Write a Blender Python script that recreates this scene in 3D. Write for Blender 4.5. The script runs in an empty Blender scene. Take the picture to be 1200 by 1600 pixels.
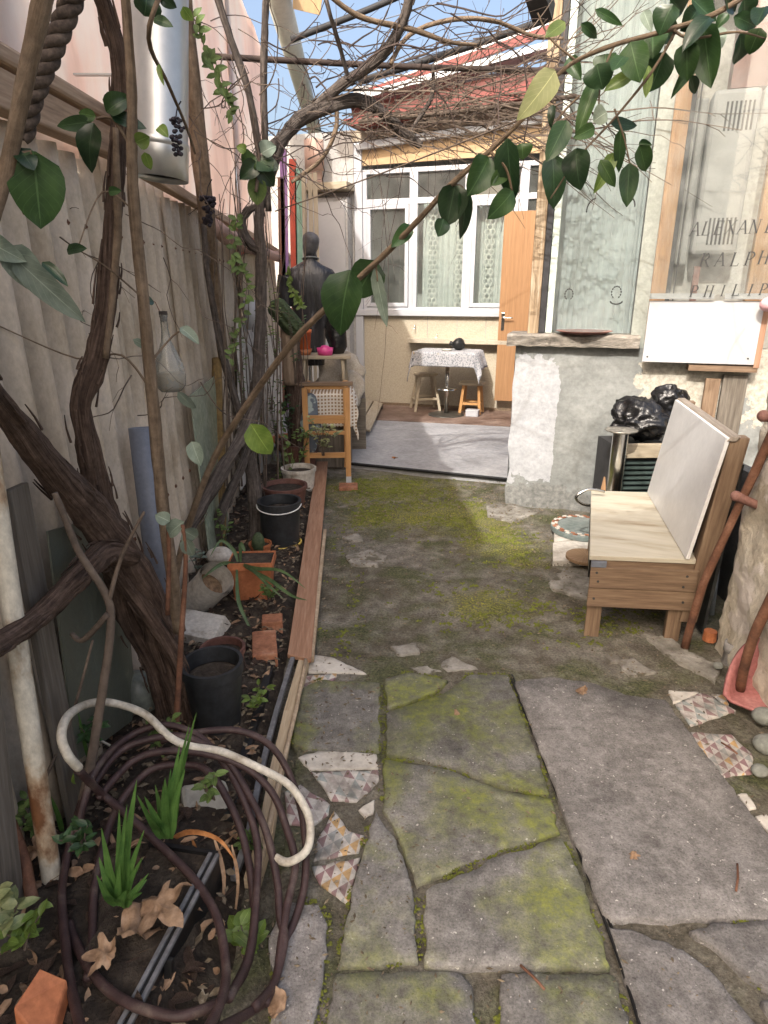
import bpy, math, random
from mathutils import Vector, Matrix, noise
V = Vector
R = math.radians
rnd = random.Random(7)
sc = bpy.context.scene

# ------------------------------------------------------------------ camera
CAM_H, FPX, HORIZ, YAW = 1.6, 1000.0, 455.0, R(2.7)
PITCH = math.atan((800 - HORIZ) / FPX)
cd = bpy.data.cameras.new('camera')
cd.sensor_fit = 'HORIZONTAL'; cd.sensor_width = 36; cd.lens = 36 * FPX / 1200
cd.clip_start = 0.02; cd.clip_end = 500
camera = bpy.data.objects.new('camera', cd)
camera.location = (0, 0, CAM_H)
camera.rotation_euler = (R(90) - PITCH, 0, -YAW)
sc.collection.objects.link(camera); sc.camera = camera

# ------------------------------------------------------------------ sky and sun
LDIR = V((0.56, 1.10, -1.0)).normalized()          # direction the sunlight travels
w = bpy.data.worlds.new('World'); sc.world = w; w.use_nodes = True
wn = w.node_tree; wn.nodes.clear()
sky = wn.nodes.new('ShaderNodeTexSky'); sky.sky_type = 'NISHITA'; sky.sun_disc = False
sky.sun_elevation = math.asin(-LDIR.z)
sky.sun_rotation = math.atan2(-LDIR.x, -LDIR.y)
sky.air_density = 1.0; sky.dust_density = 9.0; sky.ozone_density = 0.3
bg = wn.nodes.new('ShaderNodeBackground'); bg.inputs[1].default_value = 0.15
wo = wn.nodes.new('ShaderNodeOutputWorld')
wn.links.new(sky.outputs[0], bg.inputs[0]); wn.links.new(bg.outputs[0], wo.inputs[0])
sd = bpy.data.lights.new('sun', 'SUN'); sd.energy = 2.0; sd.angle = R(0.6); sd.color = (1, 0.95, 0.88)
sun = bpy.data.objects.new('sun', sd); sc.collection.objects.link(sun)
sun.rotation_euler = LDIR.to_track_quat('-Z', 'Y').to_euler()
sc.view_settings.view_transform = 'Standard'; sc.view_settings.look = 'None'
sc.view_settings.gamma = 1; sc.view_settings.exposure = 1.3

# ------------------------------------------------------------------ placing helpers
FW = V((math.sin(YAW)*math.cos(PITCH), math.cos(YAW)*math.cos(PITCH), -math.sin(PITCH)))
RT = V((math.cos(YAW), -math.sin(YAW), 0)); UP = RT.cross(FW); EYE = V((0, 0, CAM_H))
def ray(x, y): return FW*FPX + RT*(x-600) + UP*(800-y)
def gd(x, y, z=0.0):
    d = ray(x, y); return EYE + d*((z-CAM_H)/d.z)
def at(x, y, Y):
    d = ray(x, y); return EYE + d*(Y/d.y)
def ax(x, y, X):
    d = ray(x, y); return EYE + d*(X/d.x)
def pxm(x, y, Y):
    """metres covered by one photograph pixel at depth Y"""
    d = ray(x, y); return (Y/d.y)
class Wall:
    """a vertical plane: point p, direction u along it, n towards the viewer"""
    def __init__(s, p, u):
        s.p = V(p); s.u = V(u).normalized(); s.n = V((s.u.y, -s.u.x, 0))
        if s.n.y > 0: s.n = -s.n
    def hit(s, x, y, off=0.0):
        d = ray(x, y); q = s.p + s.n*off
        return EYE + d*((q-EYE).dot(s.n)/d.dot(s.n))
    def sz(s, x, y, off=0.0):
        h = s.hit(x, y, off); return (h-s.p).dot(s.u), h.z
    def pt(s, a, z, off=0.0):
        q = s.p + s.u*a + s.n*off; return V((q.x, q.y, z))
    def rect(s, x0, y0, x1, y1, off=0.0):
        ym, xm = (y0+y1)/2, (x0+x1)/2
        return s.sz(x0, ym, off)[0], s.sz(x1, ym, off)[0], s.sz(xm, y1, off)[1], s.sz(xm, y0, off)[1]

# ------------------------------------------------------------------ mesh helpers
class MB:
    def __init__(s): s.v = []; s.f = []; s.uv = []
    def add(s, v, f, uv=None):
        o = len(s.v); s.v += [V(a) for a in v]
        for i, q in enumerate(f):
            s.f.append([a+o for a in q])
            s.uv.append(uv[i] if uv else [(s_uv(v[a])) for a in q])
        return s
    def box8(s, c):
        """c: 8 corners, bottom loop 0-3 then top loop 4-7; UV u along edge 0-1"""
        c = [V(a) for a in c]
        fs = [(3,2,1,0),(4,5,6,7),(0,1,5,4),(1,2,6,5),(2,3,7,6),(3,0,4,7)]
        e = [c[1]-c[0], c[3]-c[0], c[4]-c[0]]
        ln = [a.length for a in e]; L = ln.index(max(ln)); ax_ = e[L].normalized()
        uv = []
        for q in fs:
            n = (c[q[1]]-c[q[0]]).cross(c[q[2]]-c[q[0]])
            t = n.cross(ax_)
            if t.length < 1e-9 or n.length < 1e-12: t = e[(L+1) % 3]
            if abs(n.normalized().dot(ax_)) > .9 if n.length > 1e-12 else False:
                uv.append([(((c[a]-c[0]).dot(e[(L+1)%3].normalized())), ((c[a]-c[0]).dot(e[(L+2)%3].normalized()))) for a in q])
            else:
                t = t.normalized()
                uv.append([((c[a]-c[0]).dot(ax_), (c[a]-c[0]).dot(t)) for a in q])
        return s.add(c, fs, uv)
    def box(s, x0, x1, y0, y1, z0, z1):
        return s.box8([(x0,y0,z0),(x1,y0,z0),(x1,y1,z0),(x0,y1,z0),(x0,y0,z1),(x1,y0,z1),(x1,y1,z1),(x0,y1,z1)])
    def wbox(s, W, a0, a1, z0, z1, d0, d1):
        """box on a Wall: along a0..a1, height z0..z1, depth from d0 (back) to d1 (front)"""
        p = lambda a, z, d: W.pt(a, z, d)
        return s.box8([p(a0,z0,d1),p(a1,z0,d1),p(a1,z0,d0),p(a0,z0,d0),p(a0,z1,d1),p(a1,z1,d1),p(a1,z1,d0),p(a0,z1,d0)])
    def beam(s, p0, p1, wd, th, up=(0,0,1)):
        p0, p1 = V(p0), V(p1); d = (p1-p0).normalized(); u = V(up)
        sd_ = d.cross(u)
        if sd_.length < 1e-4: sd_ = d.cross(V((1,0,0)))
        sd_.normalize(); u = sd_.cross(d).normalized()
        a, b = sd_*wd/2, u*th/2
        return s.box8([p0-a-b,p1-a-b,p1+a-b,p0+a-b,p0-a+b,p1-a+b,p1+a+b,p0+a+b])
    def quadslab(s, q, n):
        """4 corners + thickness vector"""
        q = [V(a) for a in q]; n = V(n)
        return s.box8([a+n for a in q] + q)
    def prism(s, poly, z0, z1):
        n = len(poly)
        v = [(p[0],p[1],z0) for p in poly] + [(p[0],p[1],z1) for p in poly]
        ar = sum(poly[i][0]*poly[(i+1)%n][1]-poly[(i+1)%n][0]*poly[i][1] for i in range(n))
        f = [tuple(range(n,2*n))] + [(i,(i+1)%n,n+(i+1)%n,n+i) for i in range(n)] + [tuple(reversed(range(n)))]
        if ar < 0: f = [tuple(reversed(q)) for q in f]
        return s.add(v, f)
    def tube(s, pts, rad, sides=8, sub=4, jit=0.0, cap=True, seed=0, lump=0.0, closed=False):
        P, Rr = resample(pts, rad, sub)
        n = len(P); vs = []; fs = []; uv = []
        t0 = (P[1]-P[0]).normalized(); nrm = t0.orthogonal().normalized(); L = 0; Ls = []
        pt = t0
        for i in range(n):
            t = (P[min(i+1,n-1)]-P[max(i-1,0)])
            t = t.normalized() if t.length > 1e-9 else pt
            ax_ = pt.cross(t)
            if ax_.length > 1e-6: nrm = Matrix.Rotation(pt.angle(t), 3, ax_) @ nrm
            pt = t; bn = t.cross(nrm)
            if i: L += (P[i]-P[i-1]).length
            Ls.append(L)
            for k in range(sides):
                a = 2*math.pi*k/sides; r = Rr[i]
                if lump or jit:
                    q = V((math.cos(a)*1.5+seed, math.sin(a)*1.5, L*6))
                    r *= 1 + lump*noise.noise(q) + jit*noise.noise(V((math.cos(a)*3+seed*2, math.sin(a)*3, L*25)))
                vs.append(P[i] + (nrm*math.cos(a) + bn*math.sin(a))*r)
        for i in range(n-1):
            for k in range(sides):
                k2 = (k+1) % sides
                fs.append((i*sides+k, i*sides+k2, (i+1)*sides+k2, (i+1)*sides+k))
                c = 2*math.pi*max(Rr[0], .004)/sides
                uv.append([(Ls[i],k*c),(Ls[i],(k+1)*c),(Ls[i+1],(k+1)*c),(Ls[i+1],k*c)])
        if cap:
            fs.append(tuple(reversed(range(sides)))); uv.append([(0,0)]*sides)
            fs.append(tuple(range((n-1)*sides, n*sides))); uv.append([(L,0)]*sides)
        return s.add(vs, fs, uv)
    def lathe(s, o, prof, seg=24, axis=(0,0,1), sx=1.0, sy=1.0, cap0=False, cap1=False):
        """prof: list of (radius, height)"""
        o = V(o); q = V((0,0,1)).rotation_difference(V(axis).normalized())
        vs = []; fs = []; uv = []; n = len(prof)
        for r, h in prof:
            for k in range(seg):
                a = 2*math.pi*k/seg
                vs.append(o + q @ V((math.cos(a)*r*sx, math.sin(a)*r*sy, h)))
        for i in range(n-1):
            for k in range(seg):
                k2 = (k+1) % seg
                fs.append((i*seg+k, i*seg+k2, (i+1)*seg+k2, (i+1)*seg+k))
                uv.append([(prof[i][1],k/seg),(prof[i][1],(k+1)/seg),(prof[i+1][1],(k+1)/seg),(prof[i+1][1],k/seg)])
        if cap0: fs.append(tuple(reversed(range(seg)))); uv.append([(0,0)]*seg)
        if cap1: fs.append(tuple(range((n-1)*seg, n*seg))); uv.append([(0,0)]*seg)
        return s.add(vs, fs, uv)
    def loft(s, rings, seg=20, cap=True, lump=0.0, ls=8.0, sharp=1.0):
        """rings: (centre, rx vector, ry vector)"""
        vs = []; fs = []
        for c, a, b in rings:
            for k in range(seg):
                t = 2*math.pi*k/seg
                cx = math.copysign(abs(math.cos(t))**sharp, math.cos(t)); sy = math.copysign(abs(math.sin(t))**sharp, math.sin(t))
                p = V(c) + V(a)*cx + V(b)*sy
                if lump:
                    d = (p-V(c)); p = p + d.normalized()*lump*noise.noise(p*ls)
                vs.append(p)
        n = len(rings)
        for i in range(n-1):
            for k in range(seg):
                fs.append((i*seg+k, i*seg+(k+1)%seg, (i+1)*seg+(k+1)%seg, (i+1)*seg+k))
        if cap:
            fs.append(tuple(reversed(range(seg)))); fs.append(tuple(range((n-1)*seg, n*seg)))
        return s.add(vs, fs)
    def blob(s, c, r, seg=20, rings=12, lump=0.0, ls=6.0, crease=0.0, rot=0.0):
        vs = []; fs = []; c = V(c); m = Matrix.Rotation(rot, 3, 'Z')
        for i in range(rings+1):
            ph = math.pi*i/rings
            for k in range(seg):
                t = 2*math.pi*k/seg
                d = V((math.sin(ph)*math.cos(t), math.sin(ph)*math.sin(t), math.cos(ph)))
                p = V((d.x*r[0], d.y*r[1], d.z*r[2]))
                h = lump*noise.noise(p*ls + c) if lump else 0
                if crease: h -= crease*abs(noise.noise(p*ls*1.7 + c*2)) + crease*.5*abs(noise.noise(p*ls*4 + c))
                vs.append(c + m @ (p + d*h))
        for i in range(rings):
            for k in range(seg):
                fs.append((i*seg+k, (i+1)*seg+k, (i+1)*seg+(k+1)%seg, i*seg+(k+1)%seg))
        return s.add(vs, fs)
    def leaf(s, base, tip, wd, nrm, fold=.25, curl=.12, heart=.5, n=7):
        """blade with midrib fold; UV u across 0-1, v along 0-1"""
        base, tip, nrm = V(base), V(tip), V(nrm)
        d = tip-base; L = d.length; d.normalize()
        sd_ = d.cross(nrm).normalized(); up = sd_.cross(d).normalized()
        vs = []; fs = []; uv = []
        for i in range(n+1):
            t = i/n
            wv = (t**heart)*((1-t)**.75)*2.05*wd/2 if 0 < t < 1 else (wd*.04 if t == 0 else 0.0005)
            c = base + d*L*t - up*curl*L*(t*t) + up*curl*L*.3*math.sin(t*3.1)
            for j in (-1, -.5, 0, .5, 1):
                wob = .04*wd*math.sin(t*9+j*4+base.x*40)
                vs.append(c + sd_*wv*j + up*(abs(j)*wv*fold*1.2 - .25*wv*j*j*fold + wob*abs(j)))
        for i in range(n):
            for j in range(4):
                a = i*5+j; fs.append((a, a+1, a+6, a+5))
                u0, u1, v0, v1 = j/4, (j+1)/4, i/n, (i+1)/n
                uv.append([(u0,v0),(u1,v0),(u1,v1),(u0,v1)])
        return s.add(vs, fs, uv)
def s_uv(p): return (p[0], p[1]+p[2]*.37)
def resample(pts, rad, sub):
    pts = [V(p) for p in pts]; n = len(pts)
    if not hasattr(rad, '__len__'): rad = [rad]*n
    if len(rad) == 2 and n > 2: rad = [rad[0]+(rad[1]-rad[0])*i/(n-1) for i in range(n)]
    if sub <= 1 or n < 3: return pts, list(rad)
    P = []; Q = []
    for i in range(n-1):
        p0, p1, p2, p3 = pts[max(i-1,0)], pts[i], pts[i+1], pts[min(i+2,n-1)]
        for k in range(sub):
            t = k/sub
            P.append(.5*((2*p1)+(p2-p0)*t+(2*p0-5*p1+4*p2-p3)*t*t+(3*p1-p0-3*p2+p3)*t**3))
            Q.append(rad[i]+(rad[i+1]-rad[i])*t)
    P.append(pts[-1]); Q.append(rad[-1])
    return P, Q
ORG = {}
def thing(name, loc, label, cat, group=None):
    o = bpy.data.objects.new(name, None); o.empty_display_size = .05
    o.location = loc; sc.collection.objects.link(o); ORG[o.name] = V(loc)
    tag(o, label, cat, group); return o
def tag(o, label=None, cat=None, group=None, kind=None):
    if label: o['label'] = label
    if cat: o['category'] = cat
    if group: o['group'] = group
    if kind: o['kind'] = kind
    return o
def obj(name, mb, mat, parent=None, smooth=False, bevel=0, origin=None, kind=None, solid=0, subd=0):
    org = ORG[parent.name] if parent else (V(origin) if origin else V((0,0,0)))
    me = bpy.data.meshes.new(name)
    me.from_pydata([tuple(v-org) for v in mb.v], [], mb.f)
    uvl = me.uv_layers.new(name='UVMap')
    flat = []
    for q in mb.uv:
        for a in q: flat += [a[0], a[1]]
    uvl.data.foreach_set('uv', flat)
    if smooth: me.polygons.foreach_set('use_smooth', [True]*len(me.polygons))
    me.materials.append(mat)
    o = bpy.data.objects.new(name, me); sc.collection.objects.link(o)
    if parent: o.parent = parent
    else: o.location = org
    ORG[o.name] = org
    if bevel:
        m = o.modifiers.new('bevel', 'BEVEL'); m.width = bevel; m.segments = 2; m.limit_method = 'ANGLE'; m.angle_limit = R(40)
    if solid:
        m = o.modifiers.new('solid', 'SOLIDIFY'); m.thickness = solid; m.offset = 0
    if subd:
        m = o.modifiers.new('sub', 'SUBSURF'); m.levels = subd; m.render_levels = subd
    if kind: o['kind'] = kind
    return o
def single(name, mb, mat, label, cat, group=None, **kw):
    """a thing that is one mesh: origin at its lowest middle point"""
    mn = V((min(v.x for v in mb.v), min(v.y for v in mb.v), min(v.z for v in mb.v)))
    mx = V((max(v.x for v in mb.v), max(v.y for v in mb.v), 0))
    o = obj(name, mb, mat, origin=((mn.x+mx.x)/2, (mn.y+mx.y)/2, mn.z), **kw)
    return tag(o, label, cat, group)

# ------------------------------------------------------------------ materials
class NT:
    def __init__(s, name):
        s.m = bpy.data.materials.new(name); s.m.use_nodes = True
        s.t = s.m.node_tree; s.t.nodes.clear()
        s.out = s.n('ShaderNodeOutputMaterial')
        s.b = s.n('ShaderNodeBsdfPrincipled'); s.l(s.b, s.out, 0, 'Surface')
    def n(s, ty, **kw):
        k = s.t.nodes.new(ty)
        for a, b in kw.items():
            if a.startswith('i_'): k.inputs[a[2:].replace('_', ' ')].default_value = b
            else: setattr(k, a, b)
        return k
    def l(s, a, b, o=0, i=0):
        s.t.links.new(a.outputs[o], b.inputs[i]); return b
    def coords(s, kind='Object', scale=(1,1,1), rot=(0,0,0)):
        c = s.n('ShaderNodeTexCoord'); m = s.n('ShaderNodeMapping')
        m.inputs['Scale'].default_value = scale; m.inputs['Rotation'].default_value = rot
        s.l(c, m, kind, 0); return m
    def noise(s, vec, scale, detail=6, rough=.55, dist=0.0):
        k = s.n('ShaderNodeTexNoise'); k.inputs['Scale'].default_value = scale
        k.inputs['Detail'].default_value = detail; k.inputs['Roughness'].default_value = rough
        k.inputs['Distortion'].default_value = dist
        s.l(vec, k, 0, 'Vector'); return k
    def ramp(s, fac, stops, o=0, interp='LINEAR'):
        k = s.n('ShaderNodeValToRGB'); e = k.color_ramp.elements; k.color_ramp.interpolation = interp
        while len(e) < len(stops): e.new(.5)
        for i, (p, c) in enumerate(stops):
            e[i].position = p; e[i].color = (c, c, c, 1) if not hasattr(c, '__len__') else tuple(c)+(1,)
        s.l(fac, k, o, 0); return k
    def mix(s, fac, a, b, mode='MIX', fo=0):
        k = s.n('ShaderNodeMix'); k.data_type = 'RGBA'; k.blend_type = mode
        if isinstance(fac, (int, float)): k.inputs[0].default_value = fac
        else: s.t.links.new(fac.outputs[fo], k.inputs[0])
        for i, q in ((6, a), (7, b)):
            if hasattr(q, 'outputs'):
                s.t.links.new(q.outputs[2] if q.bl_idname == 'ShaderNodeMix' else q.outputs[1] if q.bl_idname == 'ShaderNodeTexNoise' and False else q.outputs[0], k.inputs[i])
            else: k.inputs[i].default_value = tuple(q)+(1,) if hasattr(q, '__len__') else (q, q, q, 1)
        return k
    def math(s, op, a, b=None, c=None):
        k = s.n('ShaderNodeMath'); k.operation = op
        for i, q in enumerate((a, b, c)):
            if q is None: continue
            if hasattr(q, 'outputs'): s.t.links.new(q.outputs[0], k.inputs[i])
            else: k.inputs[i].default_value = q
        return k
    def col(s, k): s.t.links.new(k.outputs[2] if k.bl_idname == 'ShaderNodeMix' else k.outputs[0], s.b.inputs['Base Color']); return s
    def bump(s, h, strength=.3, dist=.01, o=0, prev=None):
        k = s.n('ShaderNodeBump'); k.inputs['Strength'].default_value = strength; k.inputs['Distance'].default_value = dist
        s.t.links.new(h.outputs[o], k.inputs['Height'])
        if prev: s.t.links.new(prev.outputs[0], k.inputs['Normal'])
        s.t.links.new(k.outputs[0], s.b.inputs['Normal']); return k
    def set(s, **kw):
        for a, b in kw.items(): s.b.inputs[a.replace('_', ' ')].default_value = b
        return s
    def vary(s, colnode, amt=.25):
        oi = s.n('ShaderNodeObjectInfo'); mr = s.n('ShaderNodeMapRange')
        s.l(oi, mr, 'Random', 0); mr.inputs[3].default_value = 1-amt; mr.inputs[4].default_value = 1+amt
        hs = s.n('ShaderNodeHueSaturation'); s.l(mr, hs, 0, 'Value')
        s.t.links.new(colnode.outputs[2] if colnode.bl_idname == 'ShaderNodeMix' else colnode.outputs[0], hs.inputs['Color']); return hs
def rough_mat(name, stops, scale=6, rough=.85, bump=.3, bscale=60, bdist=.006, stretch=(1,1,1), coord='Object', spec=.3, metal=0, vary=0, detail=8, fine=.35, rot=(0,0,0)):
    t = NT(name); m = t.coords(coord, stretch, rot)
    a = t.noise(m, scale, detail, .6); r = t.ramp(a, stops)
    b = t.noise(m, bscale, 5, .65)
    fr = t.ramp(b, [(.25, 1-fine), (.75, 1+fine*.4)])
    c = t.mix(1.0, r, fr, 'MULTIPLY')
    if vary: c = t.vary(c, vary)
    t.col(c); t.set(Roughness=rough, Metallic=metal); t.b.inputs['Specular IOR Level'].default_value = spec
    if bump: t.bump(b, bump, bdist)
    return t.m
def wood_mat(name, c0, c1, c2, sx=3, sy=45, rough=.7, bump=.25, vary=.1, spec=.3):
    return rough_mat(name, [(.25, c0), (.5, c1), (.75, c2)], scale=1.0, rough=rough, bump=bump, bscale=3.2, bdist=.003, stretch=(sx, sy, 1), coord='UV', vary=vary, spec=spec, fine=.25)
def plain(name, c, rough=.5, metal=0, spec=.5, var=.12, nscale=12, bump=.0, vary=0):
    c = V(c)
    return rough_mat(name, [(.3, tuple(c*(1-var))), (.7, tuple(c*(1+var)))], scale=nscale, rough=rough, metal=metal, spec=spec, bump=bump, fine=var, vary=vary)
M = {}
def ground_mat():
    t = NT('mossy_ground'); m = t.coords()
    n1 = t.noise(m, 1.6, 10, .62); n2 = t.noise(m, 9, 8, .65); n3 = t.noise(m, 90, 4, .7); n4 = t.noise(m, 3.3, 8, .6, .4)
    dirt = t.ramp(n2, [(.3, (.06,.052,.038)), (.48, (.11,.098,.075)), (.6, (.16,.146,.115)), (.78, (.27,.25,.21))])
    conc = t.ramp(n2, [(.3, (.11,.10,.085)), (.55, (.2,.185,.165)), (.75, (.32,.30,.27))])
    moss = t.ramp(n3, [(.3, (.06,.065,.016)), (.5, (.14,.145,.024)), (.75, (.30,.28,.05))])
    gm = t.ramp(n3, [(.3, (.035,.042,.017)), (.7, (.095,.105,.04))])
    sp = t.n('ShaderNodeSeparateXYZ'); t.l(m, sp)
    def spot(cx, cy, rx, ry, k=1.0):
        dx = t.math('DIVIDE', t.math('SUBTRACT', t_out(sp, 0), cx), rx); dy = t.math('DIVIDE', t.math('SUBTRACT', t_out(sp, 1), cy), ry)
        d = t.math('SQRT', t.math('ADD', t.math('MULTIPLY', dx, dx), t.math('MULTIPLY', dy, dy)))
        e = t.math('ADD', d, t.math('MULTIPLY', t.math('SUBTRACT', n4, .5), 2.6))
        e = t.math('ADD', e, t.math('MULTIPLY', t.math('SUBTRACT', n2, .5), 1.6))
        q = t.math('SUBTRACT', 1.25, e); q = t.math('MULTIPLY', q, 1.3*k); q.use_clamp = True; q = t.math('MULTIPLY', q, t.ramp(n3, [(.38, .25), (.6, .95)]))
        return q
    def t_out(node, i):
        k = t.n('ShaderNodeMath'); k.operation = 'ADD'; t.t.links.new(node.outputs[i], k.inputs[0]); k.inputs[1].default_value = 0; return k
    cm = t.ramp(n1, [(.46, 0.0), (.56, 1.0)])
    c = t.mix(t.math('MULTIPLY', cm, .55), dirt, conc)
    mm = t.ramp(n4, [(.47, 0.0), (.62, .8)])
    c = t.mix(mm, c, gm)
    for a in ((1.05, 4.75, .42, .3), (1.0, 3.9, .2, .12), (.15, 3.9, .22, .14), (1.45, 2.75, .25, .12), (.55, 3.0, .2, .1)):
        c = t.mix(spot(*a, .8), c, conc)
    for a in ((.3, 5.3, .6, .38), (.8, 4.55, .36, .42), (.2, 4.6, .3, .3), (1.0, 3.9, .22, .3), (.7, 3.1, .2, .16)):
        c = t.mix(spot(*a), c, moss)
    c = t.mix(1.0, c, t.ramp(n3, [(.3, .55), (.5, 1.0), (.72, 1.4)]), 'MULTIPLY'); n7 = t.noise(m, 230, 2, .5); c = t.mix(t.ramp(n7, [(.69, 0.0), (.72, .7)]), c, (.34,.31,.26))
    t.col(c); t.set(Roughness=.95); t.b.inputs['Specular IOR Level'].default_value = .2
    b1 = t.bump(n3, .6, .012); t.bump(n2, .5, .03, prev=b1)
    return t.m
def flag_mat(name, mossy, tint=(1,1,1)):
    t = NT(name); m = t.coords('Generated'); m2 = t.coords()
    oi = t.n('ShaderNodeObjectInfo')
    n1 = t.noise(m2, 5, 10, .62, .3); n2 = t.noise(m2, 26, 6, .7); n3 = t.noise(m2, 160, 3, .7); n4 = t.noise(m2, 2.6, 6, .6, .3); n5 = t.noise(m2, 70, 2, .5)
    T = V(tint); q = lambda a: tuple(x*y for x, y in zip(a, T))
    st = t.ramp(n1, [(.28, q((.085,.078,.07))), (.45, q((.16,.148,.132))), (.6, q((.24,.225,.205))), (.75, q((.33,.315,.29)))])
    st = t.mix(.5, st, t.ramp(n2, [(.3, q((.06,.055,.05))), (.5, q((.19,.18,.165))), (.72, q((.38,.365,.335)))])); n6 = t.noise(m2, 1.7, 9, .68, .8); st = t.mix(1.0, st, t.ramp(n6, [(.3, .5), (.47, 1.0), (.6, 1.12), (.72, 1.45)]), 'MULTIPLY')
    sk = t.ramp(n5, [(.70, 0.0), (.735, .8)]); st = t.mix(sk, st, (.5,.48,.44))
    dk = t.ramp(n5, [(.25, .7), (.3, 0.0)]); st = t.mix(dk, st, (.05,.045,.04))
    st = t.mix(1.0, st, t.ramp(n3, [(.3, .62), (.5, 1.0), (.7, 1.22)]), 'MULTIPLY')
    mo = t.ramp(n2, [(.25, (.06,.07,.018)), (.5, (.135,.155,.028)), (.75, (.26,.275,.055))])
    lo = .67-.25*mossy
    mk = t.ramp(n4, [(lo, 0.0), (lo+.15, .9)])
    mk2 = t.math('MULTIPLY', mk, t.ramp(n2, [(.3, .35), (.6, 1.0)]))
    c = t.mix(mk2, st, mo); c = t.vary(c, .2)
    t.col(c); t.set(Roughness=.82); t.b.inputs['Specular IOR Level'].default_value = .35
    b1 = t.bump(n3, .35, .004); b2 = t.bump(n2, .45, .012, prev=b1); t.bump(n1, .4, .03, prev=b2)
    return t.m
def tile_mat(name, pal, size=.05, rot=.3):
    t = NT(name); m = t.coords('Object', (1/size, 1/size, 1), (0, 0, rot))
    sp = t.n('ShaderNodeSeparateXYZ'); t.l(m, sp)
    def o(i):
        k = t.n('ShaderNodeMath'); k.operation = 'ADD'; t.t.links.new(sp.outputs[i], k.inputs[0]); k.inputs[1].default_value = 50; return k
    x, y = o(0), o(1)
    tri = t.math('GREATER_THAN', t.math('ADD', t.math('FRACT', x), t.math('FRACT', y)), 1.0)
    cb = t.n('ShaderNodeCombineXYZ')
    t.l(t.math('FLOOR', x), cb, 0, 0); t.l(t.math('FLOOR', y), cb, 0, 1); t.l(tri, cb, 0, 2)
    wn_ = t.n('ShaderNodeTexWhiteNoise'); wn_.noise_dimensions = '3D'; t.l(cb, wn_, 0, 'Vector')
    par = t.math('MODULO', t.math('ADD', t.math('ADD', t.math('FLOOR', x), t.math('FLOOR', y)), tri), 2.0)
    n = len(pal); r = t.ramp(wn_, [(i/n, c) for i, c in enumerate(pal)], interp='CONSTANT')
    c = t.mix(t.math('MULTIPLY', tri, .93), r, (.52,.49,.45))
    m2 = t.coords(); n2 = t.noise(m2, 30, 6, .7); n3 = t.noise(m2, 9, 6, .6)
    c = t.mix(t.ramp(n3, [(.45, 0.0), (.7, .75)]), c, (.13,.115,.095))
    c = t.mix(1.0, c, t.ramp(n2, [(.3, .55), (.6, 1.05)]), 'MULTIPLY')
    t.col(c); t.set(Roughness=.55); t.bump(n2, .2, .004); return t.m
def bark_mat(name, stops, sx=5, sy=70):
    t = NT(name); m = t.coords('UV', (sx, sy, 1)); a = t.noise(m, 1.0, 8, .7, .6)
    m2 = t.coords('Object'); b = t.noise(m2, 35, 6, .7); r = t.ramp(a, stops)
    c = t.mix(1.0, r, t.ramp(b, [(.25, .5), (.7, 1.2)]), 'MULTIPLY')
    t.col(c); t.set(Roughness=.9); t.b.inputs['Specular IOR Level'].default_value = .2
    k = t.bump(b, .4, .006); t.bump(a, .9, .015, prev=k); return t.m
def leaf_mat(name, dark, light, gloss=.38, trans=.3, vein=.5, vary=.3):
    t = NT(name); m = t.coords('UV'); sp = t.n('ShaderNodeSeparateXYZ'); t.l(m, sp)
    u = t.n('ShaderNodeMath'); u.operation = 'SUBTRACT'; t.t.links.new(sp.outputs[0], u.inputs[0]); u.inputs[1].default_value = .5
    u = t.math('ABSOLUTE', u)
    mid = t.math('LESS_THAN', u, .018)
    vv = t.n('ShaderNodeMath'); vv.operation = 'MULTIPLY'; t.t.links.new(sp.outputs[1], vv.inputs[0]); vv.inputs[1].default_value = 8
    sv = t.math('LESS_THAN', t.math('FRACT', t.math('SUBTRACT', vv, t.math('MULTIPLY', u, 5.0))), .06)
    vn = t.math('MAXIMUM', mid, t.math('MULTIPLY', sv, .45))
    m2 = t.coords(); n = t.noise(m2, 24, 5, .6)
    base = t.ramp(n, [(.3, dark), (.7, light)])
    c = t.mix(t.math('MULTIPLY', vn, vein), base, tuple(min(1, x*1.9+.03) for x in light))
    c = t.vary(c, vary)
    t.col(c); t.set(Roughness=gloss); t.bump(vn, .25, .002)
    tr = t.n('ShaderNodeBsdfTranslucent'); t.l(c, tr, 0, 0); mx = t.n('ShaderNodeMixShader'); mx.inputs[0].default_value = trans
    t.l(t.b, mx, 0, 1); t.l(tr, mx, 0, 2); t.l(mx, t.out, 0, 'Surface'); return t.m
def glass_mat(name, tint=(1,1,1), refl=.5, dirt=.08):
    t = NT(name); t.t.nodes.remove(t.b)
    tr = t.n('ShaderNodeBsdfTransparent'); tr.inputs[0].default_value = tuple(tint)+(1,)
    gl = t.n('ShaderNodeBsdfGlossy'); gl.inputs['Roughness'].default_value = .02
    fr = t.n('ShaderNodeFresnel'); fr.inputs[0].default_value = 1.5
    f = t.math('MULTIPLY', fr, refl*2); f.use_clamp = True
    mx = t.n('ShaderNodeMixShader'); t.l(f, mx, 0, 0); t.l(tr, mx, 0, 1); t.l(gl, mx, 0, 2)
    df = t.n('ShaderNodeBsdfDiffuse'); df.inputs[0].default_value = (.7,.72,.7,1)
    m = t.coords(); n = t.noise(m, 5, 6, .7); r = t.ramp(n, [(.35, dirt*.3), (.75, dirt*1.6)])
    m2 = t.n('ShaderNodeMixShader'); t.l(r, m2, 0, 0); t.l(mx, m2, 0, 1); t.l(df, m2, 0, 2); t.l(m2, t.out, 0, 'Surface')
    return t.m
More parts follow.
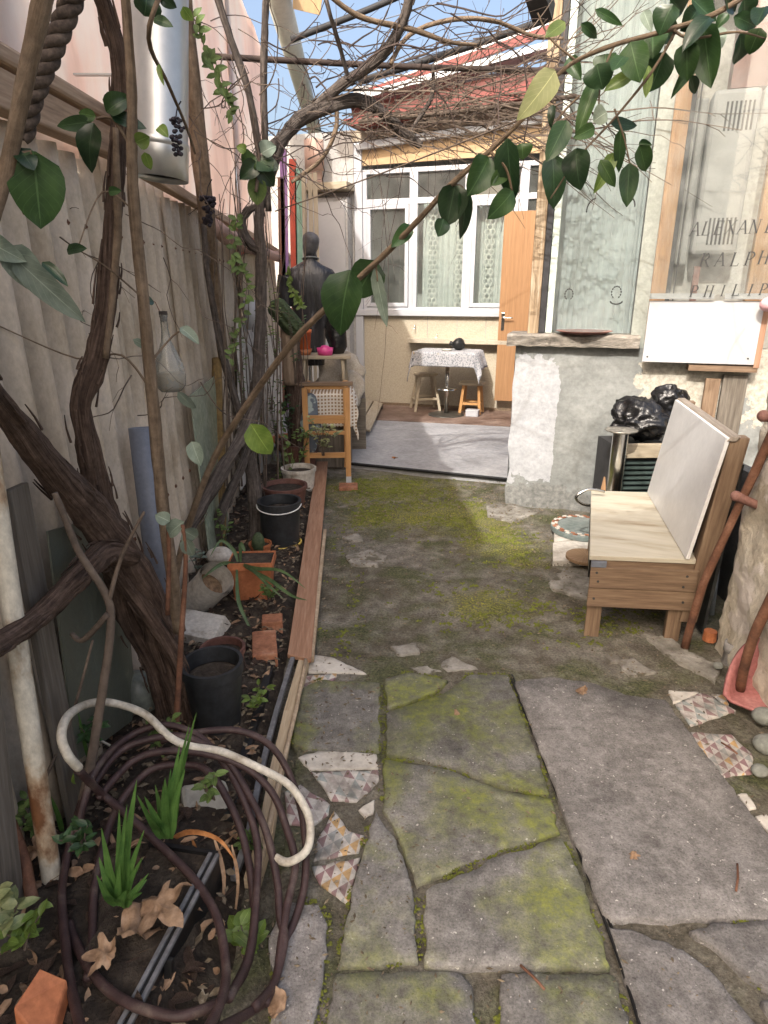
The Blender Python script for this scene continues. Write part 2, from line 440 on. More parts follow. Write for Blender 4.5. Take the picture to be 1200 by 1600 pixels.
def sheet_mat(name, c, trans=.5, gloss=.3):
    t = NT(name); m = t.coords('Object', (1, .6, .35)); n = t.noise(m, 2.2, 6, .6, .6); n2 = t.noise(m, 7, 6, .6)
    c = V(c); r = t.ramp(n, [(.28, tuple(c*.8)), (.45, tuple(c)), (.6, (c.x*1.02, c.y*1.14, c.z*1.18)), (.75, (c.x*.98, c.y*1.02, c.z*1.0))])
    t.col(r); t.set(Roughness=gloss); t.bump(n2, .55, .05)
    tr = t.n('ShaderNodeBsdfTranslucent'); t.l(r, tr, 0, 0); mx = t.n('ShaderNodeMixShader'); mx.inputs[0].default_value = trans
    t.l(t.b, mx, 0, 1); t.l(tr, mx, 0, 2); t.l(mx, t.out, 0, 'Surface'); return t.m
def plaster_mat(name, a, b, c, scale=3, bump=.5, chips=None, bs=30):
    t = NT(name); m = t.coords(); n1 = t.noise(m, scale, 10, .62, .3); n2 = t.noise(m, bs, 6, .7); n3 = t.noise(m, scale*.6, 6, .6)
    r = t.ramp(n1, [(.3, a), (.5, b), (.7, c)])
    q = t.mix(1.0, r, t.ramp(n2, [(.28, .72), (.65, 1.06)]), 'MULTIPLY')
    if chips: q = t.mix(t.ramp(n3, [(.56, 0.0), (.6, 1.0)]), q, chips)
    t.col(q); t.set(Roughness=.9); t.b.inputs['Specular IOR Level'].default_value = .2
    k = t.bump(n2, bump*.6, .008); t.bump(n1, bump, .03, prev=k); return t.m
M['ground'] = ground_mat()
M['flag_moss'] = flag_mat('mossy_flagstone', 1.05, (.88,.89,.9)); M['flag_mid'] = flag_mat('part_mossy_flagstone', .72, (.88,.89,.92)); M['flag_bare'] = flag_mat('bare_flagstone', .1, (.86,.86,.90))
M['tile_a'] = tile_mat('mosaic_tile_mauve', [(.27,.17,.17),(.30,.33,.32),(.27,.17,.17),(.42,.38,.35)], .042, .35)
M['tile_b'] = tile_mat('mosaic_tile_ochre', [(.27,.16,.16),(.5,.32,.14),(.25,.15,.16),(.3,.31,.3)], .036, 1.0)
M['tile_w'] = plaster_mat('white_tile', (.3,.27,.23), (.52,.49,.44), (.62,.59,.54), 9, .15)
M['mortar'] = plaster_mat('old_mortar', (.12,.105,.085), (.25,.235,.205), (.40,.38,.345), 9, .9, chips=(.11,.1,.075))
M['concrete'] = plaster_mat('terrace_concrete', (.25,.25,.255), (.33,.33,.34), (.4,.4,.41), 2.2, .3)
M['soil'] = rough_mat('bed_soil', [(.3,(.022,.017,.013)),(.5,(.055,.042,.032)),(.66,(.10,.08,.06)),(.8,(.17,.14,.11))], 14, .95, .9, 70, .02)
M['asbestos'] = rough_mat('weathered_corrugated_sheet', [(.25,(.25,.19,.125)),(.42,(.43,.36,.275)),(.58,(.55,.475,.39)),(.75,(.58,.48,.33))], 3.0, .92, .2, 70, .004, stretch=(1,1.2,.6), vary=.12, fine=.22)
M['pink'] = sheet_mat('pink_translucent_sheet', (.80,.67,.62), .6, .3)
M['beam'] = wood_mat('fence_cap_wood', (.2,.13,.085), (.36,.25,.17), (.5,.37,.26))
M['plank_grey'] = wood_mat('weathered_plank', (.07,.058,.045), (.14,.12,.098), (.22,.195,.165))
M['plank_red'] = wood_mat('reddish_board', (.24,.125,.075), (.34,.19,.12), (.43,.27,.18))
M['wood_orange'] = wood_mat('varnished_orange_wood', (.36,.17,.06), (.47,.25,.10), (.56,.33,.15), rough=.5)
M['wood_bench'] = wood_mat('bench_brown_wood', (.10,.065,.042), (.18,.12,.078), (.27,.195,.13))
M['wood_cream'] = wood_mat('cream_wood', (.32,.26,.18), (.40,.34,.25), (.46,.40,.31), sy=25)
M['seat_paint'] = rough_mat('worn_cream_paint', [(.3,(.26,.20,.13)),(.42,(.40,.36,.28)),(.55,(.47,.44,.36)),(.8,(.52,.49,.42))], 1.0, .6, .1, 3, stretch=(9,2,1), coord='UV', fine=.12)
M['wood_post'] = wood_mat('new_pine_post', (.34,.18,.085), (.43,.25,.13), (.5,.33,.19), sy=30)
M['door'] = wood_mat('orange_door_veneer', (.25,.135,.065), (.285,.158,.078), (.32,.185,.095), sx=1.2, sy=30, rough=.45, bump=.03)
M['fascia'] = wood_mat('ochre_fascia_board', (.42,.28,.15), (.47,.33,.19), (.5,.37,.23), sx=1.5, sy=6, bump=.1)
M['bark'] = bark_mat('vine_bark', [(.3,(.025,.017,.013)),(.46,(.085,.056,.043)),(.62,(.17,.118,.092)),(.78,(.29,.215,.175))])
M['bark_grey'] = bark_mat('grey_vine_bark', [(.3,(.035,.028,.025)),(.5,(.105,.088,.078)),(.75,(.26,.22,.195))])
M['bark_tan'] = bark_mat('young_stem_bark', [(.3,(.12,.085,.055)),(.55,(.23,.17,.12)),(.8,(.33,.26,.19))], 4, 30)
M['twig'] = rough_mat('dry_twig', [(.3,(.06,.045,.036)),(.6,(.15,.115,.09)),(.8,(.25,.2,.16))], 9, .85, .2, 50)
M['twig_dark'] = rough_mat('dark_twig', [(.3,(.025,.018,.017)),(.7,(.09,.065,.055))], 9, .85, .2, 50)
M['rope'] = rough_mat('old_brown_rope', [(.3,(.04,.03,.026)),(.6,(.11,.085,.07)),(.8,(.17,.135,.11))], 30, .95, .6, 120, .004)
M['galv'] = rough_mat('galvanised_flue', [(.3,(.42,.43,.43)),(.7,(.6,.61,.61))], 3, .36, .05, 20, metal=.75, spec=.5, fine=.1)
M['rust_white'] = rough_mat('rusty_white_paint', [(.36,(.16,.07,.03)),(.43,(.4,.3,.2)),(.5,(.6,.55,.45)),(.75,(.68,.63,.52))], 6, .6, .3, 60, stretch=(1,1,.6))
M['rust'] = rough_mat('brown_rust', [(.3,(.07,.035,.025)),(.5,(.16,.075,.045)),(.75,(.28,.15,.1))], 9, .85, .5, 90, .003)
M['rust_pink'] = rough_mat('faded_red_handle', [(.3,(.16,.075,.06)),(.7,(.34,.19,.16))], 9, .7, .3, 90, .003)
M['scoop'] = rough_mat('faded_red_scoop', [(.3,(.25,.085,.08)),(.55,(.4,.16,.15)),(.75,(.5,.26,.24))], 7, .6, .25, 60, .003)
M['pvc_grey'] = plain('grey_pvc', (.14,.155,.19), .45, var=.2, nscale=6)
M['pvc_white'] = rough_mat('dirty_white_pvc', [(.3,(.2,.15,.1)),(.45,(.5,.46,.4)),(.7,(.66,.63,.57))], 7, .45, .1, 60)
M['pvc_pale'] = rough_mat('dusty_grey_pvc', [(.3,(.18,.17,.165)),(.7,(.34,.33,.32))], 9, .75, .2, 60)
M['clay'] = rough_mat('terracotta_plastic', [(.3,(.3,.1,.045)),(.6,(.46,.17,.075)),(.8,(.5,.24,.13))], 9, .6, .1, 60, vary=.1)
M['clay_dark'] = rough_mat('brown_plastic_pot', [(.3,(.1,.045,.035)),(.7,(.2,.1,.08))], 9, .6, .1, 60)
M['brick'] = rough_mat('old_brick', [(.3,(.16,.07,.04)),(.55,(.32,.14,.08)),(.75,(.42,.25,.17))], 12, .92, .6, 80, .005, vary=.15)
M['black_pot'] = plain('black_pot_plastic', (.02,.022,.025), .5, var=.4, nscale=15)
M['black'] = rough_mat('black_plastic', [(.3,(.008,.008,.009)),(.7,(.022,.022,.022))], 12, .45, .15, 60)
M['rim'] = rough_mat('grey_metal_rim', [(.3,(.12,.12,.125)),(.7,(.26,.26,.27))], 14, .5, .1, 60, metal=.3)
M['hose'] = rough_mat('brown_rubber_hose', [(.3,(.028,.014,.014)),(.55,(.06,.034,.033)),(.66,(.10,.072,.062)),(.8,(.17,.135,.11))], 16, .55, .6, 260, .002, spec=.4)
M['hose_w'] = rough_mat('white_hose', [(.3,(.26,.21,.15)),(.42,(.5,.45,.37)),(.6,(.66,.62,.53))], 14, .5, .05, 60)
M['cable'] = rough_mat('cream_hose', [(.3,(.3,.22,.14)),(.7,(.5,.4,.29))], 9, .6, .2, 60)
M['leaf'] = leaf_mat('glossy_evergreen_leaf', (.022,.055,.018), (.05,.105,.03))
M['leaf_b'] = leaf_mat('lighter_evergreen_leaf', (.035,.08,.022), (.085,.15,.045), trans=.4)
M['leaf_c'] = leaf_mat('dark_evergreen_leaf', (.012,.032,.014), (.03,.065,.024), gloss=.3, trans=.2)
M['leaf_yellow'] = leaf_mat('yellow_green_leaf', (.10,.17,.03), (.2,.28,.06), trans=.45)  # yellower and paler green than the evergreen leaves
M['leaf_pale'] = leaf_mat('pale_yellow_leaf', (.35,.38,.16), (.5,.5,.25), trans=.45)
M['leaf_grey'] = leaf_mat('grey_green_leaf', (.13,.17,.13), (.24,.29,.23), gloss=.7)
M['iris'] = leaf_mat('iris_blade', (.05,.13,.03), (.13,.25,.06), gloss=.45, trans=.35, vein=.25, vary=.2)
M['strap'] = leaf_mat('strap_leaf', (.06,.11,.045), (.13,.2,.085), gloss=.45, trans=.3, vein=.3, vary=.2)
M['dry'] = rough_mat('dry_tan_leaf', [(.3,(.16,.09,.05)),(.5,(.31,.2,.125)),(.75,(.44,.31,.21))], 26, .85, .4, 60, .004, vary=.25)
M['dry_orange'] = rough_mat('dry_orange_leaf', [(.3,(.25,.09,.03)),(.6,(.42,.19,.07)),(.8,(.5,.28,.13))], 18, .8, .4, 60, .004, vary=.25)
M['varieg'] = leaf_mat('variegated_leaf', (.10,.15,.06), (.42,.42,.2), vein=.1)
M['small_leaf'] = leaf_mat('small_climber_leaf', (.07,.12,.03), (.15,.22,.06), gloss=.6)
M['litter'] = rough_mat('litter_crumbs', [(.3,(.06,.045,.03)),(.6,(.2,.16,.11)),(.8,(.4,.36,.3))], 40, .9, .2, 80)
M['grape'] = rough_mat('dried_grape', [(.3,(.01,.008,.012)),(.7,(.035,.028,.04))], 40, .6, .4, 120, .003)
M['glass'] = glass_mat('window_glass', (.92,.95,.93), .6, .05); M['glass_green'] = glass_mat('greenish_glass', (.95,.975,.97), .8, .05)
M['glass_sheet'] = glass_mat('loose_glass_sheet', (.95,.96,.95), .5, .08); M['glass_jar'] = glass_mat('bottle_glass', (.9,.89,.84), .55, .3)
M['liquid'] = plain('cloudy_liquid', (.42,.36,.25), .3, var=.1)
M['upvc'] = plain('white_upvc', (.42,.43,.46), .4, var=.03)
M['white_wall'] = plaster_mat('white_wall', (.36,.35,.34), (.42,.41,.4), (.46,.45,.44), 2, .2)
M['cream_wall'] = plaster_mat('cream_wall_panel', (.44,.39,.305), (.455,.405,.32), (.47,.42,.335), 1.2, .04, bs=60)
M['inside'] = plain('room_inside', (.5,.5,.49), .9, var=.2, nscale=2)
M['lace'] = plain('lace', (.75,.75,.73), .9, var=.05)
M['curtain'] = plain('sheer_curtain', (.55,.58,.575), .9, var=.02)
M['red_roof'] = plain('red_roof_metal', (.17,.024,.018), .5, var=.15, nscale=5); M['red_dark'] = plain('dark_red_board', (.12,.024,.018), .6, var=.2)
M['strip_white'] = plain('white_metal_strip', (.6,.64,.68), .5, var=.1)
M['grey_plaster'] = plaster_mat('grey_render', (.24,.235,.21), (.33,.325,.30), (.42,.41,.375), 2.5, .5)
M['rough_wall'] = plaster_mat('rough_cream_plaster', (.38,.33,.25), (.55,.5,.41), (.66,.62,.54), 5, 1.0, chips=(.62,.57,.52))
M['sill'] = rough_mat('broken_stone_sill', [(.3,(.12,.11,.095)),(.55,(.32,.29,.25)),(.75,(.5,.47,.42))], 9, .9, .8, 40, .015, stretch=(1,1,4))
M['heater'] = plain('grey_enamel', (.36,.36,.355), .4, var=.06)
M['dark_void'] = plain('dark_paint', (.03,.03,.033), .7, var=.3)
M['white_panel'] = rough_mat('white_laminate', [(.3,(.40,.40,.415)),(.7,(.45,.45,.46))], 3, .38, .02, 30, fine=.05)
M['white_sunlit'] = rough_mat('sunlit_bench_laminate', [(.3,(.6,.6,.6)),(.7,(.7,.7,.7))], 4, .35, .03, 30, fine=.08)  # the panel's white made paler, standing in for sun on the bench back
M['moss'] = rough_mat('moss_tufts', [(.3,(.07,.08,.015)),(.6,(.16,.175,.03)),(.8,(.27,.26,.05))], 14, .95, .0, 80, vary=.1)
M['bag'] = rough_mat('black_bin_bag', [(.3,(.005,.005,.006)),(.7,(.013,.013,.014))], 8, .24, .35, 26, .02, spec=.55)
M['chrome'] = rough_mat('dull_chrome', [(.3,(.45,.44,.42)),(.7,(.68,.67,.64))], 6, .22, .03, 40, metal=1.0, fine=.1)
M['mann'] = rough_mat('mannequin_black', [(.35,(.012,.012,.014)),(.6,(.035,.035,.04)),(.72,(.2,.2,.22))], 7, .25, .5, 16, .02, stretch=(2,2,.35), spec=.6)
M['mann_head'] = rough_mat('mannequin_head_grey', [(.3,(.04,.04,.045)),(.7,(.13,.13,.14))], 12, .5, .4, 40, .006)
M['sack'] = rough_mat('beige_cloth', [(.3,(.36,.31,.25)),(.7,(.52,.47,.4))], 8, .95, .3, 60, .01)
M['cactus'] = rough_mat('cactus_skin', [(.3,(.025,.04,.02)),(.7,(.08,.11,.05))], 20, .7, .3, 80)
M['print'] = plain('black_print', (.03,.03,.03), .6, var=.2)
M['pinkplastic'] = plain('bright_pink_plastic', (.62,.06,.25), .4)
M['boulder'] = rough_mat('grey_stone', [(.3,(.15,.16,.14)),(.7,(.36,.37,.34))], 9, .9, .6, 40, .01)
M['ochre_house'] = plain('ochre_house_wall', (.62,.42,.18), .9)
def check_cloth():
    t = NT('brown_checked_cloth'); m = t.coords('Object', (1, 1, 1)); sp = t.n('ShaderNodeSeparateXYZ'); t.l(m, sp)
    def st(i, sc_):
        k = t.n('ShaderNodeMath'); k.operation = 'MULTIPLY'; t.t.links.new(sp.outputs[i], k.inputs[0]); k.inputs[1].default_value = sc_
        return t.math('LESS_THAN', t.math('FRACT', t.math('ADD', k, 50.0)), .55)
    a = t.math('MULTIPLY', st(0, 32), st(2, 32)); t.col(t.mix(a, (.62,.58,.52), (.26,.17,.1))); t.set(Roughness=.95); return t.m
M['check'] = check_cloth()
def print_cloth(name, a, b, scale):
    t = NT(name); m = t.coords(); n = t.noise(m, scale, 4, .6); t.col(t.ramp(n, [(.5, a), (.56, b)])); t.set(Roughness=.9); return t.m
M['floral'] = print_cloth('grey_print_tablecloth', (.38,.38,.40), (.18,.19,.21), 60)

# ================================================================== THE SETTING
def axis_list(lo, d0, d1, hi, step, far):
    a = [lo, lo/3+d0*2/3]; x = d0
    while x < d1: a.append(x); x += step
    a += [d1, d1+(hi-d1)*.2, hi]
    return sorted(set(round(q, 4) for q in a))
def ground():
    xs = axis_list(-60, -1.6, 2.2, 60, .035, 1); ys = axis_list(-40, .5, 6.2, 80, .035, 1)
    m = MB(); nx = len(xs)
    for y in ys:
        for x in xs:
            z = -.014
            if -1.6 <= x <= 2.2 and .5 <= y <= 6.2:
                z += .012*noise.noise(V((x*2.2, y*2.2, 0))) + .007*noise.noise(V((x*9, y*9, 3)))
                if y < 2.35 and x > -.25: z = min(z, -.012) - .012
                if y > 5.2: z = min(z, .005)
            else: z = -.02
            m.v.append(V((x, y, z)))
    for j in range(len(ys)-1):
        for i in range(nx-1):
            a = j*nx+i; m.f.append([a, a+1, a+nx+1, a+nx]); m.uv.append([(0,0)]*4)
    return obj('ground', m, M['ground'], smooth=True, kind='structure')
GROUND = ground()
# paving: flagstones and tile pieces pressed into the ground
def irregular(poly, k, amp):
    out = []; n = len(poly)
    for i in range(n):
        a, b = V(poly[i]), V(poly[(i+1) % n]); d = b-a; nrm = V((d.y, -d.x, 0)); L = d.length
        if L < 1e-6: continue
        nrm.normalize(); c = max(2, min(k, int(L/.018)))
        for j in range(c):
            t = j/c; p = a+d*t
            if j: p = p + nrm*amp*(noise.noise(p*22)+.6*noise.noise(p*70))
            out.append((p.x, p.y))
    return out
def stone(name, px, mat, parent, top=.012, bottom=-.04, amp=.009, bevel=.006, shrink=-.006, dome=.004):
    poly = [gd(x, y, top) for x, y in px]
    c = sum(poly, V((0,0,0)))/len(poly)
    poly = [c+(p-c)*(1-shrink) for p in poly]
    ar = sum(poly[i].x*poly[(i+1) % len(poly)].y-poly[(i+1) % len(poly)].x*poly[i].y for i in range(len(poly)))
    if ar < 0: poly.reverse()
    pl = irregular([tuple(p) for p in poly], 18, amp)
    n = len(pl); m = MB(); cc = V((sum(p[0] for p in pl)/n, sum(p[1] for p in pl)/n, 0))
    rings = [(1.0, bottom), (1.0, top-bevel), (1-bevel*.9/max(.05, (V((pl[0][0],pl[0][1],0))-cc).length), top)]
    vs = []
    for sc_, z in rings:
        for p in pl: q = cc+(V((p[0],p[1],0))-cc)*sc_; vs.append(V((q.x, q.y, z)))
    for sc_ in (.75, .5, .25):
        for p in pl:
            q = cc+(V((p[0],p[1],0))-cc)*sc_; vs.append(V((q.x, q.y, top+dome*noise.noise(q*5)*(1.2-sc_))))
    vs.append(V((cc.x, cc.y, top)))
    fs = []
    for r in range(5):
        for i in range(n): fs.append((r*n+i, r*n+(i+1) % n, (r+1)*n+(i+1) % n, (r+1)*n+i))
    for i in range(n): fs.append((5*n+i, 5*n+(i+1) % n, 6*n))
    m.add(vs, fs)
    o = obj(name, m, mat, parent, smooth=True)
    return o
path = MB(); path.prism([(-.24,.55),(1.9,.55),(1.62,1.9),(1.36,2.34),(-.22,2.62)], -.06, -.004)
PATH = obj('path', path, M['ground'], kind='structure')
FL = [
 ([(470,1075),(498,1062),(593,1066),(592,1172),(535,1172),(475,1168),(455,1158),(462,1105)], 'flag_moss'),
 ([(601,1060),(640,1050),(700,1062),(678,1082),(605,1106)], 'flag_moss'),
 ([(604,1113),(690,1084),(735,1054),(793,1054),(825,1142),(857,1238),(785,1225),(700,1195),(604,1176)], 'flag_moss'),
 ([(601,1186),(700,1202),(785,1235),(861,1247),(874,1300),(775,1330),(652,1382),(640,1350),(622,1305),(598,1264)], 'flag_moss'),
 ([(588,1266),(615,1305),(633,1350),(645,1395),(653,1500),(585,1507),(528,1508),(540,1440),(567,1330)], 'flag_mid'),
 ([(666,1390),(780,1338),(878,1308),(905,1365),(953,1508),(870,1511),(790,1505),(730,1511),(664,1503)], 'flag_mid'),
 ([(524,1519),(620,1517),(720,1519),(738,1540),(746,1600),(753,1680),(495,1680),(513,1600)], 'flag_mid'),
 ([(784,1521),(870,1520),(958,1522),(983,1600),(1008,1690),(778,1690)], 'flag_mid'),
 ([(805,1064),(860,1057),(925,1066),(985,1086),(1040,1093),(1075,1140),(1125,1207),(1205,1308),(1290,1428),(1100,1431),(955,1436),(942,1424),(890,1290)], 'flag_bare'),
 ([(950,1446),(985,1450),(1068,1482),(1108,1512),(1160,1572),(1205,1624),(1240,1710),(1042,1710),(1002,1600)], 'flag_bare'),
 ([(1078,1453),(1110,1441),(1300,1437),(1380,1550),(1200,1545),(1170,1528),(1112,1474)], 'flag_bare'),
 ([(1190,1562),(1400,1562),(1450,1700),(1280,1700)], 'flag_bare'),
 ([(445,1405),(498,1412),(512,1442),(507,1500),(490,1600),(478,1690),(415,1690),(428,1560),(420,1460)], 'flag_bare'),
]
for k, (px, mt) in enumerate(FL):
    stone('flagstone', px, M[mt], PATH, top=.012+.004*((k*7) % 3), bottom=-.035)
TL = [
 ([(484,1021),(522,1028),(572,1052),(482,1050)], 'tile_w'), ([(476,1056),(526,1052),(514,1081),(470,1081)], 'tile_b'),
 ([(466,1183),(510,1170),(588,1178),(591,1200),(485,1203)], 'tile_w'), ([(486,1206),(591,1203),(592,1217),(580,1233),(557,1251),(517,1249),(500,1222)], 'tile_a'),
 ([(445,1236),(470,1225),(515,1256),(513,1271),(486,1291),(450,1286)], 'tile_a'), ([(522,1266),(545,1298),(569,1305),(560,1331),(490,1344),(497,1310)], 'tile_b'),
 ([(487,1353),(563,1339),(543,1411),(500,1381)], 'tile_b'), ([(560,1266),(585,1249),(583,1270),(570,1276)], 'tile_w'),
 ([(1045,1078),(1092,1081),(1072,1094),(1052,1098)], 'tile_w'), ([(1056,1099),(1094,1082),(1110,1086),(1150,1110),(1080,1133)], 'tile_a'),
 ([(1080,1143),(1143,1147),(1174,1176),(1179,1206),(1130,1213),(1100,1181)], 'tile_b'), ([(1112,1084),(1136,1085),(1139,1100),(1120,1096)], 'tile_b'),
 ([(1152,1241),(1166,1239),(1182,1262),(1170,1264)], 'tile_w'), ([(1180,1275),(1198,1272),(1215,1300),(1205,1304)], 'tile_w'),
]
for px, mt in TL: stone('tile_fragment', px, M[mt], PATH, top=.004, bottom=-.03, amp=.006, bevel=.003, dome=0)
MO = [[(860,908),(880,888),(926,905),(921,937),(886,926),(862,919)], [(963,1031),(990,1027),(1026,1050),(985,1056)], [(610,1010),(650,1004),(656,1020),(622,1023)],
      [(690,1036),(705,1022),(747,1045),(700,1049)], [(540,868),(580,858),(605,868),(590,883),(548,882)], [(1003,990),(1040,993),(1085,1020),(1125,1040),(1118,1062),(1060,1035)],
      [(640,1042),(668,1040),(690,1048),(660,1053)], [(948,1022),(962,1020),(966,1034),(953,1036)], [(870,850),(905,845),(925,860),(925,880),(866,882)],
      [(535,838),(560,833),(568,842),(545,846)], [(760,790),(800,786),(840,800),(800,815),(762,806)]]
for px in MO: stone('mortar_patch', px, M['mortar'], GROUND, top=.001, bottom=-.03, amp=.02, bevel=.003, dome=.006)
# terrace in front of the far house
F0 = gd(548,722,.05); F1 = gd(800,747,.05); B0 = gd(590,632,.05); B1 = gd(797,643,.05)
wu = (B1-B0).normalized(); WF = Wall(B0, wu)
FL_, FR_ = F0-(F1-F0)*.55, F1+(F1-F0)*.9
m = MB(); m.prism([tuple(FL_)[:2], tuple(FR_)[:2], tuple(WF.pt(3.2,0,-.3))[:2], tuple(WF.pt(-2.0,0,-.3))[:2]], -.05, .05)
TERR = obj('terrace', m, M['concrete'], kind='structure', bevel=.006)
m = MB(); m.tube([F0-(F1-F0)*.02+V((0,-.012,-.012)), F0*.6+F1*.4+V((0,-.016,-.012)), F1+(F1-F0)*.05+V((0,-.014,-.012))], .016, 6, 4)
single('edge_hose', m, M['black'], 'black rubber strip along the front edge of the grey concrete terrace', 'edging')
m = MB(); q0, q1 = gd(600,657,.05), gd(800,667,.05); d_ = (q1-q0)
m.prism([tuple(q0-d_*.6)[:2], tuple(q1+d_*.8)[:2], tuple(WF.pt(3.0,0,.005))[:2], tuple(WF.pt(-1.0,0,.005))[:2]], .046, .056)
obj('tiled_strip', m, rough_mat('brown_floor_tiles', [(.3,(.12,.075,.055)),(.5,(.2,.135,.105)),(.7,(.3,.23,.19))], 3.5, .7, .1, 40), kind='structure')
# planting bed
def bed():
    xs = [-1.05+.025*i for i in range(31)]; ys = [.45+.045*j for j in range(122)]; m = MB()
    for y in ys:
        for x in xs:
            e = max(0, min(1, (-.31-x)/.1)); z = -.03+e*(.085 + .085*max(0, min(1, (1.62-y)/.2))*max(0, min(1, (-.40-x)/.08)) + .035*noise.noise(V((x*5,y*5,1))) + .018*noise.noise(V((x*17,y*17,2))))
            m.v.append(V((x,y,z)))
    n = len(xs)
    for j in range(len(ys)-1):
        for i in range(n-1): a = j*n+i; m.f.append([a,a+1,a+n+1,a+n]); m.uv.append([(0,0)]*4)
    return obj('soil', m, M['soil'], smooth=True, kind='structure')
bed()

# ================================================================== LEFT SIDE
# corrugated fence
FX = -.97
fence = thing('corrugated_fence', (FX, 3.5, 0), 'weathered beige corrugated sheet fence along the left side of the yard', 'fence')
def corr_sheet(y0, y1, z0, z1, xo, lean):
    m = MB(); n = int((y1-y0)/.0125); rows = 12
    for r in range(rows+1):
        z = z0+(z1-z0)*r/rows
        for i in range(n+1):
            y = y0+(y1-y0)*i/n
            x = FX+xo - lean*z + .034*math.sin((y)*2*math.pi/.155) + .008*noise.noise(V((y*2,z*2,xo*50)))
            zz = z + (.02*noise.noise(V((y*4, xo*90, 0))) if r in (0, rows) else 0)
            m.v.append(V((x, y+z*.03, zz)))
    for r in range(rows):
        for i in range(n): a = r*(n+1)+i; m.f.append([a,a+1,a+n+2,a+n+1]); m.uv.append([(0,0)]*4)
    return m
for k, (y0, y1, z1) in enumerate([(.2,1.62,2.0),(1.55,2.72,2.06),(2.66,3.78,2.12),(3.72,4.85,2.08),(4.8,5.95,2.05),(5.9,7.05,2.06),(7.0,8.9,2.05)]):
    obj('corrugated_sheet', corr_sheet(y0, y1, -.02, z1, .03*(k % 2), .03), M['asbestos'], fence, smooth=True, solid=.007)
for k in range(36):
    for z_ in (.62, 1.82):
        y_ = .155*(6.25+k); y_ += z_*.03
        if y_ > 6.4: continue
        c_ = V((FX+.03*((sum(y_ > q for q in (1.6,2.69,3.75,4.82,5.92))) % 2)-.03*z_+.037, y_, z_)); m = MB(); m.lathe(c_, [(.011,-.004),(.011,.001),(.004,.002),(.003,.006),(.001,.006)], 8, (1,0,0)); obj('nail', m, M['rust'], fence)
m = MB(); m.beam((FX+.03,.2,2.02),(FX+.03,3.2,2.16),.07,.1); obj('cap_beam', m, M['beam'], fence, bevel=.006)
m = MB(); m.beam((FX+.055,.2,2.10),(FX+.055,3.2,2.245),.05,.05); obj('cap_moulding', m, M['beam'], fence, bevel=.012)
m = MB(); m.beam((FX+.02,3.2,2.12),(FX+.02,8.8,2.08),.06,.05); obj('cap_beam', m, M['beam'], fence, bevel=.006)
for i, y in enumerate((2.66, 4.83, 7.0)):
    m = MB(); m.beam((FX-.09,y,-.05),(FX-.09,y,2.0),.07,.07,(0,1,0)); obj('fence_post', m, M['plank_grey'], fence)
# pink translucent sheeting above the fence
pk = thing('pink_sheet_wall', (FX-.08, 4, 2.1), 'pale pink translucent sheeting rising above the corrugated fence', 'sheeting')
def pink_panel(y0, y1, z0, z1, xo):
    m = MB(); n = 26; rows = 20
    for r in range(rows+1):
        for i in range(n+1):
            y = y0+(y1-y0)*i/n; z = z0+(z1-z0)*r/rows
            m.v.append(V((FX-.07+xo+.03*noise.noise(V((y*1.5,z*.7,xo*9)))+.012*noise.noise(V((y*5+z*2,z*1.2,4))), y, z)))
    for r in range(rows):
        for i in range(n): a = r*(n+1)+i; m.f.append([a,a+1,a+n+2,a+n+1]); m.uv.append([(0,0)]*4)
    return m
for k, (y0, y1) in enumerate([(.2,2.35),(2.3,4.5),(4.45,6.6),(6.55,9.2)]):
    obj('sheet_panel', pink_panel(y0, y1, 2.06, 3.4 if y0 < 4 else 4.3, .012*(k % 2)), M['pink'], pk, smooth=True, solid=.004)
for y in (2.33, 4.48, 6.58):
    m = MB(); m.beam((FX-.11,y,2.0),(FX-.11,y,3.38 if y < 4 else 4.28),.05,.05,(0,1,0)); obj('batten', m, M['beam'], pk)
m = MB(); m.tube([ax(330,352,-.9), ax(375,380,-.9), ax(420,398,-.92), ax(447,402,-.93)], [.06,.05,.06,.07], 10, 4, lump=.5, seed=3); single('rolled_sheet', m, plain('dusty_pink_cloth', (.42,.28,.24), .9), 'rolled dusty pink cloth lying on top of the fence', 'cloth', smooth=True)
# gutter of the neighbour's eave
g0, g1 = ax(420,-60,-.78), ax(492,205,-.72)
m = MB(); m.tube([g0, g1], .14, 16, 1, cap=True); gt = single('eave_gutter', m, plain('pale_gutter_metal', (.5,.5,.45), .5, var=.1), 'wide pale gutter running along the eave high on the left', 'gutter', smooth=True)
m = MB(); m.quadslab([at(452,-70,8.2), at(512,-70,8.2), at(500,24,8.3), at(458,14,8.3)], (0,.05,.02)); single('eave_board', m, M['fascia'], 'ochre boarded eave end at the top beside the gutter', 'eave', bevel=.004)
# flue pipe
fo = ax(252, 280, -.72); fl = thing('flue_pipe', (fo.x, fo.y, fo.z), 'shiny galvanised metal flue hanging open-ended above the fence', 'flue')
fr = 41*pxm(252, 280, fo.y)
ft = at(249, -60, fo.y+.02); axd = (ft-fo)
m = MB(); m.lathe(fo, [(fr*.93, .02),(fr*.93,0),(fr,0),(fr,.11),(fr*.985,.115),(fr*.985,axd.length)], 32, axd); obj('pipe', m, M['galv'], fl, smooth=True)
m = MB(); m.lathe(fo, [(fr*1.0,.105),(fr*1.035,.112),(fr*1.035,.124),(fr,.13)], 32, axd); obj('bead', m, M['galv'], fl, smooth=True)
m = MB(); m.lathe(fo, [(fr*.9,.04),(fr*.9,axd.length*.9)], 24, axd); obj('bore', m, M['dark_void'], fl)
m = MB(); m.beam(fo+axd*.5, (FX-.03, fo.y+.02, (fo+axd*.5).z), .02, .006); obj('bracket', m, M['galv'], fl)
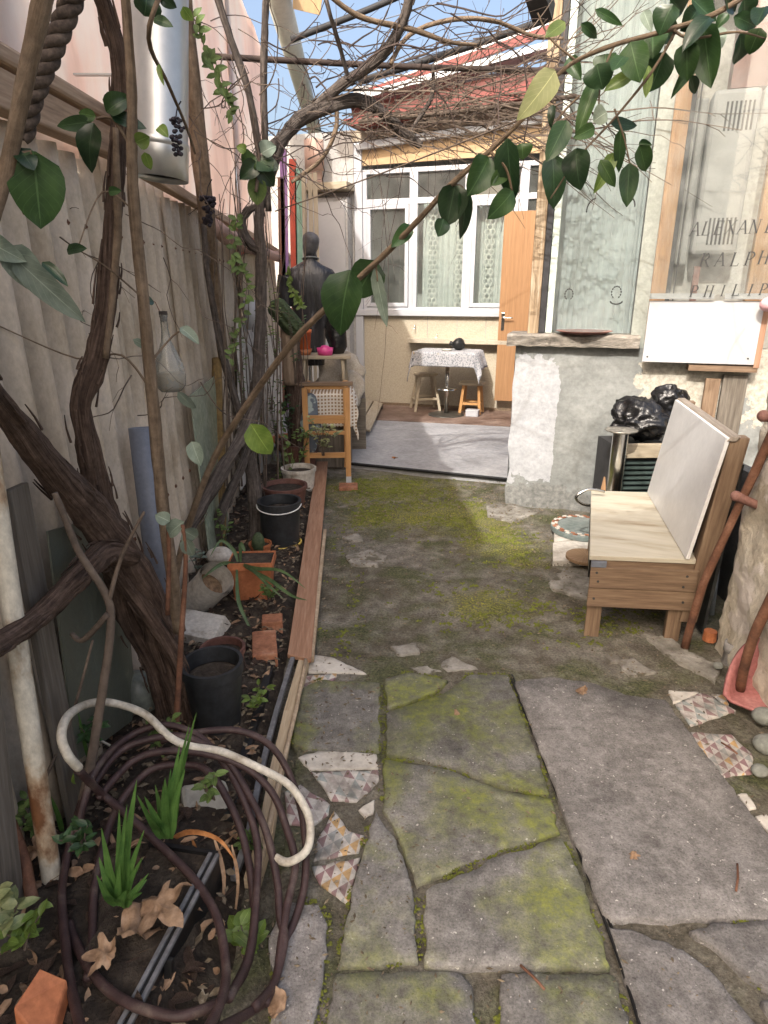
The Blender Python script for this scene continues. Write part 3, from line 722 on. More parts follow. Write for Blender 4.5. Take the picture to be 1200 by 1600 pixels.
# boards, rusty pipe and plastic at the foot of the fence
for k, (a, b, wd, lab) in enumerate([((24,760),(112,1230),.10,'broad weathered grey plank behind the rusty white pipe'),((-62,800),(-4,1290),.12,'dark grey plank at the left picture edge outside the rusty pipe')]):
    t_, p = ax(*a, -.885), ax(*b, -.86); e_ = p+(p-t_)*((p.z+.02)/(t_.z-p.z)); m = MB(); m.beam(e_, t_, .02, wd, (0,1,0)); single('fence_plank', m, M['plank_grey'], lab, 'plank', 'planks standing against the fence', bevel=.003)
t_, p = ax(2,840,-.86), ax(60,1230,-.83); e_ = p+(p-t_)*((p.z+.02)/(t_.z-p.z)); m = MB(); m.tube([e_, p, p*.5+t_*.5, t_, t_+(t_-p)*.35], .025, 14, 3); single('rusty_pipe', m, M['rust_white'], 'flaking white pipe spotted with rust at the left picture edge', 'pipe', smooth=True)
m = MB(); q = [ax(75,830,-.9), ax(185,800,-.9), ax(215,1120,-.86), ax(120,1190,-.86)]
m.quadslab(q, (-.006,0,0)); single('plastic_sheet', m, sheet_mat('cloudy_plastic', (.17,.175,.135), .3, .45), 'cloudy greenish plastic sheet behind the forked vine trunk', 'sheet')
pv = ax(250, 905, -.84); pt = ax(222, 668, -.86); pv = pv+(pv-pt)*((pv.z-.02)/(pt.z-pv.z)); m = MB()
r_ = 21*pxm(230,760,pv.y); L_ = (pt-pv).length; m.lathe(pv, [(r_,0),(r_,L_),(r_*.9,L_),(r_*.9,.1)], 24, pt-pv, cap0=True); single('drain_pipe', m, M['pvc_grey'], 'open-topped blue-grey plastic pipe standing against the fence', 'pipe', smooth=True)
m = MB(); q = [ax(298,618,-.9), ax(335,588,-.9), ax(360,850,-.86), ax(330,880,-.86)]
m.quadslab(q, (-.008,-.0,0)); single('glass_pane', m, rough_mat('mouldy_green_glass', [(.3,(.22,.27,.2)),(.6,(.35,.4,.31)),(.8,(.42,.44,.36))], 9, .25, .1, 40), 'dirty pale green glass pane leaning on the fence', 'pane')
m = MB(); p = ax(345,870,-.86); m.tube([p, ax(343,700,-.88), ax(338,560,-.9)], [.04,.035,.03], 9, 4, lump=.3); single('wooden_stake', m, bark_mat('lichen_wood', [(.3,(.13,.09,.05)),(.6,(.3,.2,.08)),(.8,(.42,.3,.12))], 4, 40), 'yellowish lichen-covered stake beside the green glass pane', 'stake', smooth=True)
m = MB(); p0 = gd(400,860,.03); p1 = at(283,-40,p0.y-.1)
m.tube([ax(350,560,-.85), ax(335,450,-.86), at(322,330,4.0), at(303,160,3.9), at(283,-20,3.8)], [.035,.04,.045,.045,.045], 12, 4, lump=.15); single('pergola_post', m, M['bark_tan'], 'brown round pergola post rising beside the metal flue', 'post', smooth=True)
# hanging bottle
bo = ax(268, 612, -.88); s_ = pxm(268,560,bo.y); bt = thing('hanging_bottle', tuple(bo), 'pear-shaped glass bottle of cloudy liquid hanging on the fence', 'bottle')
pr_ = [(.004,0),(16,1),(23,10),(24.5,25),(22,42),(14,62),(7.5,78),(5.5,95),(5.3,112),(6.2,114),(6.2,119)]
m = MB(); m.lathe(bo, [(a*s_, b*s_) for a, b in pr_], 28); obj('glass', m, M['glass_jar'], bt, smooth=True)
m = MB(); m.lathe(bo, [(.001,1.6*s_),(15*s_,2.5*s_),(22*s_,10.5*s_),(23.5*s_,25*s_),(23*s_,29*s_),(.001,29.2*s_)], 28); obj('liquid', m, M['liquid'], bt, smooth=True)
m = MB(); m.lathe(bo+V((0,0,113*s_)), [(4.6*s_,-6*s_),(4.6*s_,4*s_),(6.5*s_,4*s_),(6.5*s_,9*s_),(.001,9.5*s_)], 16); obj('cork', m, M['bark_grey'], bt)
m = MB(); m.tube([bo+V((0,0,104*s_)), bo+V((-.03,0,135*s_)), V((FX+.01, bo.y, bo.z+140*s_))], .002, 5, 2); obj('wire', m, M['rust'], bt)
# rope
rp = [at(128,-40,1.62), at(105,20,1.62), at(78,85,1.62), at(52,150,1.62), at(35,215,1.63)]
P, _ = resample(rp, .01, 30); m = MB(); rr = 8.5*pxm(80,100,1.62)
for k in range(3):
    pts = []; L = 0
    for i, p in enumerate(P):
        t = (P[min(i+1,len(P)-1)]-P[max(i-1,0)]).normalized(); n_ = t.cross(V((0,1,0))).normalized(); b_ = t.cross(n_)
        if i: L += (p-P[i-1]).length
        a = L/.045*2*math.pi*.5+k*2.0944; pts.append(p+(n_*math.cos(a)+b_*math.sin(a))*rr)
    m.tube(pts, rr*1.05, 8, 1, jit=.15, seed=k)
single('thick_rope', m, M['rope'], 'thick twisted brown rope hanging at the top left corner', 'rope', smooth=True)
# painted planks and bits further down the fence
for i, (x0, col_, lab) in enumerate([(441,(.36,.2,.42),'purple painted plank standing upright behind the mannequin'),(455,(.55,.09,.05),'red painted plank standing upright behind the mannequin'),(463,(.25,.42,.33),'mint green painted plank standing upright behind the mannequin'),(436,(.3,.14,.09),'rust brown painted plank standing upright behind the mannequin')]):
    a, b = at(x0+2, 500, 8.55), at(x0+2, 235, 8.6); m = MB(); m.beam(V((a.x,8.55,.1)), V((b.x,8.55,b.z-.1*i)), .085, .025, (0,1,0)); single('painted_plank', m, plain('paint%d' % i, col_, .6), lab, 'plank', 'painted planks in the far left corner', bevel=.003)
for i, x0 in enumerate((478, 488, 496)):
    a, b = at(x0+4, 560, 8.5), at(x0-4, 270, 8.5); m = MB(); m.beam(V((a.x,8.45,.1)), b, .05, .03, (0,1,0)); single('raw_plank', m, M['wood_cream'], ['thin raw plank just right of the painted planks','middle raw plank leaning beside the white cupboard','raw plank leaning against the left edge of the white cupboard'][i], 'plank', 'raw planks in the far left corner', bevel=.002)
for i, (x0,y0,x1,y1,lab) in enumerate([(372,505,398,745,'tall white board leaning on the fence behind the vine trunk'),(402,520,440,730,'peeling white board standing right of the vine trunk')]):
    q = [ax(x0,y0,-.92), ax(x1,y0+8,-.92), ax(x1+3,y1-15,-.84), ax(x0+6,y1+20,-.84)]; m = MB(); m.quadslab(q, (-.015,0,0)); single('white_board', m, rough_mat('peeling_white%d' % i, [(.33,(.2,.16,.12)),(.42,(.5,.48,.44)),(.7,(.63,.61,.57))], 8, .8, .3, 40), lab, 'board', 'white boards leaning on the fence')
m = MB(); a, b = ax(383,400,-.94), ax(400,490,-.94); q = [ax(376,402,-.93), ax(400,388,-.93), ax(404,480,-.93), ax(380,478,-.93)]; m.quadslab(q, (-.012,0,0)); single('notice_board', m, rough_mat('stained_card', [(.3,(.35,.27,.17)),(.7,(.55,.46,.33))], 8, .8, .1, 40), 'yellowed card hanging on the fence behind the vine trunk', 'card')
m = MB(); m.quadslab([ax(376,380,-.925), ax(396,370,-.925), ax(399,386,-.925), ax(378,398,-.925)], (-.004,0,0)); single('red_notice', m, plain('red_print', (.55,.1,.08), .7, var=.5, nscale=60), 'small red printed notice above the yellowed card', 'notice')
p = ax(394, 515, -.86); s_ = pxm(394,500,p.y); m = MB(); m.lathe(p, [(.001,0),(9*s_,0),(11*s_,44*s_),(10*s_,44*s_),(8*s_,4*s_)], 20); single('hanging_pot', m, plain('grey_pot', (.4,.41,.43), .6), 'grey cylindrical pot hanging on the fence behind the vine trunk', 'pot', smooth=True)

# ================================================================== FAR HOUSE
house = thing('far_house', tuple(WF.pt(.9, .05)), 'low cream house with white windows and red roof edge at the far end', 'house')
a0, _ = WF.sz(484,500); s0, s1, z0, z1 = WF.rect(568, 258, 850, 487)
aL, _ = WF.sz(556,480); aR = s1+.9
m = MB(); m.wbox(WF, aL, aR, .04, z0, -.22, 0); obj('wall', m, M['cream_wall'], house)
m = MB(); m.wbox(WF, a0-.9, aL, .04, 3.55, -.2, .02); obj('wall', m, M['white_wall'], house)
m = MB(); m.wbox(WF, aL, aR, z1+.62, z1+.95, -.2, -.02); obj('wall', m, M['white_wall'], house)
# interior room behind the windows
m = MB(); m.wbox(WF, aL+.01, aR, z0-.4, z1+.6, -1.9, -1.8); m.wbox(WF, aL+.01, aL+.1, z0-.4, z1+.6, -1.8, -.24); m.wbox(WF, aR-.1, aR, z0-.4, z1+.6, -1.8, -.24); m.wbox(WF, aL+.1, aR-.1, z1+.5, z1+.6, -1.8, -.24); m.wbox(WF, aL+.1, aR-.1, z0-.5, z0-.4, -1.8, -.24)
obj('room', m, M['inside'], house)
# windows: mullions from photo columns
fw_ = .055
cols = [568, 646, 731, 815, 905]
ss = [WF.sz(c, 370)[0] for c in cols]
zt = WF.sz(640, 314)[1]
for i in range(4):
    a, b = ss[i], ss[i+1]
    win = obj('window', (lambda q: (q.wbox(WF,a,a+fw_,z0,z1,-.05,.02), q.wbox(WF,b-fw_,b,z0,z1,-.05,.02), q.wbox(WF,a+fw_,b-fw_,z0,z0+fw_,-.05,.018), q.wbox(WF,a+fw_,b-fw_,z1-fw_,z1,-.05,.018), q.wbox(WF,a+fw_,b-fw_,zt-.035,zt+.035,-.05,.018), q)[-1])(MB()), M['upvc'], house, bevel=.004)
    m = MB(); m.wbox(WF, a+fw_, b-fw_, zt+.035, z1-fw_, -.022, -.016); obj('pane', m, M['glass'], win)
    sf = .05
    c0, c1, d0, d1 = a+fw_+.004, b-fw_-.004, z0+fw_+.004, zt-.039
    if i in (0, 2):
        q = MB(); q.wbox(WF,c0,c0+sf,d0,d1,-.04,.035); q.wbox(WF,c1-sf,c1,d0,d1,-.04,.035); q.wbox(WF,c0+sf,c1-sf,d0,d0+sf,-.04,.033); q.wbox(WF,c0+sf,c1-sf,d1-sf,d1,-.04,.033); obj('sash', q, M['upvc'], win, bevel=.004)
        c0 += sf; c1 -= sf; d0 += sf; d1 -= sf
    m = MB(); m.wbox(WF, c0, c1, d0, d1, -.012, -.006); obj('pane', m, M['glass'], win)
# lace curtains: a mesh band of rings between two sheer drops
def lace(a, b, za, zb, off):
    m = MB(); st = .075; z = za; k = 0
    while z < zb:
        for j in (0, 1):
            c = WF.pt(a+(b-a)*(.28+.44*j)+(.0 if k % 2 else .03*(1-2*j)), z, off)
            pts = [c+WF.u*.036*math.cos(t*math.pi/3)+V((0,0,.036*math.sin(t*math.pi/3))) for t in range(7)]
            m.tube(pts, .0065, 4, 1, cap=False)
        z += st*.8; k += 1
    return m
for i, (x0, x1) in enumerate([(664,680),(708,720),(752,770)]):
    a, _ = WF.sz(x0,400); b, _ = WF.sz(x1,400)
    cu = obj('lace_band', lace(a, b, z0+.08, zt-.02, -.14), M['lace'], house)
for x0, x1 in ((655,720),(738,800)):
    a, _ = WF.sz(x0,400); b, _ = WF.sz(x1,400); m = MB(); n = 40
    for i in range(n+1):
        s_ = a+(b-a)*i/n; o_ = -.19+.018*math.sin(i*1.1)
        for z in (z0+.03, zt): m.v.append(WF.pt(s_, z, o_))
    for i in range(n): m.f.append([2*i,2*i+2,2*i+3,2*i+1]); m.uv.append([(0,0)]*4)
    obj('curtain', m, plain('grey_net', (.58,.6,.6), .9, var=.1), house, smooth=True)
m = MB(); q0, q1 = WF.sz(700, 484)[1], WF.sz(700, 494)[1]; m.wbox(WF, aL-.02, aR, q1, q0, -.02, .07); obj('window_sill', m, M['upvc'], house, bevel=.005)
for x in (668, 714, 759):
    a, _ = WF.sz(x, 512); b0 = WF.sz(x, 530)[1]; m = MB(); m.wbox(WF, a-.004, a+.004, b0, q1, .0, .004); obj('panel_joint', m, M['grey_plaster'], house)
a, b, c, d = WF.rect(640, 529, 795, 536); m = MB(); m.wbox(WF, a, b+.6, c, d, 0, .16); obj('wall_ledge', m, M['cream_wall'], house, bevel=.004)
m = MB(); m.wbox(WF, aL, aR, .04, .09, 0, .015); obj('skirting', m, M['bark_tan'], house)
for x in (649, 684):
    h_ = WF.hit(x, 508 if x < 660 else 522, .0); m = MB(); m.tube([h_, h_+WF.n*.04, h_+WF.n*.05+V((0,0,-.05)), h_+WF.n*.09+V((0,0,-.04))], .005, 6, 3); obj('hook', m, M['chrome'], house)
# fascia and roof edges
def strip(pts, off, th, mat, name, par=house, depth=.04):
    q = [WF.hit(x, y, off) for x, y in pts]; m = MB(); m.quadslab(q, -WF.n*depth); return obj(name, m, mat, par)
strip([(562,231),(900,182),(900,234),(566,259)], .02, 0, M['fascia'], 'fascia_board')
strip([(552,224),(900,172),(900,183),(556,234)], .10, 0, M['strip_white'], 'drip_strip', depth=.12)
strip([(548,205),(900,146),(900,171),(551,222)], .04, 0, M['cream_wall'], 'eave_board')
strip([(536,187),(900,114),(900,141),(546,197)], .40, 0, M['red_roof'], 'roof_edge', depth=.03)
strip([(548,168),(900,92),(900,117),(552,184)], .2, 0, M['red_dark'], 'roof_board', depth=.03)
strip([(534,153),(900,52),(900,63),(538,162)], .34, 0, M['strip_white'], 'roof_flashing', depth=.3)
strip([(575,138),(900,24),(900,40),(580,147)], .12, 0, M['red_roof'], 'roof_ridge_edge', depth=.03)
strip([(600,128),(900,14),(900,22),(604,134)], .05, 0, M['strip_white'], 'roof_flashing', depth=.3)
a, b = WF.hit(548,196,.38), WF.hit(900,132,.38); m = MB(); m.quadslab([a, b, b-WF.n*1.2+V((0,0,.08)), a-WF.n*1.2+V((0,0,.08))], (0,0,-.02)); obj('roof_sheet', m, M['red_roof'], house)
# left end: cupboard, beam, column
a, b, c, d = WF.rect(497, 312, 552, 478); m = MB(); m.wbox(WF, a-.1, b, .06, d, .02, .2); cb = thing('white_cupboard', tuple(WF.pt((a+b)/2,.05,.1)), 'tall plain white cupboard left of the windows', 'cupboard'); obj('carcass', m, M['white_wall'], cb, bevel=.004)
m = MB(); m.wbox(WF, a-.06, b-.03, .3, d-.05, .2, .218); obj('cupboard_door', m, M['white_panel'], cb, bevel=.004)
m = MB(); m.wbox(WF, b-.07, b-.05, 1.3, 1.4, .218, .235); obj('handle', m, M['chrome'], cb)
a, b, c, d = WF.rect(476, 291, 556, 302); m = MB(); m.wbox(WF, a, b, c, d, .02, .34); obj('canopy_beam', m, M['wood_cream'], house, bevel=.006)
a, b, c, d = WF.rect(492, 225, 514, 290); m = MB(); m.lathe(WF.pt((a+b)/2, c, .25), [((b-a)/2,0),((b-a)/2,(d-c)*.3),((b-a)*.62,(d-c)*.3),((b-a)*.62,(d-c))], 14, cap1=True); obj('chimney_stub', m, plain('pink_clay', (.48,.33,.27), .9), house, smooth=True)
a, b, c, d = WF.rect(556, 240, 568, 490); m = MB(); m.wbox(WF, a, b, .06, d+.1, 0, .05); obj('corner_post', m, M['upvc'], house, bevel=.004)
# orange door leaf
a, b, c, d = WF.rect(781, 330, 847, 627, .12); door = thing('door_leaf', tuple(WF.pt(a, c, .14)), 'plain orange wooden door leaf right of the windows', 'door')
m = MB(); m.wbox(WF, a, b+.35, c, d, .12, .16); dl = obj('leaf', m, M['door'], door, bevel=.003)
m = MB(); m.wbox(WF, a+.035, a+.075, 1.0+.12, 1.24+.1, .16, .168); obj('handle_plate', m, M['chrome'], door, bevel=.002)
h_ = WF.pt(a+.055, 1.28, .168); m = MB(); m.tube([h_, h_+WF.n*.045, h_+WF.n*.05+WF.u*.04, h_+WF.n*.05+WF.u*.13], .008, 8, 3); obj('handle', m, M['chrome'], door, smooth=True)
m = MB(); m.wbox(WF, b+.02, b+.06, .1, 2.9, .06, .115); obj('door_jamb', m, M['upvc'], house)
# table with cloth
tb = gd(697, 648, .056); tab = thing('small_table', tuple(tb), 'small table under a grey patterned cloth against the far wall', 'table')
th_ = at(690, 548, tb.y).z; s_ = pxm(690,600,tb.y); tw, td = 47*s_, .27
m = MB(); m.lathe(tb, [(.001,.022),(.2,.02),(.24,.008),(.24,0)], 28); obj('base', m, rough_mat('dark_metal_base', [(.3,(.05,.045,.04)),(.7,(.13,.12,.1))], 6, .4, .1, 40, metal=.5), tab, smooth=True)
m = MB(); m.tube([tb+V((0,0,.02)), tb+V((0,0,th_-.06-tb.z))], .027, 14, 1); obj('column', m, M['chrome'], tab, smooth=True)
m = MB(); m.lathe(tb+V((0,0,.33)), [(.13,0),(.13,.018),(.03,.024),(.03,-.005),(.13,0)], 24); obj('foot_ring', m, M['chrome'], tab, smooth=True)
m = MB(); m.wbox(Wall(tb, wu), -tw, tw, th_-.03, th_, -td, td); obj('tabletop', m, M['wood_cream'], tab)
TW = Wall(tb, wu)
def cloth():
    m = MB(); n = 36; g = []
    for j in range(n+1):
        for i in range(n+1):
            a = -tw*1.55+tw*3.1*i/n; d = -td*1.05+(td*2.1+.2)*j/n
            z = th_+.004; aa, dd = a, d
            ox, oy = max(0, abs(a)-tw-.006), max(0, d-td-.006)
            if ox or oy:
                z -= (ox*1.0+oy*.85)
                aa = max(-tw-.01, min(tw+.01, a)) + (.012*math.sin(d*25)+ (.07*ox/.2 if a > 0 else -.05*ox/.2))*(1 if ox else 0)
                dd = min(td+.012, d) + (.014*math.sin(a*22) if oy else 0) + (.03*math.sin(d*14) if ox else 0)
            g.append(TW.pt(aa, z + .002*noise.noise(V((a*30,d*30,0))), dd))
    m.v = g
    for j in range(n):
        for i in range(n): q = j*(n+1)+i; m.f.append([q,q+1,q+n+2,q+n+1]); m.uv.append([(0,0)]*4)
    return m
single('tablecloth', cloth(), M['floral'], 'grey and white patterned cloth draped over the small table', 'tablecloth', smooth=True, solid=.003)
p = TW.pt(.12, th_+.006, -.05); m = MB(); m.blob(p+V((0,0,.075)), (.085,.085,.075), 18, 12, lump=.012, ls=14); m.tube([p+V((-.05,0,.07)), p+V((-.11,0,.09))], [.02,.03], 8, 1); single('dark_kettle', m, M['black'], 'round black kettle at the back of the cloth-covered table', 'kettle', smooth=True)
p = TW.pt(0.0, th_+.006, .08); m = MB(); m.lathe(p, [(.001,.004),(.05,.004),(.065,.018),(.07,.018),(.052,0),(.001,0)], 20); single('ashtray', m, plain('ashtray', (.5,.47,.4), .4), 'small pale ashtray on the cloth-covered table', 'ashtray', smooth=True)
# stools
def stool(px, py, hpx, wpx, mat_leg, mat_seat, name, label, rotz, square=False):
    b = gd(px, py, .056); s_ = pxm(px, py, b.y); h = hpx*s_; r = wpx*s_/2
    t = thing(name, tuple(b), label, 'stool')
    c, sn = math.cos(rotz), math.sin(rotz); rot = lambda x, y: V((b.x+c*x-sn*y, b.y+sn*x+c*y, 0))
    m = MB()
    if square:
        q = [rot(-r,-r), rot(r,-r), rot(r,r), rot(-r,r)]; m.box8([p+V((0,0,b.z+h-.03)) for p in q]+[p+V((0,0,b.z+h)) for p in q])
    else: m.lathe(b+V((0,0,h-.03)), [(.001,0),(r*.92,0),(r,.008),(r,.024),(r*.95,.03),(.001,.03)], 24)
    obj('seat', m, mat_seat, t, bevel=.004 if square else 0, smooth=not square)
    k = .72 if not square else .8; e = 1.02 if not square else .86
    for sx in (-1,1):
        for sy in (-1,1):
            m = MB(); p0 = rot(sx*r*e,sy*r*e)+V((0,0,b.z)); p1 = rot(sx*r*k*.8,sy*r*k*.8)+V((0,0,b.z+h-.03))
            m.beam(p0, p1, .034, .034, (0,1,0)); obj('leg', m, mat_leg, t, bevel=.003)
    for zf, ps in ((.34, ((-1,-1,1,-1),(-1,1,1,1))), (.28, ((-1,-1,-1,1),(1,-1,1,1)))):
        for x0, y0, x1, y1 in ps:
            f = e+(k*.8-e)*zf; m = MB(); m.beam(rot(x0*r*f,y0*r*f)+V((0,0,b.z+h*zf)), rot(x1*r*f,y1*r*f)+V((0,0,b.z+h*zf)), .02, .03); obj('stretcher', m, mat_leg, t)
    return t
stool(664, 640, 56, 38, M['wood_cream'], M['wood_cream'], 'round_stool', 'round-topped cream wooden stool left of the small table', .1)
stool(736, 645, 48, 36, M['wood_orange'], M['wood_cream'], 'square_stool', 'orange-legged square stool right of the small table', -.35, True)
p = gd(738, 650, .056); m = MB(); m.wbox(Wall(p, wu), -.08, .08, .057, .13, -.06, .06); m.wbox(Wall(p, wu), -.085, .085, .13, .14, -.065, .065); single('shoe_box', m, M['upvc'], 'small white box on the floor under the orange-legged stool', 'box', bevel=.004)

# ================================================================== RIGHT BUILDING
RB = Wall(gd(790,785,0), wu)
ext = thing('right_extension', tuple(RB.pt(.8,0,-.2)), 'grey plastered extension with tall glass window on the right', 'extension')
zs = RB.sz(805, 539)[1]
def wall_patchy():
    m = MB(); nx, nz = 60, 50; a1 = 2.4
    for j in range(nz+1):
        for i in range(nx+1):
            a = a1*i/nx; z = -.05+(zs+.05)*j/nz
            o_ = .012*noise.noise(V((a*3,z*3,0)))+.006*noise.noise(V((a*12,z*12,5)))
            m.v.append(RB.pt(a+.02*noise.noise(V((z*5,0,9)))*(i == 0), z, o_+(.02*max(0,.25-z))))
    for j in range(nz):
        for i in range(nx): q = j*(nx+1)+i; m.f.append([q,q+1,q+nx+2,q+nx+1]); m.uv.append([(0,0)]*4)
    m.wbox(RB, 0.0, a1, -.05, zs-.005, -.35, -.03)
    p = lambda a,z,d: RB.pt(a,z,d)
    m.add([p(0,-.05,-.34),p(0,-.05,.004),p(0,zs-.005,.004),p(0,zs-.005,-.34)], [(0,1,2,3)])
    return m
def patchy_mat():
    t = NT('patched_grey_render'); m = t.coords(); m.inputs['Rotation'].default_value = (0, 0, -math.atan2(wu.y, wu.x))
    sp = t.n('ShaderNodeSeparateXYZ'); t.l(m, sp)
    def o(i, a=1, b=0):
        k = t.n('ShaderNodeMath'); k.operation = 'MULTIPLY_ADD'; t.t.links.new(sp.outputs[i], k.inputs[0]); k.inputs[1].default_value = a; k.inputs[2].default_value = b; return k
    n1 = t.noise(m, 2.5, 10, .62, .3); n2 = t.noise(m, 30, 6, .7); n3 = t.noise(m, 5, 6, .65)
    gr = t.ramp(n1, [(.3,(.18,.188,.182)),(.5,(.24,.25,.243)),(.7,(.30,.31,.30))])
    wh = t.ramp(n1, [(.3,(.36,.37,.39)),(.7,(.43,.44,.46))])
    cr = t.ramp(n2, [(.3,(.36,.33,.27)),(.6,(.55,.51,.43))])
    dk = t.ramp(n2, [(.3,(.1,.1,.095)),(.7,(.26,.255,.24))])
    nn = t.math('MULTIPLY_ADD', n3, .5, -.25)
    X, Z = o(0), o(2)
    # white paint on the left part, from just above the foot to just below the sill
    e1 = t.math('LESS_THAN', t.math('ADD', X, t.math('MULTIPLY', nn, .22)), -.8+.33)
    e2 = t.math('LESS_THAN', t.math('ADD', Z, nn), zs-.12); e3 = t.math('GREATER_THAN', t.math('ADD', Z, nn), .20)
    wm = t.math('MULTIPLY', e1, t.math('MULTIPLY', e2, e3))
    c = t.mix(wm, gr, wh)
    d1 = t.math('LESS_THAN', t.math('ADD', Z, nn), .16); d1 = t.math('MULTIPLY', d1, .6); c = t.mix(d1, c, dk)
    d2 = t.math('GREATER_THAN', t.math('ADD', X, nn), .1); d3 = t.math('GREATER_THAN', t.math('ADD', Z, t.math('MULTIPLY', nn, 2.0)), .78); c = t.mix(t.math('MULTIPLY', t.math('MULTIPLY', d2, d3), .75), c, cr)
    c = t.mix(1.0, c, t.ramp(n2, [(.28,.75),(.65,1.05)]), 'MULTIPLY')
    t.col(c); t.set(Roughness=.9); t.b.inputs['Specular IOR Level'].default_value = .2
    k = t.bump(n2, .3, .006); k = t.bump(n1, .4, .03, prev=k); t.bump(wm, .5, .006, prev=k); return t.m
obj('base_wall', wall_patchy(), patchy_mat(), ext, smooth=False)
# ragged stone sill
m = MB(); n = 26; zt_ = RB.sz(880, 522)[1]; zb_ = zs
for i in range(n+1):
    a = -.06+(RB.sz(1000,530,.06)[0]+.06)*i/n; j_ = .02*noise.noise(V((a*14,0,0)))+.012*noise.noise(V((a*40,2,0)))
    for z, d in ((zb_-.02+j_*.6,-.3),(zb_+j_*.5,.075+j_),(zt_-.015+j_*.3,.085+j_*1.5),(zt_+j_*.2,.06+j_),(zt_,-.3)): m.v.append(RB.pt(a, z, d))
for i in range(n):
    for k in range(5): a = i*5+k; b = i*5+(k+1) % 5; m.f.append([a,b,b+5,a+5]); m.uv.append([(0,0)]*4)
m.f += [[0,1,2,3,4],[n*5+4,n*5+3,n*5+2,n*5+1,n*5]]; m.uv += [[(0,0)]*5]*2
obj('stone_sill', m, M['sill'], ext)
# window above the sill
HT = 3.75
def ws(x, y, off): return RB.sz(x, y, off)[0]
gx0, gx1 = ws(868, 300, -.1), ws(1012, 300, -.1)
m = MB(); m.wbox(RB, gx0-.01, gx1+.02, zt_+.003, HT, -.104, -.098); gp = obj('window_pane', m, M['glass_green'], ext)
m = MB(); a, b = ws(851,300,-.06), ws(868,300,-.06); m.wbox(RB, a+.03, b, zt_+.002, HT, -.14, -.05); obj('dark_frame', m, M['dark_void'], ext, bevel=.004)
m = MB(); m.wbox(RB, a-.05, a+.028, zt_-.1, HT, -.16, -.045); obj('old_post', m, wood_mat('peeling_post', (.12,.08,.045),(.34,.25,.16),(.55,.47,.36)), ext, bevel=.006)
m = MB(); m.wbox(RB, b+.002, b+.05, zt_+.002, HT, -.12, -.07); obj('pale_frame', m, plain('pale_green_frame', (.55,.62,.57), .5), ext, bevel=.004)
m = MB(); n = 90
for i in range(n+1):
    s_ = gx0+(gx1-gx0)*i/n; o_ = -.24+.014*math.sin(i*.55)+.006*math.sin(i*1.7)
    for z in (zt_, HT): m.v.append(RB.pt(s_, z, o_))
for i in range(n): m.f.append([2*i,2*i+2,2*i+3,2*i+1]); m.uv.append([(0,0)]*4)
obj('sheer_curtain', m, M['curtain'], ext, smooth=True)
m = MB(); m.wbox(RB, gx0-.05, 3.0, 0, HT, -1.6, -1.5); obj('room_wall', m, M['white_wall'], ext)
m = MB(); m.wbox(RB, -.12, 3.0, HT, HT+.1, -1.6, .02); obj('roof_slab', m, M['dark_void'], ext)
m = MB(); q = at(822,-20,4.1); m.beam(at(826,-60,4.3), at(850,22,4.6), .12, .1); obj('eave_end', m, M['dark_void'], ext)
# printed ornaments of little leaves on the pane
def wreath(px, py, w_, h_, a0, a1):
    m = MB(); c = RB.hit(px, py, -.094); s_ = pxm(px, py, c.y); n = 11
    for i in range(n):
        t = R(a0+(a1-a0)*i/(n-1)); p = c+RB.u*math.cos(t)*w_*s_+V((0,0,math.sin(t)*h_*s_))
        d = (RB.u*-math.sin(t)*w_+V((0,0,math.cos(t)*h_))).normalized(); q = d.cross(RB.n)
        m.add([p-d*2.2*s_, p+q*1.3*s_, p+d*2.2*s_, p-q*1.3*s_], [(0,1,2,3)])
    return m
for a in ((963,457,7,9,-50,230),(963,470,9,5,200,340),(889,460,6,8,-50,230),(978,322,13,14,0,80),(930,330,13,18,100,180)):
    obj('printed_wreath', wreath(*a), M['print'], gp)
# plate on the sill
p = RB.hit(912, 522, -.02); p.z = zt_+.004; m = MB(); m.lathe(p, [(.001,.006),(.13,.006),(.19,.02),(.2,.022),(.14,0),(.001,0)], 28); single('sill_plate', m, rough_mat('red_brown_tray', [(.3,(.16,.06,.05)),(.7,(.3,.15,.12))], 8, .5, .1, 40), 'reddish round tray lying on the stone window sill', 'tray', smooth=True)
# right-hand bay: white lining, pine post, black strip, glass sheet with letters
l0 = ws(1000,300,-.06); m = MB(); m.wbox(RB, gx1-.0, ws(1062,300,-.03), zt_-.12, HT, -.08, -.045); obj('lining_board', m, plaster_mat('grey_green_lining', (.25,.27,.24), (.31,.33,.3), (.36,.38,.35), 2, .1), ext)
a, b = ws(1037,300,0), ws(1061,300,0); m = MB(); m.wbox(RB, a, b, zs+.05, HT, -.044, .02); obj('pine_post', m, M['wood_post'], ext, bevel=.004)
m = MB(); m.wbox(RB, b+.002, b+.028, zs+.06, HT, -.04, .012); obj('black_strip', m, M['dark_void'], ext)
m = MB(); m.wbox(RB, b+.05, b+.056, zs+.06, HT, -.04, .0); obj('black_bead', m, M['dark_void'], ext)
m = MB(); m.wbox(RB, b+.0, b+1.6, zs-.2, HT, -.62, -.6); obj('back_panel', m, plaster_mat('pale_bay_lining', (.42,.40,.36), (.5,.48,.44), (.58,.56,.52), 1.5, .1), ext)
a, b_ = ws(1187,330,-.05), ws(1230,330,-.05); m = MB(); m.wbox(RB, a, b_, zs+.05, HT, -.1, -.03); obj('pine_post', m, M['wood_post'], ext, bevel=.004)
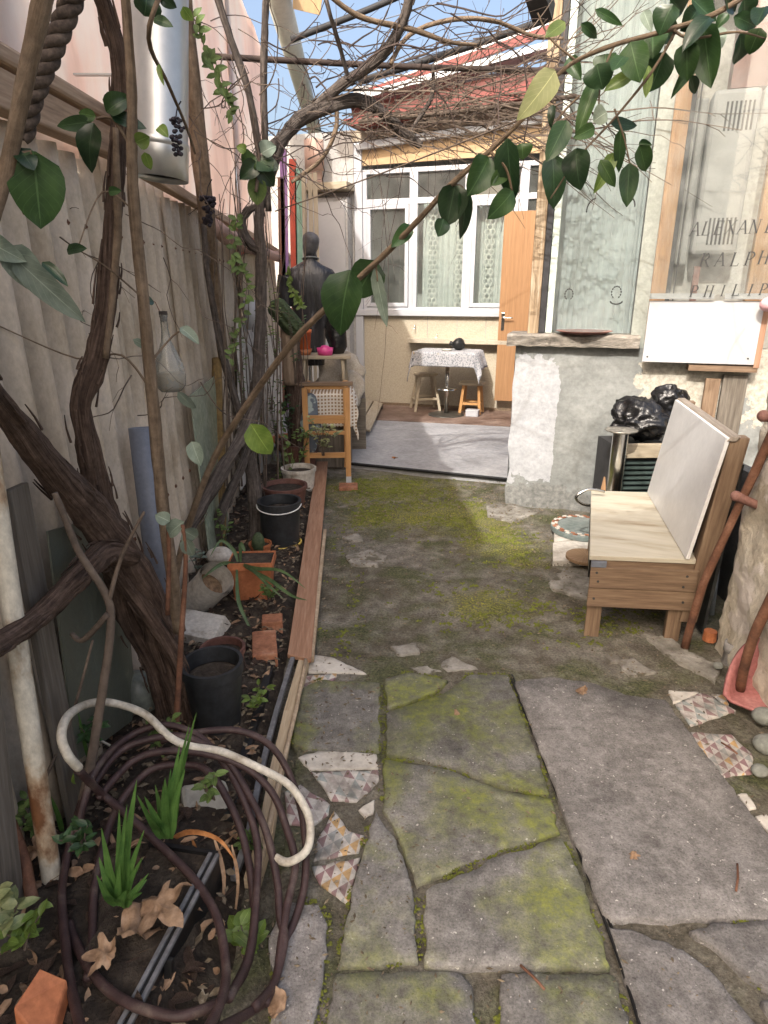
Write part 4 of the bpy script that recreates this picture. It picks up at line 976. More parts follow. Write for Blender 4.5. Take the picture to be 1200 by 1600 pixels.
# heater seen through the glass
h0, h1, z0h, z1h = RB.rect(1098, 138, 1172, 398, -.35); heat = thing('gas_heater', tuple(RB.pt((h0+h1)/2, z0h, -.4)), 'grey enamelled heater with slotted vents behind the lettered glass', 'heater')
m = MB(); m.wbox(RB, h0, h1, z0h, z1h, -.55, -.35); obj('casing', m, M['heater'], heat, bevel=.03)
for zc in (z0h+(z1h-z0h)*.84, z0h+(z1h-z0h)*.15):
    for i in range(7):
        s_ = h0+(h1-h0)*(.32+.09*i); m = MB(); m.wbox(RB, s_-.006, s_+.006, zc-.085, zc+.085, -.352, -.346); obj('vent_slot', m, M['dark_void'], heat)
m = MB(); m.wbox(RB, h0-.12, h0-.015, z0h-.06, z1h-.03, -.58, -.42); obj('side_box', m, plain('grey_side', (.3,.3,.29), .5), heat, bevel=.01)
m = MB(); m.wbox(RB, h0+.1, h0+.32, z1h+.01, HT-.02, -.55, -.4); obj('flue_box', m, plain('dull_red', (.27,.16,.14), .6), heat)
m = MB(); a, b2 = ws(1110,430,-.4), ws(1118,430,-.4); m.wbox(RB, h0+.05, h0+.09, zs+.1, z0h-.07, -.5, -.45); obj('gas_pipe', m, M['rust_pink'], heat)
# white panel
PO = .12
a, b, c, d = RB.rect(1009, 470, 1187, 568, PO); wp = thing('white_panel_board', tuple(RB.pt((a+b)/2, c, PO)), 'blank white board fixed below the lettered glass sheet', 'board')
m = MB(); m.wbox(RB, a, b, c, d, PO-.02, PO); obj('board', m, M['white_panel'], wp, bevel=.002)
for x_, z_ in ((a+.03, c+.035), (b-.04, c+.04)):
    m = MB(); m.lathe(RB.pt(x_, z_, PO), [(.006,0),(.006,.003),(.001,.004)], 10, RB.n); obj('screw', m, M['dark_void'], wp)
m = MB(); m.wbox(RB, b+.001, b+.035, c-.02, d, PO-.05, PO-.004); obj('edge_batten', m, M['plank_red'], wp)
m = MB(); m.wbox(RB, a+.3, b+.03, c-.05, c-.012, PO-.16, PO-.01); obj('shelf_edge', m, M['wood_bench'], wp)
# glass sheet with letters
GO = PO+.03
g0 = ws(1047, 300, GO-.1); zl = RB.sz(1100, 466, GO)[1]
gs = thing('lettered_glass', tuple(RB.pt(a+.3, zl, GO)), 'clear glass sheet printed with dark capital letters', 'glass sheet')
ga0, ga1 = RB.sz(1016,462,GO)[0], RB.sz(1300,462,GO)[0]
m = MB(); N = []; cn = RB.sz(1124,468,GO)[0]; rn = .028
pts = [(ga0,zl)] + [(cn-rn*math.cos(t*math.pi/8), zl+rn*math.sin(t*math.pi/8)) for t in range(9)] + [(ga1,zl),(ga1,HT-.1),(ga0,HT-.1)]
v = [RB.pt(q, z, GO) for q, z in pts]+[RB.pt(q, z, GO-.008) for q, z in pts]; n = len(pts)
m.add(v, [tuple(range(n)), tuple(reversed(range(n,2*n)))]+[(i,n+i,n+(i+1) % n,(i+1) % n) for i in range(n)]); obj('sheet', m, M['glass_sheet'], gs)
m = MB(); m.wbox(RB, ga0, cn-rn-.004, zl-.006, zl+.03, GO-.026, GO-.0095); m.wbox(RB, cn+rn+.004, ga1, zl-.006, zl+.03, GO-.026, GO-.0095); obj('bottom_rail', m, M['white_panel'], gs)
GL = {  # strokes (x0,y0,x1,y1,width) and serif feet (x,y,half) in a unit-high box
 'A': ([(.05,0,.34,1,.05),(.34,1,.66,0,.12),(.14,.36,.52,.36,.045)], [(.06,0,.1),(.66,0,.13)]), 'L': ([(.14,0,.14,1,.12),(.14,.02,.58,.02,.05),(.57,.02,.6,.22,.045)], [(.14,0,.12),(.14,1,.12)]),
 'E': ([(.14,0,.14,1,.12),(.14,.02,.58,.02,.05),(.14,.98,.55,.98,.05),(.14,.52,.44,.52,.045),(.57,.02,.6,.2,.045),(.55,.98,.55,.82,.04),(.44,.44,.44,.6,.035)], [(.12,0,.1),(.12,1,.1)]),
 'X': ([(.08,1,.64,0,.12),(.6,1,.08,0,.05)], [(.08,0,.1),(.64,0,.12),(.08,1,.12),(.6,1,.1)]), 'N': ([(.12,0,.12,1,.05),(.12,1,.62,0,.12),(.62,0,.62,1,.05)], [(.12,0,.1),(.1,1,.1),(.62,1,.1)]),
 'D': ([(.14,0,.14,1,.12),(.14,.98,.4,.98,.05),(.14,.02,.4,.02,.05),(.4,.98,.6,.78,.09),(.6,.78,.64,.5,.12),(.64,.5,.6,.22,.12),(.6,.22,.4,.02,.09)], [(.12,0,.1),(.12,1,.1)]),
 'R': ([(.14,0,.14,1,.12),(.14,.98,.4,.98,.05),(.4,.98,.54,.84,.1),(.54,.84,.54,.66,.12),(.54,.66,.4,.52,.1),(.14,.5,.42,.5,.045),(.36,.5,.66,0,.12)], [(.14,0,.12),(.12,1,.1),(.67,0,.08)]),
 'P': ([(.14,0,.14,1,.12),(.14,.98,.4,.98,.05),(.4,.98,.55,.84,.1),(.55,.84,.55,.64,.12),(.55,.64,.4,.48,.1),(.14,.46,.42,.46,.045)], [(.14,0,.13),(.12,1,.1)]),
 'H': ([(.12,0,.12,1,.12),(.6,0,.6,1,.12),(.12,.52,.6,.52,.045)], [(.12,0,.12),(.12,1,.12),(.6,0,.12),(.6,1,.12)]), 'I': ([(.2,0,.2,1,.12)], [(.2,0,.13),(.2,1,.13)])}
def letters(txt, pos, hpx, par):
    """one part for each printed letter: serif strokes lying on the glass"""
    for ch, (x, y) in zip(txt, pos):
        P_ = RB.hit(x, y, GO+.0012); h = hpx*pxm(x, y, P_.y); q = MB()
        pt = lambda a, b: P_+RB.u*((a+.16*b)*h)+V((0,0,b*h))
        st, sf = GL[ch]
        for k, (x0,y0,x1,y1,w_) in enumerate(st+[(fx-fh,.018 if fy == 0 else .982,fx+fh,.018 if fy == 0 else .982,.036) for fx, fy, fh in sf]):
            dx, dy = x1-x0, y1-y0; L = math.hypot(dx, dy); nx, ny = -dy/L*w_/2, dx/L*w_/2; e = RB.n*(.00008*k)
            if abs(dy) > abs(dx): nx, ny = math.copysign(w_/2, nx), 0
            q.add([pt(x0-nx,y0-ny)+e, pt(x1-nx,y1-ny)+e, pt(x1+nx,y1+ny)+e, pt(x0+nx,y0+ny)+e], [(0,1,2,3)])
        obj('letter', q, M['print'], par)
letters('ALEXAND', [(1076,369),(1094,368),(1113,367),(1131,366),(1150,366),(1168,365),(1193,364)], 20, gs)
letters('RALPH', [(1091,417),(1115,416),(1139,416),(1161,415),(1182,413)], 20, gs)
letters('PHILIP', [(1076,464),(1098,464),(1123,463),(1142,462),(1166,462),(1184,461)], 17, gs)
p = RB.hit(1200, 476, GO+.05); m = MB(); m.blob(p, (.05,.05,.045), 16, 10, lump=.01, ls=9); single('pink_ball', m, plain('soft_pink', (.62,.36,.38), .6), 'pale pink rubber ball at the right end of the white board', 'ball', smooth=True)
# under the board: planks in the recess
for i, (x0, x1, y0, y1, mt, lab) in enumerate([(1112,1150,585,800,'plank_grey','wide weathered plank standing in the recess under the white board'),(1085,1108,590,800,'wood_bench','narrow brown plank standing left of the wide weathered plank')]):
    a, b, c, d = RB.rect(x0, y0, x1, y1, .03); m = MB(); m.wbox(RB, a, b, 0, d, .025+.01*i, .05+.02*i); single('recess_plank', m, M[mt], lab, 'plank', 'planks under the white board', bevel=.004)
# rough plaster wall end on the right
def rough_wall():
    A, B = V((1.72,2.62,0)), V((1.52,1.2,0)); d = (B-A); m = MB(); nu, nz = 70, 90; L = d.length; u = d.normalized(); nn = V((-abs(u.y), u.x*math.copysign(1, -u.y), 0)); nn = V((u.y, -u.x, 0))
    if nn.x > 0: nn = -nn
    for j in range(nz+1):
        z = -.06+1.75*j/nz
        for i in range(nu+1):
            s_ = L*i/nu; p = A+u*s_
            h = .025*noise.noise(V((s_*4,z*4,1)))+.012*noise.noise(V((s_*11,z*11,2)))+.008*noise.noise(V((s_*34,z*34,3)))+.03*max(0,.5-z)
            if i == 0: h -= .03
            m.v.append(p+nn*h+u*(.03*noise.noise(V((z*6,1,1))) if i < 3 else 0)+V((0,0,z)))
    for j in range(nz):
        for i in range(nu): a = j*(nu+1)+i; m.f.append([a,a+1,a+nu+2,a+nu+1]); m.uv.append([(0,0)]*4)
    q = [A-nn*.4, A-nn*.02, B-nn*.02, B-nn*.4]
    m.box8([p+V((0,0,-.06)) for p in q]+[p+V((0,0,1.68)) for p in q])
    return m
single('rough_wall', rough_wall(), M['rough_wall'], 'lumpy cream plaster wall stub at the right picture edge', 'wall', smooth=True)
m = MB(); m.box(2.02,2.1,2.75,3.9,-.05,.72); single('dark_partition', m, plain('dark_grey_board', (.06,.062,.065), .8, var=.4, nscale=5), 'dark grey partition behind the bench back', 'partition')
# black sheet between bench back and rough wall
m = MB(); m.quadslab([V((1.70,2.72,0)), V((1.80,3.3,0)), V((1.86,3.3,.86)), V((1.74,2.72,.86))], (.015,-.003,0)); single('black_sheet', m, rough_mat('dark_tarred_board', [(.3,(.02,.022,.024)),(.6,(.06,.062,.06)),(.8,(.16,.16,.14))], 6, .8, .4, 30), 'tall dark board standing between bench and rough wall', 'board')
m = MB(); p = gd(1112,960,.02); m.tube([p, p+V((0.0,.05,.55))], .012, 8, 1); single('white_tube', m, plain('blue_white_tube', (.4,.44,.5), .4), 'thin pale tube standing behind the rusty pipe by the bench', 'tube', smooth=True)

# ================================================================== BENCH AND THINGS AROUND IT
A = gd(925,868,.42); u_ = V((.345,.94,0)).normalized(); v_ = V((.985,-.15,0)).normalized(); BL, BD = 1.08, .47
bn = thing('wooden_bench', (A.x+v_.x*.25, A.y+.4, 0), 'plywood-fronted bench with cream seat and white back board', 'bench')
SK = .0
bp = lambda s, d, z: A+u_*s+v_*(d-SK*s/BL)+V((0,0,z-.42))
def bbox(s0, s1, d0, d1, z0, z1, lean=0): return MB().box8([bp(s0,d0,z0),bp(s0,d1,z0),bp(s1,d1,z0),bp(s1,d0,z0),bp(s0,d0+lean,z1),bp(s0,d1+lean,z1),bp(s1,d1+lean,z1),bp(s1,d0+lean,z1)])
obj('seat', bbox(-.01,BL,-.012,BD,.4,.424), M['seat_paint'], bn, bevel=.004)
obj('front_rail', bbox(-.004,.02,.0,BD,.36,.398), M['wood_bench'], bn, bevel=.003)
obj('end_board', bbox(-.028,-.006,.0,BD+.02,.265,.372), M['wood_bench'], bn, bevel=.003)
obj('end_board', bbox(-.026,-.006,.0,BD+.02,.165,.262), M['wood_bench'], bn, bevel=.003)
obj('side_rail', bbox(.02,BL-.02,-.008,.014,.3,.398), M['black'], bn)
for s, d in ((.0,.0),(.0,BD-.09),(BL-.07,.0),(BL-.07,BD-.09)): obj('leg', bbox(s+.0,s+.06,d+.004,d+.075,-.015,.355), M['wood_bench'], bn, bevel=.004)
SK = .1
obj('back_board', bbox(-.02,BL*.98,BD-.05,BD-.032,.427,1.0,.085), M['white_sunlit'], bn, bevel=.003)
obj('back_post', bbox(-.015,.06,BD-.03,BD+.05,.1,1.0,.085), M['wood_bench'], bn, bevel=.004)
obj('back_post', bbox(BL-.1,BL-.04,BD-.03,BD+.05,.1,1.0,.085), M['wood_bench'], bn, bevel=.004)
obj('top_rail', bbox(-.025,BL,BD+.036,BD+.075,.985,1.008,.02), wood_mat('grey_top_rail', (.14,.11,.085),(.26,.22,.18),(.36,.32,.28)), bn, bevel=.004)
SK = .0
for d_, z_ in ((.03,.345),(.44,.345),(.03,.21),(.44,.21),(.04,.30),(.43,.29)):
    m = MB(); m.lathe(bp(-.029,d_,z_), [(.006,-.002),(.006,.001),(.001,.002)], 8, -u_); obj('screw', m, M['dark_void'], bn)
obj('corner_plate', bbox(-.032,-.007,.0,.07,.374,.398), M['pvc_grey'], bn)
# chrome ashtray stand
p = at(960,760,3.9); p = V((p.x, 3.9, 0)); top = at(958, 676, p.y).z; s_ = pxm(958,700,p.y); st = thing('ashtray_stand', tuple(p), 'chrome cylindrical ashtray stand beside the bench', 'ashtray stand')
m = MB(); m.lathe(p, [(12*s_,0),(12*s_,top)], 24, cap0=True); obj('cylinder', m, M['chrome'], st, smooth=True)
m = MB(); m.lathe(p+V((0,0,top)), [(11*s_,-.004),(24*s_,.012),(25*s_,.02),(20*s_,.016),(.001,.006)], 24); obj('dish', m, plain('dirty_dish', (.36,.34,.3), .4, metal=.6, var=.4, nscale=40), st, smooth=True)
# crate with dark louvres and cream rail behind the bench
c0 = V((p.x+.06, 4.02, 0)); ct = thing('louvred_crate', (c0.x+.2, 4.1, 0), 'dark louvred crate with a cream front rail behind the bench', 'crate')
cx0, cx1 = at(965,740,4.0).x, at(1050,740,4.0).x; ztop = at(1000,694,4.0).z; zmid = at(1000,716,4.0).z; zlo = at(1000,766,4.0).z
m = MB(); m.box(cx0,cx1,4.0,4.03,zmid,ztop); obj('rail', m, M['wood_cream'], ct, bevel=.004)
m = MB(); m.box(cx0,cx1,4.06,4.4,0,ztop-.03); obj('body', m, M['dark_void'], ct)
k = 0; z = zlo-.1
while z < zmid-.03:
    m = MB(); m.beam((cx0,4.04,z),(cx1,4.04,z),.03,.008,(0,-.5,1)); obj('louvre', m, plain('dark_green_slat', (.05,.07,.065), .35) if k == 0 else M['louv'], ct)
    if k == 0: M['louv'] = bpy.data.materials['dark_green_slat']
    z += .035; k += 1
m = MB(); m.box(cx0-.03,cx0-.002,4.0,4.05,0,ztop); obj('post', m, M['dark_void'], ct)
# rubbish bags
def bag(c, r, lump, seed, rot=0): 
    m = MB(); m.blob(c, r, 64, 44, lump=lump, ls=4.0+seed, crease=.075, rot=rot); return m
zc_ = ztop+.115; cc = at(1003, 650, 4.2); m = bag(V((cc.x,4.2,zc_)), (.235,.18,.15), .07, 1.2); single('rubbish_bag', m, M['bag'], 'large crumpled black rubbish bag on top of the louvred crate', 'bag', smooth=True)
cc = at(1056, 622, 4.28); m = bag(V((cc.x-.01,4.32,cc.z-.03)), (.145,.11,.125), .07, 2, .4); single('rubbish_bag', m, M['bag'], 'small black rubbish bag tucked behind the large one', 'bag', smooth=True)
m = MB(); q = at(925,770,3.78); m.beam(gd(930,830,.03), at(965,690,4.3), .06, .03, (0,1,0)); single('leaning_slat', m, M['wood_post'], 'split pine slat leaning behind the chrome stand', 'slat', bevel=.003)
p = at(918,776,3.62); m = MB(); m.tube([p+V((.1,0,.03)), p+V((.0,0,.045)), p+V((-.07,-.0,.0)), p+V((-.02,0,-.05)), p+V((.1,0,-.06))], .009, 8, 5); single('metal_handle', m, M['chrome'], 'curved metal handle sticking out beside the bench seat', 'handle', smooth=True)
# mosaic disc, tiles and wooden disc left of the bench
c = gd(912, 822, .06); md = thing('mosaic_disc', (c.x, c.y, 0), 'round mosaic tabletop with red and white chip border lying by the bench', 'tabletop')
rx = 50*pxm(912,822,c.y); m = MB(); m.lathe(c, [(.001,-.03),(rx,-.03),(rx,0),(rx*.985,.003),(rx*.78,.003),(.001,.003)], 36); obj('disc', m, plaster_mat('green_grey_stone', (.12,.15,.14),(.18,.21,.2),(.25,.27,.26),6,.2), md)
for i in range(26):
    for k, rr_ in ((0,.93),(1,.84)):
        t = 2*math.pi*(i+.5*k)/26; m = MB(); d = V((math.cos(t),math.sin(t),0)); q = V((-d.y,d.x,0)); o_ = c+d*rx*rr_+V((0,0,.0045)); hw = .018
        m.box8([o_-d*hw*.55-q*hw*.8,o_+d*hw*.55-q*hw*.8,o_+d*hw*.55+q*hw*.8,o_-d*hw*.55+q*hw*.8]+[a+V((0,0,.005)) for a in (o_-d*hw*.55-q*hw*.8,o_+d*hw*.55-q*hw*.8,o_+d*hw*.55+q*hw*.8,o_-d*hw*.55+q*hw*.8)])
        obj('chip', m, M['brick'] if (i+k) % 2 else M['tile_w'], md)
for i, (px, lab) in enumerate([([(866,822),(905,824),(928,838),(866,845)],'white square tile lying half under the mosaic disc'),([(864,847),(925,840),(925,874),(864,875)],'white square tile lying in front of the mosaic disc')]):
    pl = [gd(x,y,.03) for x,y in px]; m = MB(); m.prism([tuple(p)[:2] for p in pl], -.02, .025); single('floor_tile', m, M['tile_w'], lab, 'tile', 'white tiles beside the bench', bevel=.002)
c = gd(915, 868, .045); rx = 30*pxm(915,868,c.y); m = MB(); m.lathe(c, [(.001,-.018),(rx,-.018),(rx,0),(.001,.001)], 28); single('wooden_disc', m, wood_mat('brown_disc', (.17,.11,.065),(.26,.17,.1),(.34,.23,.15)), 'flat brown wooden disc on the ground by the bench leg', 'disc')
# rusty pole with side handle, second pole with scoop
g = gd(1070,1012,0); m = MB(); m.tube([g, at(1098,915,g.y-.02), at(1148,805,g.y-.06), at(1205,680,g.y-.1), at(1230,610,g.y-.12)], [.018,.017,.018,.018,.018], 12, 4, lump=.18); rpole = thing('rusty_pole', tuple(g), 'knobbly rusty pole with side handle leaning on the rough wall', 'pole')
obj('shaft', m, M['rust'], rpole, smooth=True)
q0 = at(1150,775,g.y-.075); m = MB(); m.tube([q0, q0+V((.12,-.02,-.05)), q0+V((.3,-.06,-.13))], [.021,.018,.018], 12, 3); m.blob(q0, (.023,.023,.023), 10, 8); obj('side_handle', m, M['rust_pink'], rpole, smooth=True)
q0 = at(1193,650,g.y-.16); m = MB(); m.tube([q0+V((.2,-.03,-.03)), q0], [.02,.021], 12, 2); m.blob(q0, (.024,.024,.024), 10, 8); single('pole_handle', m, M['rust_pink'], 'faded red handle end poking in at the right picture edge', 'handle', smooth=True)
g = gd(1152,1088,.02); sp_ = thing('red_scoop', tuple(g), 'faded red scoop shovel with rusty shaft at the right picture edge', 'shovel')
m = MB(); m.tube([g+V((.02,.02,.02)), at(1172,1010,g.y-.03), at(1205,935,g.y-.06), at(1260,820,g.y-.12)], .019, 12, 4, lump=.15); obj('shaft', m, M['rust'], sp_, smooth=True)
def scoop():
    m = MB(); n = 24; l0 = gd(1141,1097,.03); d = (gd(1290,1162,.03)-l0).normalized(); bk = V((.45,.85,0)).normalized()
    for j in range(n+1):
        t = j/n; th = t*math.pi/2; o_ = l0+d*(.2*(1-math.cos(th)))+bk*(.23*math.sin(th)); h = .02+.2*math.sin(min(1,t*1.3)*math.pi/2)
        c = l0+d*.3+bk*.03; out = (o_-c); out.z = 0; out.normalize()
        m.v += [V((c.x,c.y,.03)), V((c.x*.45+o_.x*.55,c.y*.45+o_.y*.55,.03)), V((o_.x,o_.y,.032)), V((o_.x+out.x*.012,o_.y+out.y*.012,.03+h*.5)), V((o_.x+out.x*.03,o_.y+out.y*.03,.03+h))]
    for j in range(n):
        for i in range(4): a = j*5+i; m.f.append([a,a+1,a+6,a+5]); m.uv.append([(0,0)]*4)
    return m
obj('pan', scoop(), M['scoop'], sp_, smooth=True, solid=.01)
p = gd(1138,1035,.0); m = MB(); s_ = pxm(1138,1010,p.y); m.lathe(p+V((.02,.02,-.02)), [(12*s_,0),(12*s_,.06),(14*s_,.065),(14*s_,.11),(11*s_,.11),(10*s_,.03)], 20, (.05,.0,1)); single('pipe_stub', m, M['pvc_pale'], 'short dusty grey pipe stub at the foot of the rough wall', 'pipe', smooth=True)
for i, (x, y, r, lab) in enumerate([(1195,1120,.045,'rounded grey stone below the red scoop'),(1200,1165,.05,'rounded grey stone at the right edge below the other'),(1122,1040,.02,'small pale pebble beside the grey pipe stub'),(1187,1205,.03,'mossy stone at the right edge beside the large slab')]):
    c = gd(x,y,.02); m = MB(); m.blob(c, (r,r*.9,r*.7), 18, 12, lump=r*.25, ls=14); single('edge_stone', m, M['boulder'], lab, 'stone', 'stones at the foot of the right wall', smooth=True)
m = MB(); m.lathe(gd(1108,1000,.0), [(.001,.05),(.03,.05),(.032,.0)], 12); single('clay_cup', m, M['clay'], 'small broken clay cup behind the bench leg', 'cup')
# metal strip between the slabs
m = MB(); pts = [gd(x,y,.0) for x,y in ((797,1056),(835,1150),(870,1240),(908,1340),(943,1432),(975,1520),(1000,1600),(1025,1680))]
for dx in (-.004, .008): m.tube([p+V((dx,0,.006)) for p in pts], .0045, 6, 3)
single('joint_strip', m, M['black'], 'thin dark double strip running between mossy slabs and large grey slab', 'strip')
# unseen tall block, added behind the viewer to shade the near paving
bx0, bx1, by0, by1, bz = -11.0, -3.6, -24.0, -15.0, 16.6
hb = thing('shade_block', ((bx0+bx1)/2, (by0+by1)/2, 0), 'tall plain unseen block added behind the viewer to shade the paving', 'shade block')
m = MB(); m.box(bx0,bx1,by0,by1,-.02,bz); obj('wall', m, M['cream_wall'], hb)
m = MB(); m.box(bx0-.3,bx1+.3,by0-.3,by1+.3,bz,bz+.2); obj('roof', m, M['dark_void'], hb)
for fz in range(5):
    for fx in range(4):
        x_ = bx0+.7+fx*1.75; z_ = 1.0+fz*3.2; m = MB(); m.box(x_,x_+1.1,by1,by1+.03,z_,z_+1.4); wn2 = obj('window', m, M['upvc'], hb); m = MB(); m.box(x_+.08,x_+1.02,by1+.03,by1+.034,z_+.08,z_+1.32); obj('pane', m, M['dark_void'], wn2)

# ================================================================== BED EDGE AND POTS
def pp(lst): return [at(x, y, Y) for x, y, Y in lst]
# reddish board along the path
q = [gd(449,1022,.055), gd(486,1030,.055), gd(513,712,.055), gd(497,706,.055)]; m = MB(); m.quadslab(q, (0,0,-.022))
single('path_board', m, M['plank_red'], 'long reddish board laid along the edge of the bed', 'board', bevel=.004)
q = [gd(500,735,.03), gd(518,735,.03), gd(520,700,.03), gd(506,700,.03)]
m = MB(); a, b = gd(487,1030,.03), gd(508,830,.03); m.beam(a, b, .02, .03); single('white_batten', m, M['cable'], 'thin pale batten beside the reddish board', 'batten')
pts = [gd(x,y,.07) for x,y in ((464,1020),(440,1100),(415,1200),(398,1290),(375,1360))]
m = MB(); m.tube([p+V((-.02,0,-.03)) for p in pts], .013, 4, 2); single('edging_plank', m, M['rim'], 'grey metal edging rail along the near part of the bed', 'edging')
m = MB()
for i in range(len(pts)-1): m.beam(pts[i]+V((.03,0,-.05)), pts[i+1]+V((.03,0,-.05)), .045, .04)
single('edge_timber', m, wood_mat('pale_edge_timber', (.3,.22,.14),(.42,.33,.22),(.52,.43,.31)), 'pale weathered timber edging along the near bed', 'edging')
m = MB(); m.tube([gd(x,y,.045) for x,y in ((478,1030),(462,1110),(440,1200),(420,1290),(405,1360))], .009, 8, 3); single('cream_cable', m, M['cable'], 'cream hose lying along the bed edging', 'hose', smooth=True)
m = MB(); pts2 = [gd(x,y,.03) for x,y in ((447,1000),(425,1090),(395,1200),(375,1290))]
for i in range(3): m.beam(pts2[i]+V((-.035,0,-.02)), pts2[i+1]+V((-.035,0,-.02)), .03, .10)
single('black_edging', m, M['black'], 'black plastic bed edging behind the grey rail', 'edging')
# black trough with metal rim, bottom left
T0, T1 = gd(338,1335,.16), gd(195,1610,.16); tr = thing('black_trough', (T0.x, T0.y-.2, 0), 'long black plastic trough with grey metal rim at the bottom left', 'trough')
td_ = (T1-T0).normalized(); tn = V((-td_.y, td_.x, 0)); 
if tn.x > 0: tn = -tn
T1 = T1+td_*.12
m = MB(); m.quadslab([T0, T1, T1-V((0,0,.2)), T0-V((0,0,.2))], tn*.012); m.quadslab([T0, T0+tn*.2, T0+tn*.2-V((0,0,.2)), T0-V((0,0,.2))], -td_*.012); obj('body', m, M['black'], tr)
m = MB(); m.beam(T0-tn*.004, T1-tn*.004, .011, .012); m.beam(T0+tn*.016, T1+tn*.016, .011, .012); obj('rim', m, M['rim'], tr, bevel=.002)
m = MB(); a, b = T0+tn*.024-V((0,0,.012)), T1+tn*.024-V((0,0,.012)); m.quadslab([a,b,b+tn*.17,a+tn*.17], (0,0,-.03)); obj('soil_fill', m, M['soil'], tr)
m = MB(); c = (T0+T1)/2-tn*.012-V((0,0,.01)); m.beam(c, c-V((0,0,.17))+td_*.05, .018, .012, td_); obj('rib', m, M['black'], tr)
# pots
def pot(px, py, wtop, hpx, mat, name, label, taper=.78, fill=True, dep=None, zb=.03, seg=32, cat='pot', lean=(0,0,1), rimw=1.05):
    c = gd(px, py, zb) if dep is None else at(px, py, dep)
    s_ = pxm(px, py, c.y); r = wtop*s_/2; h = hpx*s_
    t = thing(name, tuple(c), label, cat); m = MB()
    m.lathe(c, [(.001,0),(r*taper,0),(r*.99,h*.86),(r*rimw,h*.86),(r*rimw,h),(r*.93,h),(r*.9,h*.8)], seg, lean); o = obj('pot_wall', m, mat, t, smooth=True)
    mod = o.modifiers.new('es', 'EDGE_SPLIT'); mod.split_angle = R(35)
    if fill:
        m = MB(); n = 16
        m.lathe(c, [(r*.93,h*.78),(r*.6,h*.83),(r*.3,h*.8),(.001,h*.84)], n, lean); obj('soil_fill', m, M['soil'], t, smooth=True)
    return t, c, r, h
pot(341,1136,88,118,M['black_pot'],'black_pot','tall black plastic flower pot of soil beside the vine trunk')
pot(352,1062,66,58,M['clay_dark'],'brown_pot','round brown pot tucked behind the tall black pot')
# rectangular orange planter
c = gd(396,946,.03); s_ = pxm(396,946,c.y); pw, ph, pd = 32*s_, 70*s_, .13
op = thing('orange_planter', tuple(c), 'orange rectangular plastic planter with strap-leaved plant', 'planter'); m = MB()
m.box8([c+V((-pw*.88,0,0)),c+V((pw*.82,0,0)),c+V((pw*.82,pd,0)),c+V((-pw*.88,pd,0)),c+V((-pw,-.01,ph)),c+V((pw,-.01,ph)),c+V((pw,pd+.01,ph)),c+V((-pw,pd+.01,ph))]); obj('body', m, M['clay'], op, bevel=.008)
m = MB(); zz = ph-.028
for a in ((-pw*1.06,pw*1.06,-.02,-.012),(-pw*1.06,pw*1.06,pd+.012,pd+.02),(-pw*1.06,-pw*1.0,-.012,pd+.012),(pw*1.0,pw*1.06,-.012,pd+.012)): m.box(c.x+a[0],c.x+a[1],c.y+a[2],c.y+a[3],c.z+zz,c.z+zz+.04)
obj('rim', m, M['clay'], op)
m = MB(); m.box(c.x-pw*.98,c.x+pw*.98,c.y-.008,c.y+pd+.008,c.z+ph,c.z+ph+.006); obj('soil_fill', m, M['soil'], op)
def blade(m, pts, w0, seg=5, nrm=None, taper=1.0):
    """long strap leaf along a polyline with a shallow V section"""
    P, _ = resample(pts, 1, seg); n = len(P); vs = []; fs = []; uv = []
    for i, p in enumerate(P):
        t = (P[min(i+1,n-1)]-P[max(i-1,0)]).normalized(); sd_ = t.cross(nrm if nrm else V((.2,-1,.3))).normalized(); up = sd_.cross(t)
        f = i/(n-1); wv = w0*min(1, .3+f*2.2)*(1-f**2.2*taper)*.5+.0004
        vs += [p-sd_*wv+up*wv*.35, p, p+sd_*wv+up*wv*.35]
    for i in range(n-1):
        for j in (0,1): a = i*3+j; fs.append((a,a+1,a+4,a+3)); uv.append([(j/2,i/n),((j+1)/2,i/n),((j+1)/2,(i+1)/n),(j/2,(i+1)/n)])
    return m.add(vs, fs, uv)
sp1 = thing('strap_leaf_plant', tuple(c+V((-.05,.04,ph))), 'green strap-leaved plant arching out of the orange planter', 'plant')
Yp = c.y+.02
for pts in ([(372,880,Yp),(400,888,Yp-.12),(440,892,Yp-.25),(478,920,Yp-.34)],[(375,882,Yp),(420,905,Yp-.2),(455,930,Yp-.3),(480,938,Yp-.36)],[(378,880,Yp),(395,890,Yp-.15),(420,915,Yp-.28),(443,935,Yp-.32)],[(372,880,Yp),(365,860,Yp+.02),(345,845,Yp+.02),(328,870,Yp-.03)],[(376,882,Yp),(376,850,Yp),(382,860,Yp-.03),(383,862,Yp-.04)],[(370,880,Yp),(372,935,Yp-.2),(385,970,Yp-.28),(400,1000,Yp-.32)],[(372,882,Yp),(350,880,Yp-.05),(330,892,Yp-.1),(315,905,Yp-.12)]):
    m = MB(); blade(m, pp(pts), .021); obj('leaf', m, M['strap'], sp1, smooth=True)
